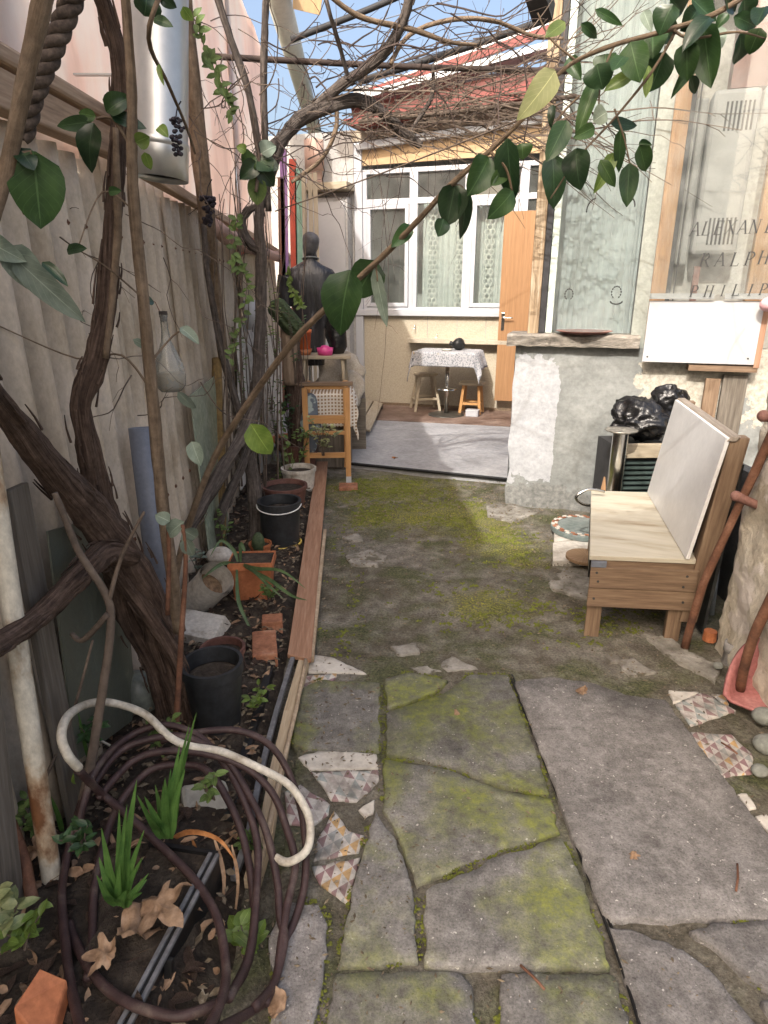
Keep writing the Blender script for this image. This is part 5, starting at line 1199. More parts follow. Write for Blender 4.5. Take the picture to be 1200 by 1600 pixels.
# pvc elbow and broken basin
e0 = gd(316,930,.12); Y_ = e0.y; m = MB(); s_ = pxm(320,920,Y_)
P = [at(292,945,Y_+.03), at(305,938,Y_+.01), at(322,922,Y_-.03), at(338,905,Y_-.07)]
m.tube(P, [26*s_,27*s_,27*s_,27*s_], 22, 5, cap=False); m.tube(list(reversed(P)), 24*s_, 22, 5, cap=False); m.tube([at(334,909,Y_-.06), at(339,904,Y_-.075)], 28.5*s_, 22, 1, cap=False)
m.lathe(P[0]+V((-.02,.02,-.02)), [(.001,0),(26*s_,0)], 22, V((-.6,.3,-.5)))
el = thing('pvc_elbow', tuple(e0), 'dirty white plastic pipe elbow lying open end up', 'pipe'); obj('pipe', m, M['pvc_white'], el, smooth=True)
m = MB(); q_ = P[2]*.75+P[3]*.25; m.lathe(q_, [(.001,.004),(12*s_,.0),(23.6*s_,0)], 22, P[3]-P[2]); obj('dirt_plug', m, plain('brown_dirt', (.2,.125,.07), .95, var=.4, nscale=30), el)
m = MB(); q = [gd(262,985,.10), gd(332,1000,.07), gd(352,962,.11), gd(290,950,.13)]; m.quadslab(q, (0,0,-.07)); m.quadslab([q[1],q[2],q[2]+V((.03,.03,-.08)),q[1]+V((.03,0,-.08))], (.0,0,-.02)); single('broken_basin', m, M['pvc_white'], 'broken piece of white basin under the pipe elbow', 'basin', bevel=.012)
m = MB(); m.blob(gd(345,868,.12), (.08,.07,.05), 18, 12, lump=.02, ls=12); single('white_lump', m, M['pvc_white'], 'white plastic bag lump behind the orange planter', 'bag', smooth=True)
# bricks
for i, (x, y, rz, lab) in enumerate([(413,1003,.15,'old red brick lying flat beside the bed edging'),(425,965,.1,'broken brick with pale mortar behind the flat red brick')]):
    c = gd(x,y,.09); m = MB(); hx, hy = (.055,.11) if i == 0 else (.05,.045); cs, sn = math.cos(rz), math.sin(rz)
    f = lambda a, b, z: V((c.x+cs*a-sn*b, c.y+sn*a+cs*b, z)); m.box8([f(-hx,-hy,.02),f(hx,-hy,.02),f(hx,hy,.02),f(-hx,hy,.02),f(-hx,-hy,.09),f(hx,-hy,.09),f(hx,hy,.09),f(-hx,hy,.09)])
    single('brick', m, M['brick'], lab, 'brick', 'bricks in the bed', bevel=.006)
m = MB(); m.blob(gd(215,1085,.1), (.09,.08,.1), 22, 14, lump=.01); single('grey_jar', m, rough_mat('dirty_glass_jar', [(.3,(.1,.11,.095)),(.7,(.26,.28,.24))], 8, .3, .2, 40), 'dull grey-green round jar behind the vine trunk', 'jar', smooth=True)
m = MB(); c = gd(70,1560,.08); m.quadslab([gd(20,1575,.22),gd(62,1512,.24),gd(105,1530,.2),gd(75,1640,.18)], (.01,-.02,-.03)); single('terracotta_shard', m, M['clay'], 'flat terracotta shard at the bottom left corner', 'shard', bevel=.004)
m = MB(); m.quadslab([gd(280,1225,.12),gd(355,1215,.12),gd(360,1275,.05),gd(290,1290,.05)], (0,-.0,-.05)); single('concrete_lump', m, M['grey_plaster'], 'square grey-brown block inside the hose coil', 'block', bevel=.015)
m = MB(); m.tube(pp([(18,1285,1.36),(35,1340,1.3),(52,1410,1.22)]), [.012,.016,.014], 10, 4, lump=.2); single('orange_stake', m, M['rust'], 'short rust-orange stick standing at the left edge', 'stick', smooth=True)
# further pots
t_, c, r, h = pot(440,850,64,72,M['black_pot'],'black_bucket','black bucket with white wire handle beside the path board', taper=.85)
m = MB(); cc = c+V((0,0,h)); m.tube([cc+V((math.cos(a)*r*1.06,-.02-abs(math.sin(a))*r*.9,-.02-.03*math.sin(a))) for a in [math.pi*i/8 for i in range(9)]], .004, 6, 2); obj('wire_handle', m, plain('white_wire', (.7,.7,.68), .4), t_, smooth=True)
m = MB(); m.tube([c+V((math.cos(a)*r*.95,math.sin(a)*r*.95,.015)) for a in [2*math.pi*i/16 for i in range(17)]], .008, 6, 2); obj('yellow_ring', m, plain('yellow_ring', (.5,.36,.06), .4), t_, smooth=True)
pot(446,790,68,34,M['clay_dark'],'low_brown_pot','low brown planter of small green leaves beside the fence', taper=.85)
pot(468,765,52,36,M['pvc_white'],'white_bucket','white plastic bucket in the row of pots', taper=.85)
pot(468,732,60,42,M['clay_dark'],'dark_clay_pot','dark brown pot behind the white bucket', taper=.8)
pot(462,705,70,22,M['clay'],'terracotta_bowl','shallow terracotta bowl behind the row of pots', taper=.7)
pot(408,872,34,26,M['clay'],'small_cactus_pot','small terracotta pot behind the orange planter', taper=.75)
m = MB(); c = gd(405,872,.05)
m.blob(c+V((0,0,.10)), (.04,.04,.07), 20, 12, lump=.006, ls=40); single('pot_cactus', m, M['cactus'], 'small round cactus in the terracotta pot', 'cactus', smooth=True)
def small_plant(px, py, dep, nst, hpx, spread, lmat, smat, name, label, lw, ll, seed, nl=5, droop=.2, cat='plant'):
    r_ = random.Random(seed); b = at(px, py, dep); s_ = pxm(px, py, dep); t = thing(name, tuple(b), label, cat)
    ms = MB()
    for i in range(nst):
        an = r_.uniform(0, 6.28); sp = r_.uniform(.2,1)*spread*s_; h = hpx*s_*r_.uniform(.55,1)
        p1 = b+V((math.cos(an)*sp*.4, math.sin(an)*sp*.4, h*.55)); p2 = b+V((math.cos(an)*sp, math.sin(an)*sp, h))
        ms.tube([b+V((r_.uniform(-.01,.01),r_.uniform(-.01,.01),0)), p1, p2], [.003,.0015], 5, 3)
        for k in range(nl):
            f = .35+.65*k/max(1,nl-1); p = (p1*(1-f)+p2*f) if f > .5 else b*(1-2*f)+p1*2*f
            a2 = r_.uniform(0,6.28); d = V((math.cos(a2),math.sin(a2),r_.uniform(-droop,.7))).normalized()
            m = MB(); m.leaf(p, p+d*ll*r_.uniform(.7,1.2), lw*r_.uniform(.8,1.2), V((r_.uniform(-.4,.4),-.5,1)), n=4); obj('leaf', m, lmat, t, smooth=True)
    obj('stems', ms, smat, t, smooth=True); return t
small_plant(505,712,5.25,11,62,28,M['varieg'],M['twig'],'variegated_shrub','small yellow-green variegated shrub beside the wooden chair',.028,.05,3,6)
small_plant(446,765,5.1,10,26,30,M['leaf_yellow'],M['twig'],'leafy_pot_plant','bright green low leafy plant in the brown planter',.026,.035,5,4)
small_plant(438,800,4.45,6,22,20,M['leaf'],M['twig'],'bucket_plant','dark leafy plant growing in the black bucket',.04,.06,6,4)
small_plant(470,705,5.8,7,55,16,M['small_leaf'],M['twig'],'slender_pot_plant','slender upright green plant in the terracotta bowl',.02,.05,8,5)
small_plant(432,700,6.0,8,110,18,M['small_leaf'],M['twig_dark'],'fence_climber','thin green climber growing up the white board',.022,.032,9,7)
small_plant(20,1455,1.12,8,60,50,M['varieg'],M['twig'],'variegated_creeper','white-edged variegated creeper at the left picture edge',.026,.042,11,4)
small_plant(385,1490,1.2,5,50,26,M['leaf_yellow'],M['twig'],'yellowing_seedling','yellow-green leafy seedling between hose and path',.035,.06,12,3)
small_plant(470,740,5.35,9,75,22,M['small_leaf'],M['twig_dark'],'bushy_pot_plant','bushy green plant left of the wooden chair',.024,.04,21,7)
small_plant(452,690,5.6,9,95,20,M['leaf'],M['twig_dark'],'dark_climber','dark-leaved climber growing around the dead log',.03,.045,22,7)
for i, (x, y, Y, n_, h_, sp, mt, lab) in enumerate([(425,640,5.0,7,150,22,'small_leaf','slender climber with small leaves left of the mannequin'),(400,720,4.7,7,120,18,'small_leaf','wispy green climber behind the black bucket'),(380,640,4.4,6,130,20,'small_leaf','thin climber against the fence beside the brown post'),(462,600,5.3,7,120,24,'leaf','leafy climber reaching up before the mannequin'),(430,560,5.1,6,130,24,'leaf_yellow','yellow-green climber high on the fence beside the cactus'),(350,860,3.7,6,70,20,'small_leaf','low weed at the foot of the yellowish stake'),(310,900,3.2,5,60,18,'leaf_grey','grey-green weed beside the blue-grey pipe'),(250,1180,1.75,5,60,30,'small_leaf','small weed behind the hose coil'),(60,1300,1.45,6,55,30,'small_leaf','small weed at the foot of the fence by the hose'),(390,1330,1.5,5,36,20,'small_leaf','weed sprouting between trough and bed edging'),(400,1110,2.1,6,34,26,'leaf_yellow','bright weed on the soil right of the tall black pot'),(150,1170,1.7,6,60,30,'leaf','dark leafy weed behind the white hose loop'),(40,1480,1.08,7,50,40,'leaf_yellow','yellow-green weed below the variegated creeper'),(130,1330,1.3,6,45,34,'leaf','dark weed between the outer hose loops'),(420,940,2.95,6,34,20,'small_leaf','small weed between orange planter and path board'),(330,1250,1.42,5,40,24,'small_leaf','small weed above the square block in the hose coil')]):
    small_plant(x, y, Y, n_, h_, sp, M[mt], M['twig'], 'fence_weed', lab, .02, .034, 60+i, 8 if h_ > 100 else 5, cat='plant')
def grey_stems():
    r_ = random.Random(19); m = MB()
    for _ in range(22):
        x0 = r_.uniform(335,480); Y0 = 3.6+(x0-335)/145*2.0; x1 = x0+r_.uniform(-40,20); pts = [(x0+(x1-x0)*f+r_.uniform(-6,6), 760-520*f*r_.uniform(.85,1), Y0) for f in (0,.2,.4,.6,.8,1)]
        m.tube(pp(pts), [r_.uniform(.004,.008),.002], 5, 4, jit=.2)
    return m
t_ = thing('bare_creeper', tuple(at(400,760,4.4)), 'mass of bare grey creeper stems in front of the far fence', 'creeper'); obj('stems', grey_stems(), M['twig'], t_, kind='stuff')
# grass-like pot plant by the white bucket
gp_ = thing('grassy_pot_plant', tuple(gd(455,760,.1)), 'thin grassy plant sprouting beside the white bucket', 'plant')
for i in range(14):
    r_ = rnd; b = at(455+r_.uniform(-18,18), 755, 5.3); m = MB(); t_ = b+V((r_.uniform(-.12,.12),r_.uniform(-.1,.05),r_.uniform(.2,.42))); blade(m, [b, b*.5+t_*.5+V((0,0,.05)), t_], .006, 3); obj('leaf', m, M['small_leaf'], gp_)
# iris fans
def iris(base, tips, name, label, w0=.028):
    t = thing(name, tuple(pp([base])[0]), label, 'plant'); b = pp([base])[0]
    r_ = random.Random(len(tips)); tips = list(tips)+[(base[0]+r_.uniform(-45,50), base[1]-r_.uniform(30,110), base[2]+r_.uniform(-.04,.04)) for _ in range(6)]
    for i, (x, y, Y) in enumerate(tips):
        e = at(x, y, Y)+V((r_.uniform(-.012,.012), r_.uniform(-.02,.01), 0)); b2 = b+(e-b)*.0+RT*((x-base[0])*pxm(x,y,Y)*.18); mid = b2*.5+e*.5-RT*((x-base[0])*pxm(x,y,Y)*.12)
        m = MB(); blade(m, [b2, b2*.6+mid*.4, mid+V((0,r_.uniform(-.012,.012),0)), e], w0*r_.uniform(.6,1.05), 5, V((.15*(i % 3-1),-1,.3))); obj('leaf', m, M['iris'], t, smooth=True)
    return t
iris((186,1415,1.17), [(212,1222,1.2),(200,1258,1.18),(183,1266,1.2),(166,1286,1.19),(229,1300,1.17),(158,1336,1.18),(220,1330,1.2),(193,1290,1.16),(240,1362,1.15)], 'iris_plant', 'bright green iris fan growing inside the hose coil', .036)
iris((260,1310,1.36), [(307,1110,1.4),(292,1128,1.39),(283,1165,1.38),(256,1215,1.37),(298,1195,1.36),(270,1200,1.38),(250,1228,1.37)], 'iris_plant', 'darker taller iris fan behind the bright green one', .034)
m = MB(); blade(m, pp([(100,1310,1.5),(90,1270,1.5),(72,1232,1.5)]), .016); single('iris_shoot', m, M['iris'], 'single green blade left of the hose coil', 'plant', smooth=True)
m = MB(); blade(m, pp([(142,1200,1.7),(130,1150,1.7),(122,1112,1.7)]), .012); single('iris_shoot', m, M['iris'], 'thin green blade inside the white hose loop', 'plant', smooth=True)
m = MB(); blade(m, pp([(165,1410,1.25),(200,1435,1.2),(240,1465,1.17)]), .016, nrm=V((0,-.3,1))); single('iris_shoot', m, M['iris'], 'light green blade lying over the dry maple leaf', 'plant', smooth=True)
# dried drooping blades
for i, (pts, w0, lab) in enumerate([([(245,1330,1.45),(290,1300,1.42),(340,1310,1.38),(368,1345,1.35)],.018,'arched dry brown blade beside the dark iris'),([(300,1310,1.42),(318,1370,1.38),(312,1450,1.32),(305,1560,1.25)],.016,'long dry reddish blade hanging over the trough wall'),([(335,1310,1.4),(350,1370,1.36),(345,1450,1.3)],.012,'curled dry straw blade hanging at the trough end'),([(362,1320,1.38),(372,1380,1.35),(362,1460,1.3)],.01,'thin dry straw blade beside the inner hose loops')]):
    m = MB(); blade(m, pp(pts), w0); single('dry_leaf', m, M['dry_orange'] if i < 2 else M['dry'], lab, 'dry leaf', 'dried iris blades', smooth=True)
# fallen maple-like leaves
def maple(px, py, dep, size, mat, label, seed, tilt=None, name='dry_leaf'):
    r_ = random.Random(seed); c = at(px, py, dep); s_ = size*pxm(px, py, dep); n = V((r_.uniform(-.5,.5), r_.uniform(-.7,.1), 1)).normalized(); a = n.orthogonal().normalized(); b = n.cross(a); o0 = r_.uniform(0,6.28)
    m = MB(); k = 48; rings = 4; lob = [(0,1.0),(1.05,.86),(-1.05,.86),(2.0,.6),(-2.0,.6)] if seed % 2 else [(0,1.15)]
    cx, cy = r_.uniform(-.9,.9), r_.uniform(-.9,.9); vs = [c+n*.004]
    for j in range(1, rings+1):
        f = j/rings
        for i in range(k):
            t = 2*math.pi*i/k-math.pi; q = .42 if seed % 2 else .22
            for la, ll in lob:
                d_ = abs((t-la+math.pi) % (2*math.pi)-math.pi); q = max(q, ll*max(0, 1-(d_/(.78 if seed % 2 else 1.5))**(1.25 if seed % 2 else 1.3)))
            q *= 1+.07*math.sin(i*7.3)*(f == 1); x, y = math.cos(t)*q*f, math.sin(t)*q*f
            h = cx*x*x*.7+cy*y*y*.8+.28*noise.noise(V((x*2.5,y*2.5,seed)))+.1*noise.noise(V((x*7,y*7,seed)))
            e = a*math.cos(o0)+b*math.sin(o0); g_ = b*math.cos(o0)-a*math.sin(o0)
            vs.append(c+e*x*s_+g_*y*s_+n*s_*h)
    fs = [(0, 1+i, 1+(i+1) % k) for i in range(k)]
    for j in range(rings-1):
        for i in range(k): fs.append((1+j*k+i, 1+(j+1)*k+i, 1+(j+1)*k+(i+1) % k, 1+j*k+(i+1) % k))
    m.add(vs, fs)
    return single(name, m, mat, label, 'dry leaf', 'fallen leaves', smooth=True)
for i, a in enumerate([(245,1410,1.24,62,M['dry'],'large tan dry maple leaf with a hole on the trough rim'),(200,1455,1.2,76,M['dry'],'crumpled tan dry leaf on the trough soil'),(165,1490,1.15,40,M['dry'],'small tan dry leaf left of the trough'),(345,1000,2.75,24,M['dry_orange'],'orange dry leaf beside the white pipe elbow'),(198,1000,2.4,26,M['dry_orange'],'orange dry leaf caught behind the vine trunk'),(915,1075,2.27,17,M['dry'],'curled dry leaf at the top of the large grey slab'),(990,1335,1.44,12,M['dry'],'small torn dry leaf in the middle of the large grey slab'),(430,1585,1.04,34,M['dry'],'tan dry leaf at the bottom edge beside the hose'),(55,1330,1.45,26,M['dry'],'pale dry leaf at the left edge beside the orange stick'),(30,1375,1.38,28,M['litter'],'grey-tan dry leaf lower left of the hose coil'),(232,985,2.5,22,M['dry_orange'],'yellow-brown leaf at the base of the vine'),(712,1110,2.14,10,M['dry'],'tiny curled leaf on the mossy slab'),(615,715,6.2,8,M['dry_orange'],'small brown leaf on the grey terrace')]):
    sd_ = gd(a[0],a[1],.03).y; maple(a[0], a[1], gd(a[0],a[1],.2 if a[1] > 1250 else .11).y if a[0] < 400 else min(sd_, gd(a[0],a[1],.055 if a[1] < 730 else .03).y), *a[3:6], seed=i+1)
for i, (x0,y0,x1,y1,lab) in enumerate([(813,1508,851,1546,'red-brown twig lying on the slab joint near the bottom'),(1152,1350,1150,1392,'short red-brown stick on the right of the large grey slab'),(1127,1160,1152,1178,'thin dark twig on the ochre tile fragment')]):
    m = MB(); m.tube([gd(x0,y0,.03), gd((x0+x1)/2+2,(y0+y1)/2,.032), gd(x1,y1,.03)], .0035, 6, 2); single('fallen_twig', m, M['rust'], lab, 'twig', 'twigs on the paving', smooth=True)

# ================================================================== HOSES
def hy(y, x=200): return 1.76-(y-1100)*(.00172-.00022*max(0, min(1, (x-340)/90)))-.28*max(0, min(1, (175-x)/80))*max(0, min(1, (1260-y)/60))
def hose(loops, r): 
    m = MB()
    r_ = random.Random(3)
    for k, l in enumerate(loops): m.tube([at(x+r_.uniform(-3,3), y+r_.uniform(-3,3), hy(y,x)+.012*(k % 3)-.012) for x, y in l], r, 10, 6, jit=.06, lump=.07, seed=k)
    return m
H1 = [[(123,1203),(160,1240),(194,1272),(252,1318),(305,1376),(336,1433),(351,1510),(344,1567),(320,1612)],
 [(150,1222),(129,1249),(106,1326),(98,1395),(100,1472),(110,1541),(127,1612)],
 [(108,1440),(117,1468),(144,1525),(194,1564),(259,1587),(305,1583),(351,1560),(386,1510),(397,1433),(386,1337),(363,1265),(328,1211),(290,1192),(232,1203),(186,1257),(160,1318),(148,1395),(142,1472),(139,1530)],
 [(120,1290),(137,1242),(186,1176),(259,1153),(309,1160),(351,1184),(386,1234),(416,1299),(432,1376),(439,1433),(444,1470),(434,1525),(415,1565)],
 [(112,1330),(144,1213),(194,1155),(252,1132),(305,1148),(345,1185),(375,1235),(398,1310),(400,1400),(390,1490),(360,1560)],
 [(250,1160),(309,1144),(367,1142),(413,1157),(447,1196),(466,1249),(478,1311),(476,1376),(466,1426),(447,1472),(432,1529),(413,1567),(359,1597),(300,1630)],
 [(150,1250),(209,1190),(259,1176),(328,1180),(386,1203),(424,1242),(447,1288),(459,1349),(451,1414),(440,1470),(428,1530),(400,1575)]]
hc = single('hose_coil', hose(H1, .0108), M['hose'], 'coiled brown rubber hose heaped at the bottom left', 'hose', smooth=True)
m = MB(); m.tube([at(x,y,hy(y,x)-.02) for x,y in [(123,1200),(106,1180),(96,1150),(106,1119),(137,1100),(175,1098),(225,1115),(261,1148),(290,1164),(330,1171),(351,1176),(405,1200),(451,1226),(478,1265),(485,1299),(478,1330),(451,1347),(430,1340)]], .0118, 10, 6)
wh_ = thing('white_hose', tuple(at(261,1150,hy(1150))), 'white hose looping through the brown hose coil', 'hose'); obj('tube', m, M['hose_w'], wh_, smooth=True)
p = at(123,1200,hy(1200)-.02); m = MB(); m.lathe(p, [(.013,-.012),(.0145,-.012),(.0145,.012),(.013,.012)], 14, (.5,0,-.8)); obj('clamp', m, M['chrome'], wh_)
m = MB(); m.tube([at(x,y,1.78) for x,y in ((172,1165),(150,1150),(147,1120),(165,1095))], .004, 6, 4); single('looped_string', m, M['hose_w'], 'thin white cord inside the white hose loop', 'cord', smooth=True)
m = MB(); m.tube([at(-30,1520,1.16), at(30,1490,1.2), at(65,1460,1.24)], .011, 10, 4); single('hose_end', m, M['hose'], 'loose brown hose end at the left picture edge', 'hose', smooth=True)

# ================================================================== VINES
def trunk(name, parts, label, mat):
    b = parts[0][0][0]; t = thing(name, tuple(at(*b)), label, 'vine')
    for k, (pts, rad, nm, mt) in enumerate(parts):
        kf = .74 if name == 'old_grapevine' else .68; P = pp(pts); rs = [r*kf*pxm(x, y, Y) for (x, y, Y), r in zip(pts, rad)]
        m = MB(); m.tube(P, rs, 14 if max(rs) > .015 else 8, 6, jit=.22, lump=.28, seed=k*3+1); obj(nm, m, M[mt or mat], t, smooth=True)
        if max(rs) > .02:      # loose fibres of bark
            r_ = random.Random(k+5); mm = MB(); PP, RR = resample(P, rs, 10)
            for q in range(int(len(PP)*.6)):
                i = r_.randrange(len(PP)-3); t_ = (PP[i+1]-PP[i]).normalized(); o_ = t_.orthogonal(); o_.rotate(Matrix.Rotation(r_.uniform(0,6.28),3,t_)); s0 = PP[i]+o_*RR[i]*.98
                L = r_.uniform(.03,.11); mm.tube([s0-o_*.002, s0+t_*L*.5, s0+t_*L-o_*r_.uniform(.0,.003)], [.0042,.0015], 4, 2)
            obj('loose_bark', mm, M[mt or mat], t, kind='stuff')
    return t
NV = trunk('old_grapevine', [
 ([(292,1130,2.12),(280,1080,2.12),(255,1000,2.12),(215,905,2.06),(150,812,1.92),(85,740,1.74),(25,660,1.58),(-60,560,1.36),(-260,390,1.0),(-520,150,.76)], [30,30,31,38,37,33,28,24,28,30], 'trunk', None),
 ([(205,895,2.06),(188,850,2.02),(158,785,1.98),(143,720,1.95),(127,635,1.92),(148,565,1.94),(166,480,1.97),(172,400,1.98),(180,300,1.99),(187,200,2.0),(186,100,1.98),(164,10,1.94),(130,-70,1.88)], [30,26,25,23,24,23,20,18,17,17,18,16,15], 'arm', None),
 ([(205,872,2.0),(165,866,1.88),(120,905,1.7),(65,960,1.52),(0,1005,1.34),(-60,1035,1.2),(-210,1090,.98),(-330,1300,.8)], [22,25,24,24,25,24,26,28], 'arm', None),
 ([(168,872,1.98),(215,935,2.02),(262,1005,2.04),(290,1070,2.05),(303,1135,2.06)], [20,17,15,13,12], 'strand', None),
 ([(180,885,2.08),(197,960,2.1),(240,1040,2.14),(262,1130,2.12)], [24,22,20,18], 'strand', None),
 ([(165,560,1.9),(180,420,1.93),(184,340,1.94),(180,200,1.95)], [6,8,9,6], 'bark_strip', 'bark_tan')],
 'thick old grapevine trunk forking in front of the fence at left', 'bark')
MV = trunk('middle_grapevine', [
 ([(398,868,4.0),(400,800,4.02),(392,730,4.02),(385,690,4.0),(398,640,4.0),(404,560,4.0),(408,480,4.0),(408,400,4.0),(405,330,4.0),(420,275,4.0),(450,205,4.02),(500,170,4.05),(560,158,4.1),(600,178,4.12),(632,208,4.12),(658,228,4.1)], [20,17,16,15,14,13,12,12,11,12,13,17,15,12,11,7], 'trunk', None),
 ([(288,835,3.4),(318,785,3.5),(350,730,3.65),(385,668,3.85),(402,625,3.98)], [15,15,15,14,12], 'arm', None),
 ([(333,845,3.75),(350,790,3.8),(375,735,3.9),(390,690,3.98)], [12,11,10,9], 'arm', None),
 ([(412,395,4.0),(395,385,4.0),(382,365,4.0),(380,340,4.0),(395,325,4.0),(420,320,4.02)], [9,10,9,8,7,4], 'spur', None),
 ([(395,705,4.0),(372,640,3.95),(345,540,3.92),(325,430,3.9),(318,350,3.9)], [10,9,8,7,6], 'arm', None),
 ([(480,185,4.04),(500,160,4.05),(545,125,4.0),(590,92,3.95),(622,50,3.9),(640,0,3.85),(650,-50,3.8)], [10,12,12,11,11,10,9], 'arm', 'bark_grey'),
 ([(460,195,4.03),(430,225,4.0),(410,250,3.95),(398,240,3.9)], [12,13,10,7], 'arm', 'bark_grey'),
 ([(420,330,4.0),(415,230,4.0),(412,120,3.95),(415,20,3.9),(420,-40,3.85)], [7,7,8,8,8], 'cane', 'bark_grey'),
 ([(405,240,3.95),(390,150,3.9),(360,60,3.85),(335,-20,3.8)], [8,8,8,8], 'cane', None),
 ([(500,-20,3.7),(560,25,3.8),(640,45,3.9),(700,65,4.0),(745,70,4.1)], [6,6,6,5,3], 'cane', 'bark_tan'),
 ([(610,100,3.95),(640,55,4.0),(700,32,4.1),(770,32,4.2),(830,55,4.3),(880,60,4.3)], [5,5,5,5,4,3], 'cane', 'bark_tan'),
 ([(545,125,4.0),(530,70,3.9),(515,20,3.8),(505,-20,3.8)], [5,5,5,5], 'cane', None),
 ([(525,160,4.05),(525,200,4.05),(505,245,4.05),(470,275,4.05),(455,285,4.05)], [5,5,5,5,3], 'cane', 'bark_tan'),
 ([(676,100,4.0),(675,150,4.05),(645,200,4.05),(648,215,4.05)], [4,5,4,3], 'cane', None)],
 'gnarled grapevine climbing from the bed and spreading overhead', 'bark_grey')
# tangle of thin canes overhead
def tangle(n, box, dep, seed, r0, step, wob, mat, nm, hang=.0, direction=None):
    r_ = random.Random(seed); m = MB()
    for _ in range(n):
        x, y, Y = r_.uniform(box[0],box[2]), r_.uniform(box[1],box[3]), r_.uniform(*dep)
        p = at(x, y, Y); an = r_.uniform(-.5,.7) if direction is None else direction+r_.uniform(-.5,.5)
        d = (RT*math.cos(an)+V((0,0,1))*math.sin(an)+V((0,r_.uniform(-.6,.6),0))).normalized()
        if r_.random() < hang: d = V((r_.uniform(-.25,.25),r_.uniform(-.2,.2),-1)).normalized()
        L = r_.randint(4,9); pts = [p]
        for i in range(L):
            d = (d+V((r_.uniform(-wob,wob),r_.uniform(-wob,wob),r_.uniform(-wob,wob)-.04))).normalized(); p = p+d*step*r_.uniform(.6,1.3); pts.append(p)
            if r_.random() < .35:
                e = (d+V((r_.uniform(-1,1),r_.uniform(-1,1),r_.uniform(-1,1)))).normalized(); m.tube([p, p+e*step*.5+V((0,0,.01)), p+e*step*r_.uniform(.7,1.3)], [r0*.5,r0*.25], 3, 1, cap=False)
        m.tube(pts, [r0*r_.uniform(.7,1.3), r0*.35], 4, 2, cap=False)
    return obj(nm, m, M[mat], MV, kind='stuff')
tangle(72, (470,110,850,225), (3.6,5.2), 1, .0042, .11, .35, 'twig', 'twigs', .05, .25)
tangle(46, (470,0,860,140), (3.4,5.2), 2, .0042, .12, .4, 'twig_dark', 'twigs', .12)
tangle(45, (520,140,860,215), (4.0,5.4), 3, .0055, .16, .15, 'twig', 'twigs', 0, .12)
tangle(26, (700,60,880,200), (3.6,4.6), 4, .004, .11, .4, 'twig', 'twigs', .1, .5)
tangle(34, (410,60,560,260), (3.8,4.4), 5, .004, .09, .5, 'twig_dark', 'twigs', .2)
tangle(26, (290,20,440,330), (3.3,4.2), 6, .0035, .08, .5, 'twig', 'twigs', .5)
tangle(16, (20,330,330,700), (2.2,3.0), 7, .0025, .07, .6, 'twig', 'twigs', .2)
tangle(14, (520,60,840,280), (3.0,4.4), 8, .0022, .12, .12, 'twig_dark', 'twigs', 1.0)
def overhead():  # canes out of view, added above the viewer for their dappled shade
    r_ = random.Random(77); m = MB()
    for _ in range(80):
        p = V((r_.uniform(-1.2,2.2), r_.uniform(-.9,2.3), r_.uniform(2.75,3.1))); an = r_.uniform(0,6.28); d = V((math.cos(an),math.sin(an),r_.uniform(-.2,.2))); pts = [p]
        for i in range(6): d = (d+V((r_.uniform(-.4,.4),r_.uniform(-.4,.4),r_.uniform(-.2,.2)))).normalized(); p = p+d*.13; pts.append(V((p.x,p.y,max(2.72,min(3.2,p.z)))))
        m.tube(pts, [r_.uniform(.004,.012),.003], 4, 2, cap=False)
    return obj('dapple_canes', m, M['twig'], MV, kind='stuff')
overhead()
# pergola bars
for i, (a, b, r, mt, lab) in enumerate([((330,88,4.1),(905,112,4.3),.016,'twig_dark','dark horizontal pergola bar crossing below the sky'),((560,128,4.9),(905,12,4.9),.022,'dark_void','black sloping pergola bar under the roof edge'),((455,62,4.5),(700,-40,4.6),.018,'dark_void','dark sloping bar at the top among the vine canes'),((560,190,4.6),(900,150,4.7),.014,'twig','grey pole lying level under the vine tangle'),((430,330,4.2),(880,160,2.6),.0035,'twig','thin wire strung across in front of the windows'),((440,75,6.0),(900,-60,6.0),.004,'pvc_grey','thin blue cable crossing the sky')]):
    m = MB(); p0, p1 = at(*a), at(*b); m.tube([p0, p0*.5+p1*.5-V((0,0,.01)), p1], r, 8, 4); single('pergola_bar' if i < 4 else 'wire', m, M[mt], lab, 'bar' if i < 4 else 'wire', smooth=True)
# dried grapes
for i, (x, y, Y, h, lab) in enumerate([(277,215,2.6,62,'dried black grape bunch hanging before the metal flue'),(325,330,3.5,46,'dried black grape bunch hanging beside the brown post')]):
    r_ = random.Random(i); m = MB(); s_ = pxm(x, y, Y)
    for k in range(46):
        f = r_.random(); c = at(x+r_.uniform(-1,1)*(13-9*f), y-h/2+h*f, Y)+V((0,r_.uniform(-.012,.012),0)); q = r_.uniform(2.6,4.2)*s_; m.blob(c, (q,q,q*.9), 7, 5, lump=q*.3, ls=60)
    m.tube([at(x-2,y-h/2,Y), at(x,y-h/2-15,Y), at(x+6,y-h/2-26,Y)], .0025, 5, 2); single('grape_bunch', m, M['grape'], lab, 'grapes', 'dried grape bunches')

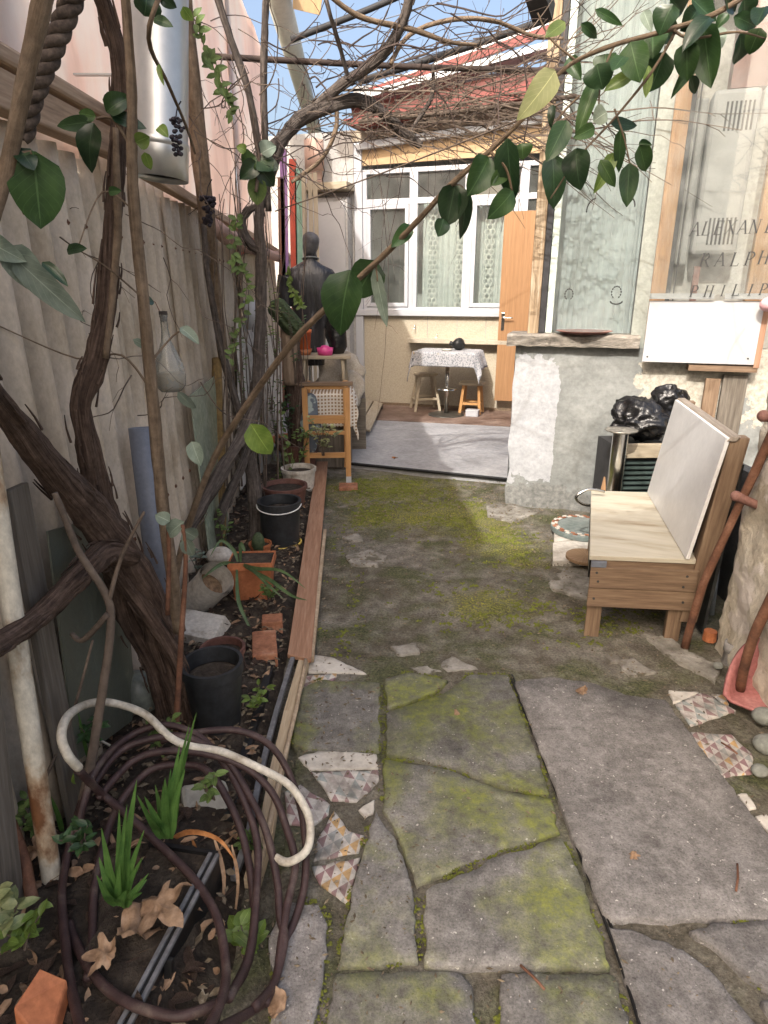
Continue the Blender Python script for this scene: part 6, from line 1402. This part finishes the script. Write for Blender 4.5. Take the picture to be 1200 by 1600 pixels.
# ================================================================== EVERGREEN CLIMBER, NEAR
def leafy(name, base, label, stems, leaves, smat, cat='plant'):
    t = thing(name, tuple(base), label, cat)
    for pts, r in stems:
        m = MB(); m.tube(pp(pts), [r[0]*pxm(*pts[0]), r[1]*pxm(*pts[-1])], 8, 5, jit=.15, lump=.12); obj('stem', m, M[smat], t, smooth=True)
    for i, (bx, by, tx, ty, w_, Y, mt) in enumerate(leaves):
        r_ = random.Random(i*31+int(bx)); ex = r_.uniform(.9,1.2); mt = r_.choice(('leaf','leaf','leaf_b','leaf_c','leaf_c')) if mt == 'leaf' else mt; b, e = at(bx, by, Y), at(bx+(tx-bx)*ex, by+(ty-by)*ex, Y+r_.uniform(-.03,.03)); nrm = (EYE-b).normalized()+V((r_.uniform(-.5,.5),0,r_.uniform(-.1,.5)))
        m = MB(); m.leaf(b, e, w_*pxm(bx,by,Y)*r_.uniform(1.0,1.3), nrm, fold=r_.uniform(.1,.6), curl=r_.uniform(-.05,.3), heart=.45); obj('leaf', m, M[mt], t, smooth=True)
    return t
Lf = 'leaf'
LB = [(548,422,530,508,64,1.75,Lf),(588,408,556,464,52,1.78,Lf),(585,418,602,497,20,1.76,'leaf_grey'),(642,352,612,386,26,1.72,Lf),(712,286,698,352,52,1.62,Lf),(722,292,728,378,22,1.62,Lf),(693,342,684,372,26,1.62,Lf),(764,246,738,296,46,1.58,Lf),(790,268,764,292,20,1.58,Lf),(793,216,800,302,42,1.55,Lf),(815,224,818,250,28,1.55,Lf),(802,298,768,338,36,1.56,Lf),(392,662,418,704,38,2.2,'leaf_yellow')]
stems = [([(275,900,2.4),(290,835,2.35),(335,715,2.25),(400,612,2.1),(460,532,1.95),(520,472,1.85),(590,408,1.75),(650,348,1.68),(705,288,1.62),(765,236,1.58),(830,172,1.52),(868,120,1.5)], (5.2,2.8)), ([(765,236,1.58),(790,262,1.56),(800,298,1.56)], (2.5,1.5)), ([(705,288,1.62),(722,292,1.62),(728,310,1.62)], (2,1)), ([(585,412,1.75),(588,420,1.76),(590,440,1.76)], (2,1))]
base = at(275,905,2.4)
c3 = [(240,110,160,170,60,'leaf_yellow'),(400,50,500,105,32,Lf),(330,115,395,170,42,Lf),(560,215,600,390,115,Lf),(660,160,660,250,120,Lf),(750,30,700,130,100,Lf),(850,0,930,80,90,Lf),(960,130,930,260,90,'leaf_grey'),(900,130,930,390,130,Lf),(710,260,650,420,120,Lf),(820,210,820,360,100,Lf),(1010,70,960,125,52,Lf),(1070,170,1060,300,80,Lf),(1160,140,1115,240,80,Lf),(1090,0,1090,80,80,Lf),(1000,0,1040,50,60,Lf),(620,60,650,140,45,'leaf_grey'),(440,260,430,330,90,Lf),(400,310,420,400,110,Lf),(390,400,320,580,72,Lf),(520,270,480,320,60,Lf),(560,350,460,410,60,'leaf_yellow'),(270,280,320,370,60,Lf),(440,530,390,560,70,'leaf_grey'),(470,580,560,590,46,Lf),(250,580,180,720,95,Lf),(380,600,300,640,55,Lf),(190,740,200,930,112,Lf),(300,710,310,850,105,Lf),(510,620,500,800,48,Lf),(550,780,540,930,78,Lf),(600,690,625,790,72,Lf),(470,730,410,860,62,'leaf_yellow'),(420,760,480,870,52,Lf),(600,670,650,680,32,Lf),(190,350,60,530,95,'leaf_pale'),(190,500,180,580,32,Lf),(870,300,780,400,52,Lf),(840,360,860,440,42,Lf),(750,0,800,60,90,Lf),(920,90,830,180,85,Lf),(640,320,630,440,42,'leaf_yellow'),(700,120,760,190,80,Lf),(860,60,800,140,90,Lf),(1050,80,1140,120,60,Lf),(1180,40,1150,110,70,Lf)]
for i, (a,b,c,d,w_,mt) in enumerate(c3): LB.append((800+a/3-(c-a)/3*.1, b/3-(d-b)/3*.1, 800+c/3+(c-a)/3*.08, d/3+(d-b)/3*.08, w_/3*1.15, 1.5+.05*((i*7) % 5-2)/2, mt))
stems += [([(868,120,1.5),(900,95,1.49),(960,70,1.48),(1050,45,1.47),(1130,15,1.46),(1240,-60,1.45)], (2.8,4.5)), ([(1060,40,1.47),(1020,110,1.48),(960,185,1.5),(905,245,1.5),(860,310,1.5)], (2.5,1.2)), ([(905,150,1.5),(870,190,1.5),(865,240,1.5)], (2,1)), ([(1050,45,1.47),(1080,60,1.46),(1150,50,1.46),(1195,60,1.46)], (2.5,1.2)), ([(960,170,1.5),(975,215,1.5),(985,260,1.5)], (1.6,1)), ([(960,70,1.48),(940,120,1.49),(935,175,1.5)], (2,1)), ([(900,95,1.49),(860,60,1.5),(840,20,1.5)], (2,1.2))]
leafy('evergreen_climber', base, 'glossy-leaved evergreen climber with a long bare branch across the view', stems, LB, 'bark_tan')
# left near stems
LL = [(52,236,62,338,82,1.45,Lf),(30,232,52,262,30,1.45,Lf),(143,190,97,196,22,1.85,Lf),(146,192,137,254,38,1.85,Lf),(166,175,198,152,30,1.85,Lf),(172,178,222,198,24,1.85,Lf),(150,182,120,176,18,1.85,Lf),(212,222,236,212,22,1.85,'leaf_yellow'),(226,238,236,266,18,1.85,'leaf_yellow'),(248,198,262,212,18,1.9,'leaf_yellow'),(170,300,190,298,14,1.85,Lf),(105,392,132,388,20,1.6,Lf),(225,25,232,-20,44,1.8,Lf),(240,30,266,38,16,1.8,Lf),(250,-5,276,12,16,1.8,Lf),(286,10,300,32,16,2.4,'leaf_yellow'),(248,100,254,130,8,1.8,'leaf_yellow'),(225,470,240,470,16,1.9,Lf),(282,512,314,538,16,2.0,'leaf_grey'),(278,612,305,640,14,2.0,'leaf_grey'),(300,690,312,726,26,2.1,'leaf_grey'),(208,530,235,545,12,1.9,'leaf_grey')]
leafy('tall_leafy_cane', at(278,960,1.95), 'tall slim brown cane with scattered leaves before the old grapevine', [([(280,985,2.05),(268,890,2.0),(252,770,1.95),(240,640,1.92),(226,490,1.9),(212,350,1.88),(206,250,1.87),(206,150,1.85),(196,0,1.82),(190,-50,1.8)], (10,7)), ([(206,235,1.87),(196,215,1.86),(175,185,1.85),(150,185,1.85)], (3,2)), ([(210,330,1.88),(160,300,1.87),(120,392,1.7)], (1.5,1)), ([(228,470,1.9),(170,420,1.8),(130,395,1.7)], (1.5,1)), ([(236,610,1.92),(190,555,1.95),(120,560,1.95),(0,510,1.9)], (2,1)), ([(240,560,1.92),(270,525,2.0),(292,512,2.0)], (2,1)), ([(255,-20,1.8),(232,60,1.8),(262,130,2.2),(290,195,2.5),(305,240,2.6)], (4,2))], LL[2:], 'bark_tan')
leafy('leafy_corner_stem', at(-40,420,1.4), 'thick pale stem with a large leaf at the left picture edge', [([(-170,1300,.82),(-150,1000,.95),(-110,760,1.08),(-60,520,1.3),(-15,350,1.42),(15,245,1.44),(42,110,1.42),(66,0,1.4),(75,-50,1.4)], (13,15)), ([(15,245,1.44),(30,240,1.45),(50,238,1.45)], (4,3))], LL[:2], 'bark_tan')
leafy('grey_leaved_plant', at(0,420,1.5), 'grey-green soft leaved branch at the left picture edge', [([(-40,380,1.5),(20,395,1.5),(60,420,1.5)], (2.5,1.5))], [(18,398,136,508,40,1.5,'leaf_grey'),(10,385,75,462,46,1.52,'leaf_grey'),(-20,375,25,402,34,1.5,'leaf_grey'),(66,410,105,444,20,1.52,Lf)], 'bark_tan')
leafy('grey_leaved_plant', at(285,960,1.9), 'reddish stems with soft grey-green leaves before the white elbow', [([(275,1140,1.85),(283,1000,1.85),(290,880,1.85),(285,820,1.85)], (5,3)), ([(262,960,1.9),(264,870,1.9),(262,810,1.9)], (4,3))], [(265,815,245,805,22,1.85,'leaf_grey'),(285,828,310,842,26,1.85,'leaf_grey'),(288,815,262,835,24,1.86,'leaf_grey'),(290,840,300,868,20,1.85,'leaf_grey')], 'rust')
leafy('bare_rose_stem', at(135,1340,1.45), 'knotted brown stem rising through the hose coil', [([(110,1335,1.42),(140,1200,1.5),(160,1080,1.55),(172,990,1.58),(168,935,1.6),(125,865,1.6),(98,800,1.6),(85,770,1.6)], (8,5)), ([(170,940,1.6),(190,870,1.6),(225,800,1.58)], (4,2)), ([(168,960,1.58),(130,1000,1.6),(112,990,1.62)], (5,4)), ([(60,1240,1.5),(110,1125,1.58),(145,1000,1.62)], (3,2))], [(118,1225,112,1216,6,1.48,'leaf_yellow')], 'twig')
# small leaved climber on the vine
def leaflets(name, spots, label, mt, seed):
    r_ = random.Random(seed); t = thing(name, tuple(at(*spots[0])), label, 'plant'); m = MB(); m.tube(pp(spots), .0022, 5, 4); obj('stem', m, M['twig'], t)
    P, _ = resample(pp(spots), 1, 5)
    for p in P[1:]:
        for k in range(2):
            a = r_.uniform(0,6.28); d = V((math.cos(a),r_.uniform(-.4,.1),math.sin(a))).normalized(); q = r_.uniform(.03,.055); m = MB(); m.leaf(p, p+d*q, q*.62, V((r_.uniform(-.4,.4),-1,.3)), n=4); obj('leaf', m, M[mt], t, smooth=True)
leaflets('small_leaf_climber', [(300,20,3.0),(318,70,3.0),(335,110,3.0),(352,150,3.0),(362,180,3.0)], 'small-leaved climber trailing between flue and pergola posts', 'small_leaf', 1)
leafy('round_leaf_sprig', at(400,300,3.0), 'sprig of round green leaves on the middle grapevine', [([(400,300,3.0),(405,250,3.0),(400,225,3.0)], (3,2))], [(400,245,378,262,30,3.0,Lf),(402,255,374,280,28,3.0,Lf),(404,250,424,262,30,3.0,Lf),(405,262,428,290,30,3.0,Lf),(408,240,432,226,24,3.0,'leaf_grey'),(410,250,432,262,20,3.0,'leaf_grey'),(402,276,402,316,26,3.0,'small_leaf'),(385,236,370,228,14,3.0,'leaf_yellow')], 'twig')
leaflets('small_leaf_climber', [(372,330,3.6),(366,370,3.6),(368,410,3.6),(385,440,3.6),(378,500,3.6),(360,560,3.6)], 'sparse yellow-green climber low on the fence', 'small_leaf', 2)
leaflets('small_leaf_climber', [(450,420,4.9),(456,450,4.9),(466,470,4.9),(470,480,4.9)], 'yellow-green sprig in front of the mannequin', 'leaf_yellow', 3)
leaflets('small_leaf_climber', [(436,640,5.2),(446,690,5.2),(452,740,5.2),(438,790,5.1)], 'green climber stems among the row of pots', 'small_leaf', 4)

# ================================================================== CORNER WITH MANNEQUIN
Yc = 5.42
cf = gd(545,752,.0); Yc = cf.y; s_ = pxm(545,700,Yc)
ch = thing('wooden_chair', (cf.x-.2, Yc+.2, 0), 'orange-brown wooden chair frame standing beside the bed', 'chair')
xr, xl = cf.x, cf.x-.36; zt2 = at(545,605,Yc).z
for x, y in ((xr,Yc),(xr-.02,Yc+.42),(xl,Yc),(xl,Yc+.42)):
    m = MB(); m.beam((x,y,0.02),(x,y,zt2),.045,.045,(0,1,0)); obj('leg', m, M['wood_orange'], ch, bevel=.003)
m = MB(); m.box(xr-.023,xr+.023,Yc-.023,Yc+.023,-.01,.05); obj('foot_cap', m, M['upvc'], ch)
for z, d in ((zt2,.03),(at(540,655,Yc).z,.07),(at(540,676,Yc).z,.03),(at(540,711,Yc).z,.045)):
    m = MB(); m.beam((xl,Yc+.002,z),(xr-.023,Yc+.002,z),.03,d); obj('rail', m, M['wood_orange'], ch, bevel=.003)
m = MB(); m.beam((xl-.04,Yc,zt2+.03),(xr+.05,Yc,zt2+.03),.07,.03); obj('arm', m, M['wood_bench'], ch, bevel=.004)
for z in (.3,.5):
    m = MB(); m.beam((xr-.01,Yc+.023,z),(xr-.02,Yc+.4,z),.025,.04); obj('rail', m, M['wood_orange'], ch)
# cloth-covered crate behind the chair
kx0, kx1, ky0, ky1 = xl-.05, xr+.03, Yc+.5, Yc+1.0; kz = at(520,612,ky0).z
m = MB(); m.box(kx0,kx1,ky0,ky1,-.01,kz-.02); cr = single('wooden_crate', m, M['plank_grey'], 'wooden crate hidden under the checked cloth behind the chair', 'crate', bevel=.006)
def cover():
    m = MB(); n = 30
    for j in range(n+1):
        for i in range(n+1):
            a = kx0-.06+(kx1-kx0+.2)*i/n; b = ky0-.32+(ky1-ky0+.34)*j/n; ox = max(0, a-kx1-.008); oy = max(0, ky0-.008-b); ol = max(0, kx0-.008-a)
            z = kz-.01-(ox+ol)*1.0-oy; m.v.append(V((min(a, kx1+.012)+ox*.35+.01*math.sin(b*30)*(ox > 0), max(b, ky0-.012)-(oy*.1)+.012*math.sin(a*24)*(oy > 0), z+.006*noise.noise(V((a*9,b*9,0))))))
    for j in range(n):
        for i in range(n): q = j*(n+1)+i; m.f.append([q,q+1,q+n+2,q+n+1]); m.uv.append([(0,0)]*4)
    return m
single('checked_cloth', cover(), M['check'], 'white cloth with brown checks draped over the crate', 'cloth', smooth=True, solid=.003)
# stool on the crate
Ys = ky0+.22; top_ = at(505,556,Ys-.15).z; stl = thing('slim_stool', ((kx0+kx1)/2, Ys, kz), 'slim wooden stool standing on the cloth-covered crate', 'stool')
sx0, sx1 = at(466,556,Ys-.15).x, at(548,552,Ys-.15).x
m = MB(); m.box(sx0,sx1,Ys-.17,Ys+.2,top_-.03,top_); obj('seat', m, M['wood_cream'], stl, bevel=.005)
for x, y in ((sx0+.05,Ys-.13),(sx1-.08,Ys-.13),(sx0+.05,Ys+.16),(sx1-.06,Ys+.16)):
    m = MB(); m.tube([(x+(.02 if x > -.2 else -.02),y,kz-.006),(x,y,top_-.03)], .017, 8, 1); obj('leg', m, M['wood_cream'], stl, smooth=True)
# things on the stool
def onstool(px, dy): 
    p = at(px, 552, Ys+dy); return V((p.x, Ys+dy, top_+.001))
p = onstool(474,-.05); s_ = pxm(474,540,Ys); m = MB(); m.lathe(p, [(.001,0),(11*s_,0),(14*s_,9*s_),(13*s_,9*s_),(.001,4*s_)], 20); single('pot_saucer', m, M['clay'], 'terracotta saucer under the orange pot on the stool', 'saucer', smooth=True)
p2 = p+V((0,0,.03)); t_ = thing('orange_pot', tuple(p2), 'bright orange pot standing in a saucer on the stool', 'pot'); m = MB(); m.lathe(p2, [(.001,0),(10.5*s_,0),(13*s_,28*s_),(14*s_,28*s_),(14*s_,33*s_),(12*s_,33*s_),(11.5*s_,27*s_)], 22); obj('pot_wall', m, plain('orange_plastic', (.62,.17,.06), .5), t_, smooth=True); m = MB(); m.lathe(p2, [(12*s_,27*s_),(.001,29*s_)], 18); obj('soil_fill', m, M['soil'], t_)
p = onstool(508,-.08); m = MB(); m.lathe(p, [(.001,0),(11*s_,0),(13*s_,11*s_),(12*s_,11*s_),(.001,3*s_)], 20); m.blob(p+V((0,0,10*s_)), (8*s_,8*s_,5*s_), 12, 8, lump=.01, ls=20); single('pink_bowl', m, M['pinkplastic'], 'bright pink bowl on the edge of the stool', 'bowl', smooth=True)
p = onstool(528,.08); m = MB(); m.loft([(p+V((0,0,z*s_)), V((r*s_,0,0)), V((0,r*.8*s_,0))) for z, r in ((0,12),(10,14),(28,17),(45,15),(55,9),(58,2))], 20, lump=.05, ls=9); single('dark_sack', m, M['bag'], 'crumpled dark sack on the stool behind the pink bowl', 'sack', smooth=True)
# mannequin
Ym = Ys+.36; s_ = pxm(485,450,Ym); c = lambda x, y, dy=0: at(x, y, Ym+dy)
X_, Y2 = V((1,0,0)), V((0,1,0))
mq = thing('mannequin', tuple(V((c(487,520).x, Ym, kz))), 'black mannequin torso wrapped in clear plastic beside the fence', 'mannequin')
rings = [(570,488,20,15),(540,487,22,17),(515,486,25,18),(490,487,29,19),(465,486,35,20),(445,485,40,20),(430,485,41,18),(421,485,34,15),(414,485,20,12),(408,485,11,10),(398,485,9.5,9.5),(390,485,9.5,10)]
m = MB(); m.loft([(c(x,y), X_*rx*s_, Y2*ry*s_) for y, x, rx, ry in rings], 28, lump=.012, ls=9); obj('torso', m, M['mann'], mq, smooth=True)
m = MB(); m.loft([(c(x,y), X_*rx*s_, Y2*ry*s_) for y, x, rx, ry in ((400,484,9,10),(394,484,10,12),(388,485,11.5,15),(380,486,12.5,16.5),(373,486,13,16),(367,485,10.5,13),(363,484,5,6),(362,484,.5,.5))], 24, lump=.006, ls=20); obj('head', m, M['mann_head'], mq, smooth=True)
for sgn, pts in ((-1,[(448,432,14),(445,455,12),(449,480,9)]),(1,[(522,430,13),(527,455,12),(526,490,10),(524,515,9)])):
    m = MB(); m.tube([c(x,y) for x,y,_ in pts], [r*s_ for *_,r in pts], 14, 5, lump=.2); obj('upper_arm', m, M['mann'], mq, smooth=True)
m = MB(); m.tube([c(485,520), c(485,580), V((c(485,580).x,Ym,kz-.3))], .02, 8, 1); obj('stand', m, M['chrome'], mq)
m = MB(); m.tube([c(485,404)+V((math.cos(a)*.075,math.sin(a)*.075,-.012*math.sin(a))) for a in [2*math.pi*i/20 for i in range(21)]], .007, 6, 1); obj('necklace', m, plain('bead_grey', (.18,.2,.2), .4), mq, smooth=True)
# cactus on a dead log
Yl = ky0-.15; lg = thing('dead_log', tuple(at(470,720,Yl)), 'dead upright log with peeling bark beside the wooden chair', 'log')
m = MB(); m.tube([V((at(472,720,Yl).x,Yl,0)), at(470,690,Yl), at(466,630,Yl), at(458,560,Yl), at(452,500,Yl)], [.1,.1,.1,.075,.055], 16, 6, lump=.35, jit=.2); obj('trunk', m, M['bark'], lg, smooth=True)
m = MB(); m.tube([at(456,600,Yl-.03), at(452,540,Yl-.05), at(448,498,Yl-.05)], [.075,.072,.05], 12, 5, lump=.15); obj('fibre_wrap', m, rough_mat('coir_wrap', [(.3,(.2,.14,.1)),(.7,(.38,.29,.21))], 4, .95, .5, 30, stretch=(6,6,.6)), lg, smooth=True)
def cactus_seg(p0, p1, r, nr=9):
    m = MB(); d = (V(p1)-V(p0)); L = d.length; n = 12; q = V((0,0,1)).rotation_difference(d); seg = nr*4
    for i in range(n+1):
        f = i/n; rr_ = r*math.sin(min(1,f*3+.25)*math.pi/2)*(math.sqrt(max(0,1-max(0,(f-.8)/.2)**2))+.02)
        for k in range(seg):
            a = 2*math.pi*k/seg; e = rr_*(1+.16*math.cos(a*nr)); m.v.append(V(p0)+q @ V((math.cos(a)*e,math.sin(a)*e,L*f)))
    for i in range(n):
        for k in range(seg): m.f.append([i*seg+k,i*seg+(k+1) % seg,(i+1)*seg+(k+1) % seg,(i+1)*seg+k]); m.uv.append([(0,0)]*4)
    return m
cg = cactus_seg(at(468,522,Yl-.1), at(424,470,Yl-.12), .075); single('ribbed_cactus', cg, M['cactus'], 'dark ribbed cactus leaning from the top of the dead log', 'cactus', smooth=True)
# beige duvet bundle
c = at(540,590,Ys+.35); m = MB(); m.blob(V((c.x-.05,Ys+.42,c.z)), (.26,.15,.26), 30, 20, lump=.08, ls=5, crease=.05); m.blob(V((c.x+.06,Ys+.3,c.z-.12)), (.15,.12,.2), 24, 16, lump=.05, ls=7, crease=.04); single('cloth_bundle', m, M['sack'], 'bulging beige cloth bundle behind the slim stool', 'bundle', smooth=True)
m = MB(); m.box(c.x-.35,c.x+.2,Ys+.3,Ys+.75,.04,c.z-.2); single('bundle_box', m, M['plank_grey'], 'low wooden box under the beige cloth bundle', 'box', bevel=.006)
# blue-grey bag hanging from the chair with printed leaf shapes
c = at(485,660,Yc+.06); m = MB(); m.blob(c, (.09,.05,.26), 18, 16, lump=.03, ls=9); single('patterned_bag', m, print_cloth('leaf_print', (.1,.12,.15), (.3,.36,.36), 12), 'dark blue bag with pale leaf print behind the chair arm', 'bag', smooth=True)
# pallet of pale planks on the terrace
for i, (q, lab) in enumerate([([(560,668),(578,672),(598,630),(585,626)],'pale plank end of the low pallet by the crate'),([(545,662),(558,667),(583,626),(572,622)],'second pale plank of the low pallet nearer the crate')]):
    pl = [gd(x,y,.13) for x,y in q]; m = MB(); m.quadslab(pl, (0,0,-.025)); single('pallet_plank', m, M['wood_cream'], lab, 'plank', 'pallet planks', bevel=.003)
for i, (x, y) in enumerate(((566,672),(590,640))):
    g = gd(x,y,.05); m = MB(); m.box(g.x-.09,g.x+.07,g.y,g.y+.08,.051,.104); single('pallet_block', m, M['dark_void'], ['dark block under the near end of the pallet planks','dark block under the far end of the pallet planks'][i], 'block', 'pallet blocks')
m = MB(); c = gd(548,762,.0); m.box(c.x-.1,c.x+.06,c.y-.04,c.y+.12,-.02,.012); single('flat_brick', m, M['brick'], 'flat brick under the chair leg', 'brick', bevel=.006)

# ================================================================== LITTER
def litter():
    r_ = random.Random(42); m = MB()
    for _ in range(4200):
        x, y = r_.uniform(-.24,1.6), (r_.uniform(.9,5.4))
        if r_.random() < .35: x = r_.choice((-.22,.0,1.2))+r_.gauss(0,.1)
        s_ = r_.choice((.0025,.003,.004,.005,.007))*(.6+.12*y); z = .012 if y < 2.4 else .0
        z += .004; a = r_.uniform(0,6.28); d = V((math.cos(a),math.sin(a),r_.uniform(-.1,.2)))*s_*r_.uniform(1,2.2); e = V((-math.sin(a),math.cos(a),0))*s_*.7; c = V((x,y,z)); u = V((0,0,s_*.8))
        m.add([c-d-e*.4, c+e, c+d+e*.2, c-e*1.1, c+u], [(0,1,4),(1,2,4),(2,3,4),(3,0,4)])
    for _ in range(1500):
        x, y = r_.uniform(-.95,-.34), r_.uniform(.9,5.5); z = .07+.03*noise.noise(V((x*5,y*5,1))); s_ = r_.uniform(.004,.014)
        a = r_.uniform(0,6.28); d = V((math.cos(a),math.sin(a),r_.uniform(-.3,.3)))*s_*1.6; e = V((-math.sin(a),math.cos(a),r_.uniform(-.3,.3)))*s_*.8; c = V((x,y,z+.004)); m.add([c-d, c+e+V((0,0,.003)), c+d, c-e], [(0,1,2,3)])
    o = obj('ground_litter', m, M['litter'], kind='stuff'); tag(o, 'crumbs, grit and leaf scraps scattered over paving and bed', 'litter')
litter()
def bed_litter(mat, n, seed, lo, hi, label):
    r_ = random.Random(seed); m = MB()
    for _ in range(n):
        x, y = r_.uniform(-.95,-.36), .9+4.6*r_.random()**1.7; z = -.03+.085+.085*max(0,min(1,(1.62-y)/.2))*max(0,min(1,(-.40-x)/.08))+.035*noise.noise(V((x*5,y*5,1)))+.018*noise.noise(V((x*17,y*17,2)))
        a = r_.uniform(0,6.28); L = r_.uniform(lo,hi); b = V((x,y,z+.004)); m.leaf(b, b+V((math.cos(a)*L,math.sin(a)*L,r_.uniform(-.2,.5)*L)), L*r_.uniform(.3,.7), V((r_.uniform(-.6,.6),r_.uniform(-.6,.6),1)), fold=r_.uniform(.1,.9), curl=r_.uniform(-.4,.5), n=4)
    o = obj('leaf_litter', m, mat, kind='stuff', smooth=True); tag(o, label, 'litter')
bed_litter(M['dry'], 620, 5, .015, .055, 'small pale dry leaf pieces strewn over the planting bed')
bed_litter(M['bark'], 700, 6, .015, .06, 'dark rotting leaf pieces strewn over the planting bed')

def moss_tufts():
    r_ = random.Random(8); m = MB(); spots = []
    for px, mt in FL:
        if mt == 'flag_bare' and r_.random() < .5: continue
        for i in range(len(px)):
            a, b = gd(*px[i], .004), gd(*px[(i+1) % len(px)], .004)
            for _ in range(int((b-a).length*130)):
                t = r_.random()
                if noise.noise((a+(b-a)*t)*6) > -.05: spots.append((a+(b-a)*t+V((r_.gauss(0,.006), r_.gauss(0,.006), .002)), .55))
    for cx, cy, rx, ry, n in ((.3,5.3,.5,.3,900),(.8,4.55,.32,.36,600),(.2,4.6,.3,.3,350),(1.0,3.9,.25,.3,300),(.7,3.1,.35,.25,250),(-.1,3.2,.12,.6,150),(1.2,2.9,.3,.25,200)):
        for _ in range(n):
            p = V((r_.gauss(cx,rx*.6), r_.gauss(cy,ry*.6), 0))
            if p.x < -.2 or p.y > 5.6 or noise.noise(p*4) < -.12: continue
            spots.append((V((p.x,p.y,-.012+.012*noise.noise(V((p.x*2.2,p.y*2.2,0)))+.007*noise.noise(V((p.x*9,p.y*9,3))))), 1.0))
    for p, k in spots:
        for _ in range(4):
            a = r_.uniform(0,6.28); s_ = r_.uniform(.004,.010)*k; c = p+V((r_.uniform(-.012,.012)*k, r_.uniform(-.012,.012)*k, 0)); d = V((math.cos(a),math.sin(a),0))*s_; e = V((-d.y,d.x,0))
            tp = c+V((r_.uniform(-.3,.3)*s_, r_.uniform(-.3,.3)*s_, s_*r_.uniform(.6,1.2))); m.add([c-d, c+e, c+d, c-e, tp], [(0,3,4),(3,2,4),(2,1,4),(1,0,4)])
    o = obj('moss', m, M['moss'], kind='stuff', smooth=True); tag(o, 'low green moss tufts on the yard floor and in slab joints', 'moss')
moss_tufts()
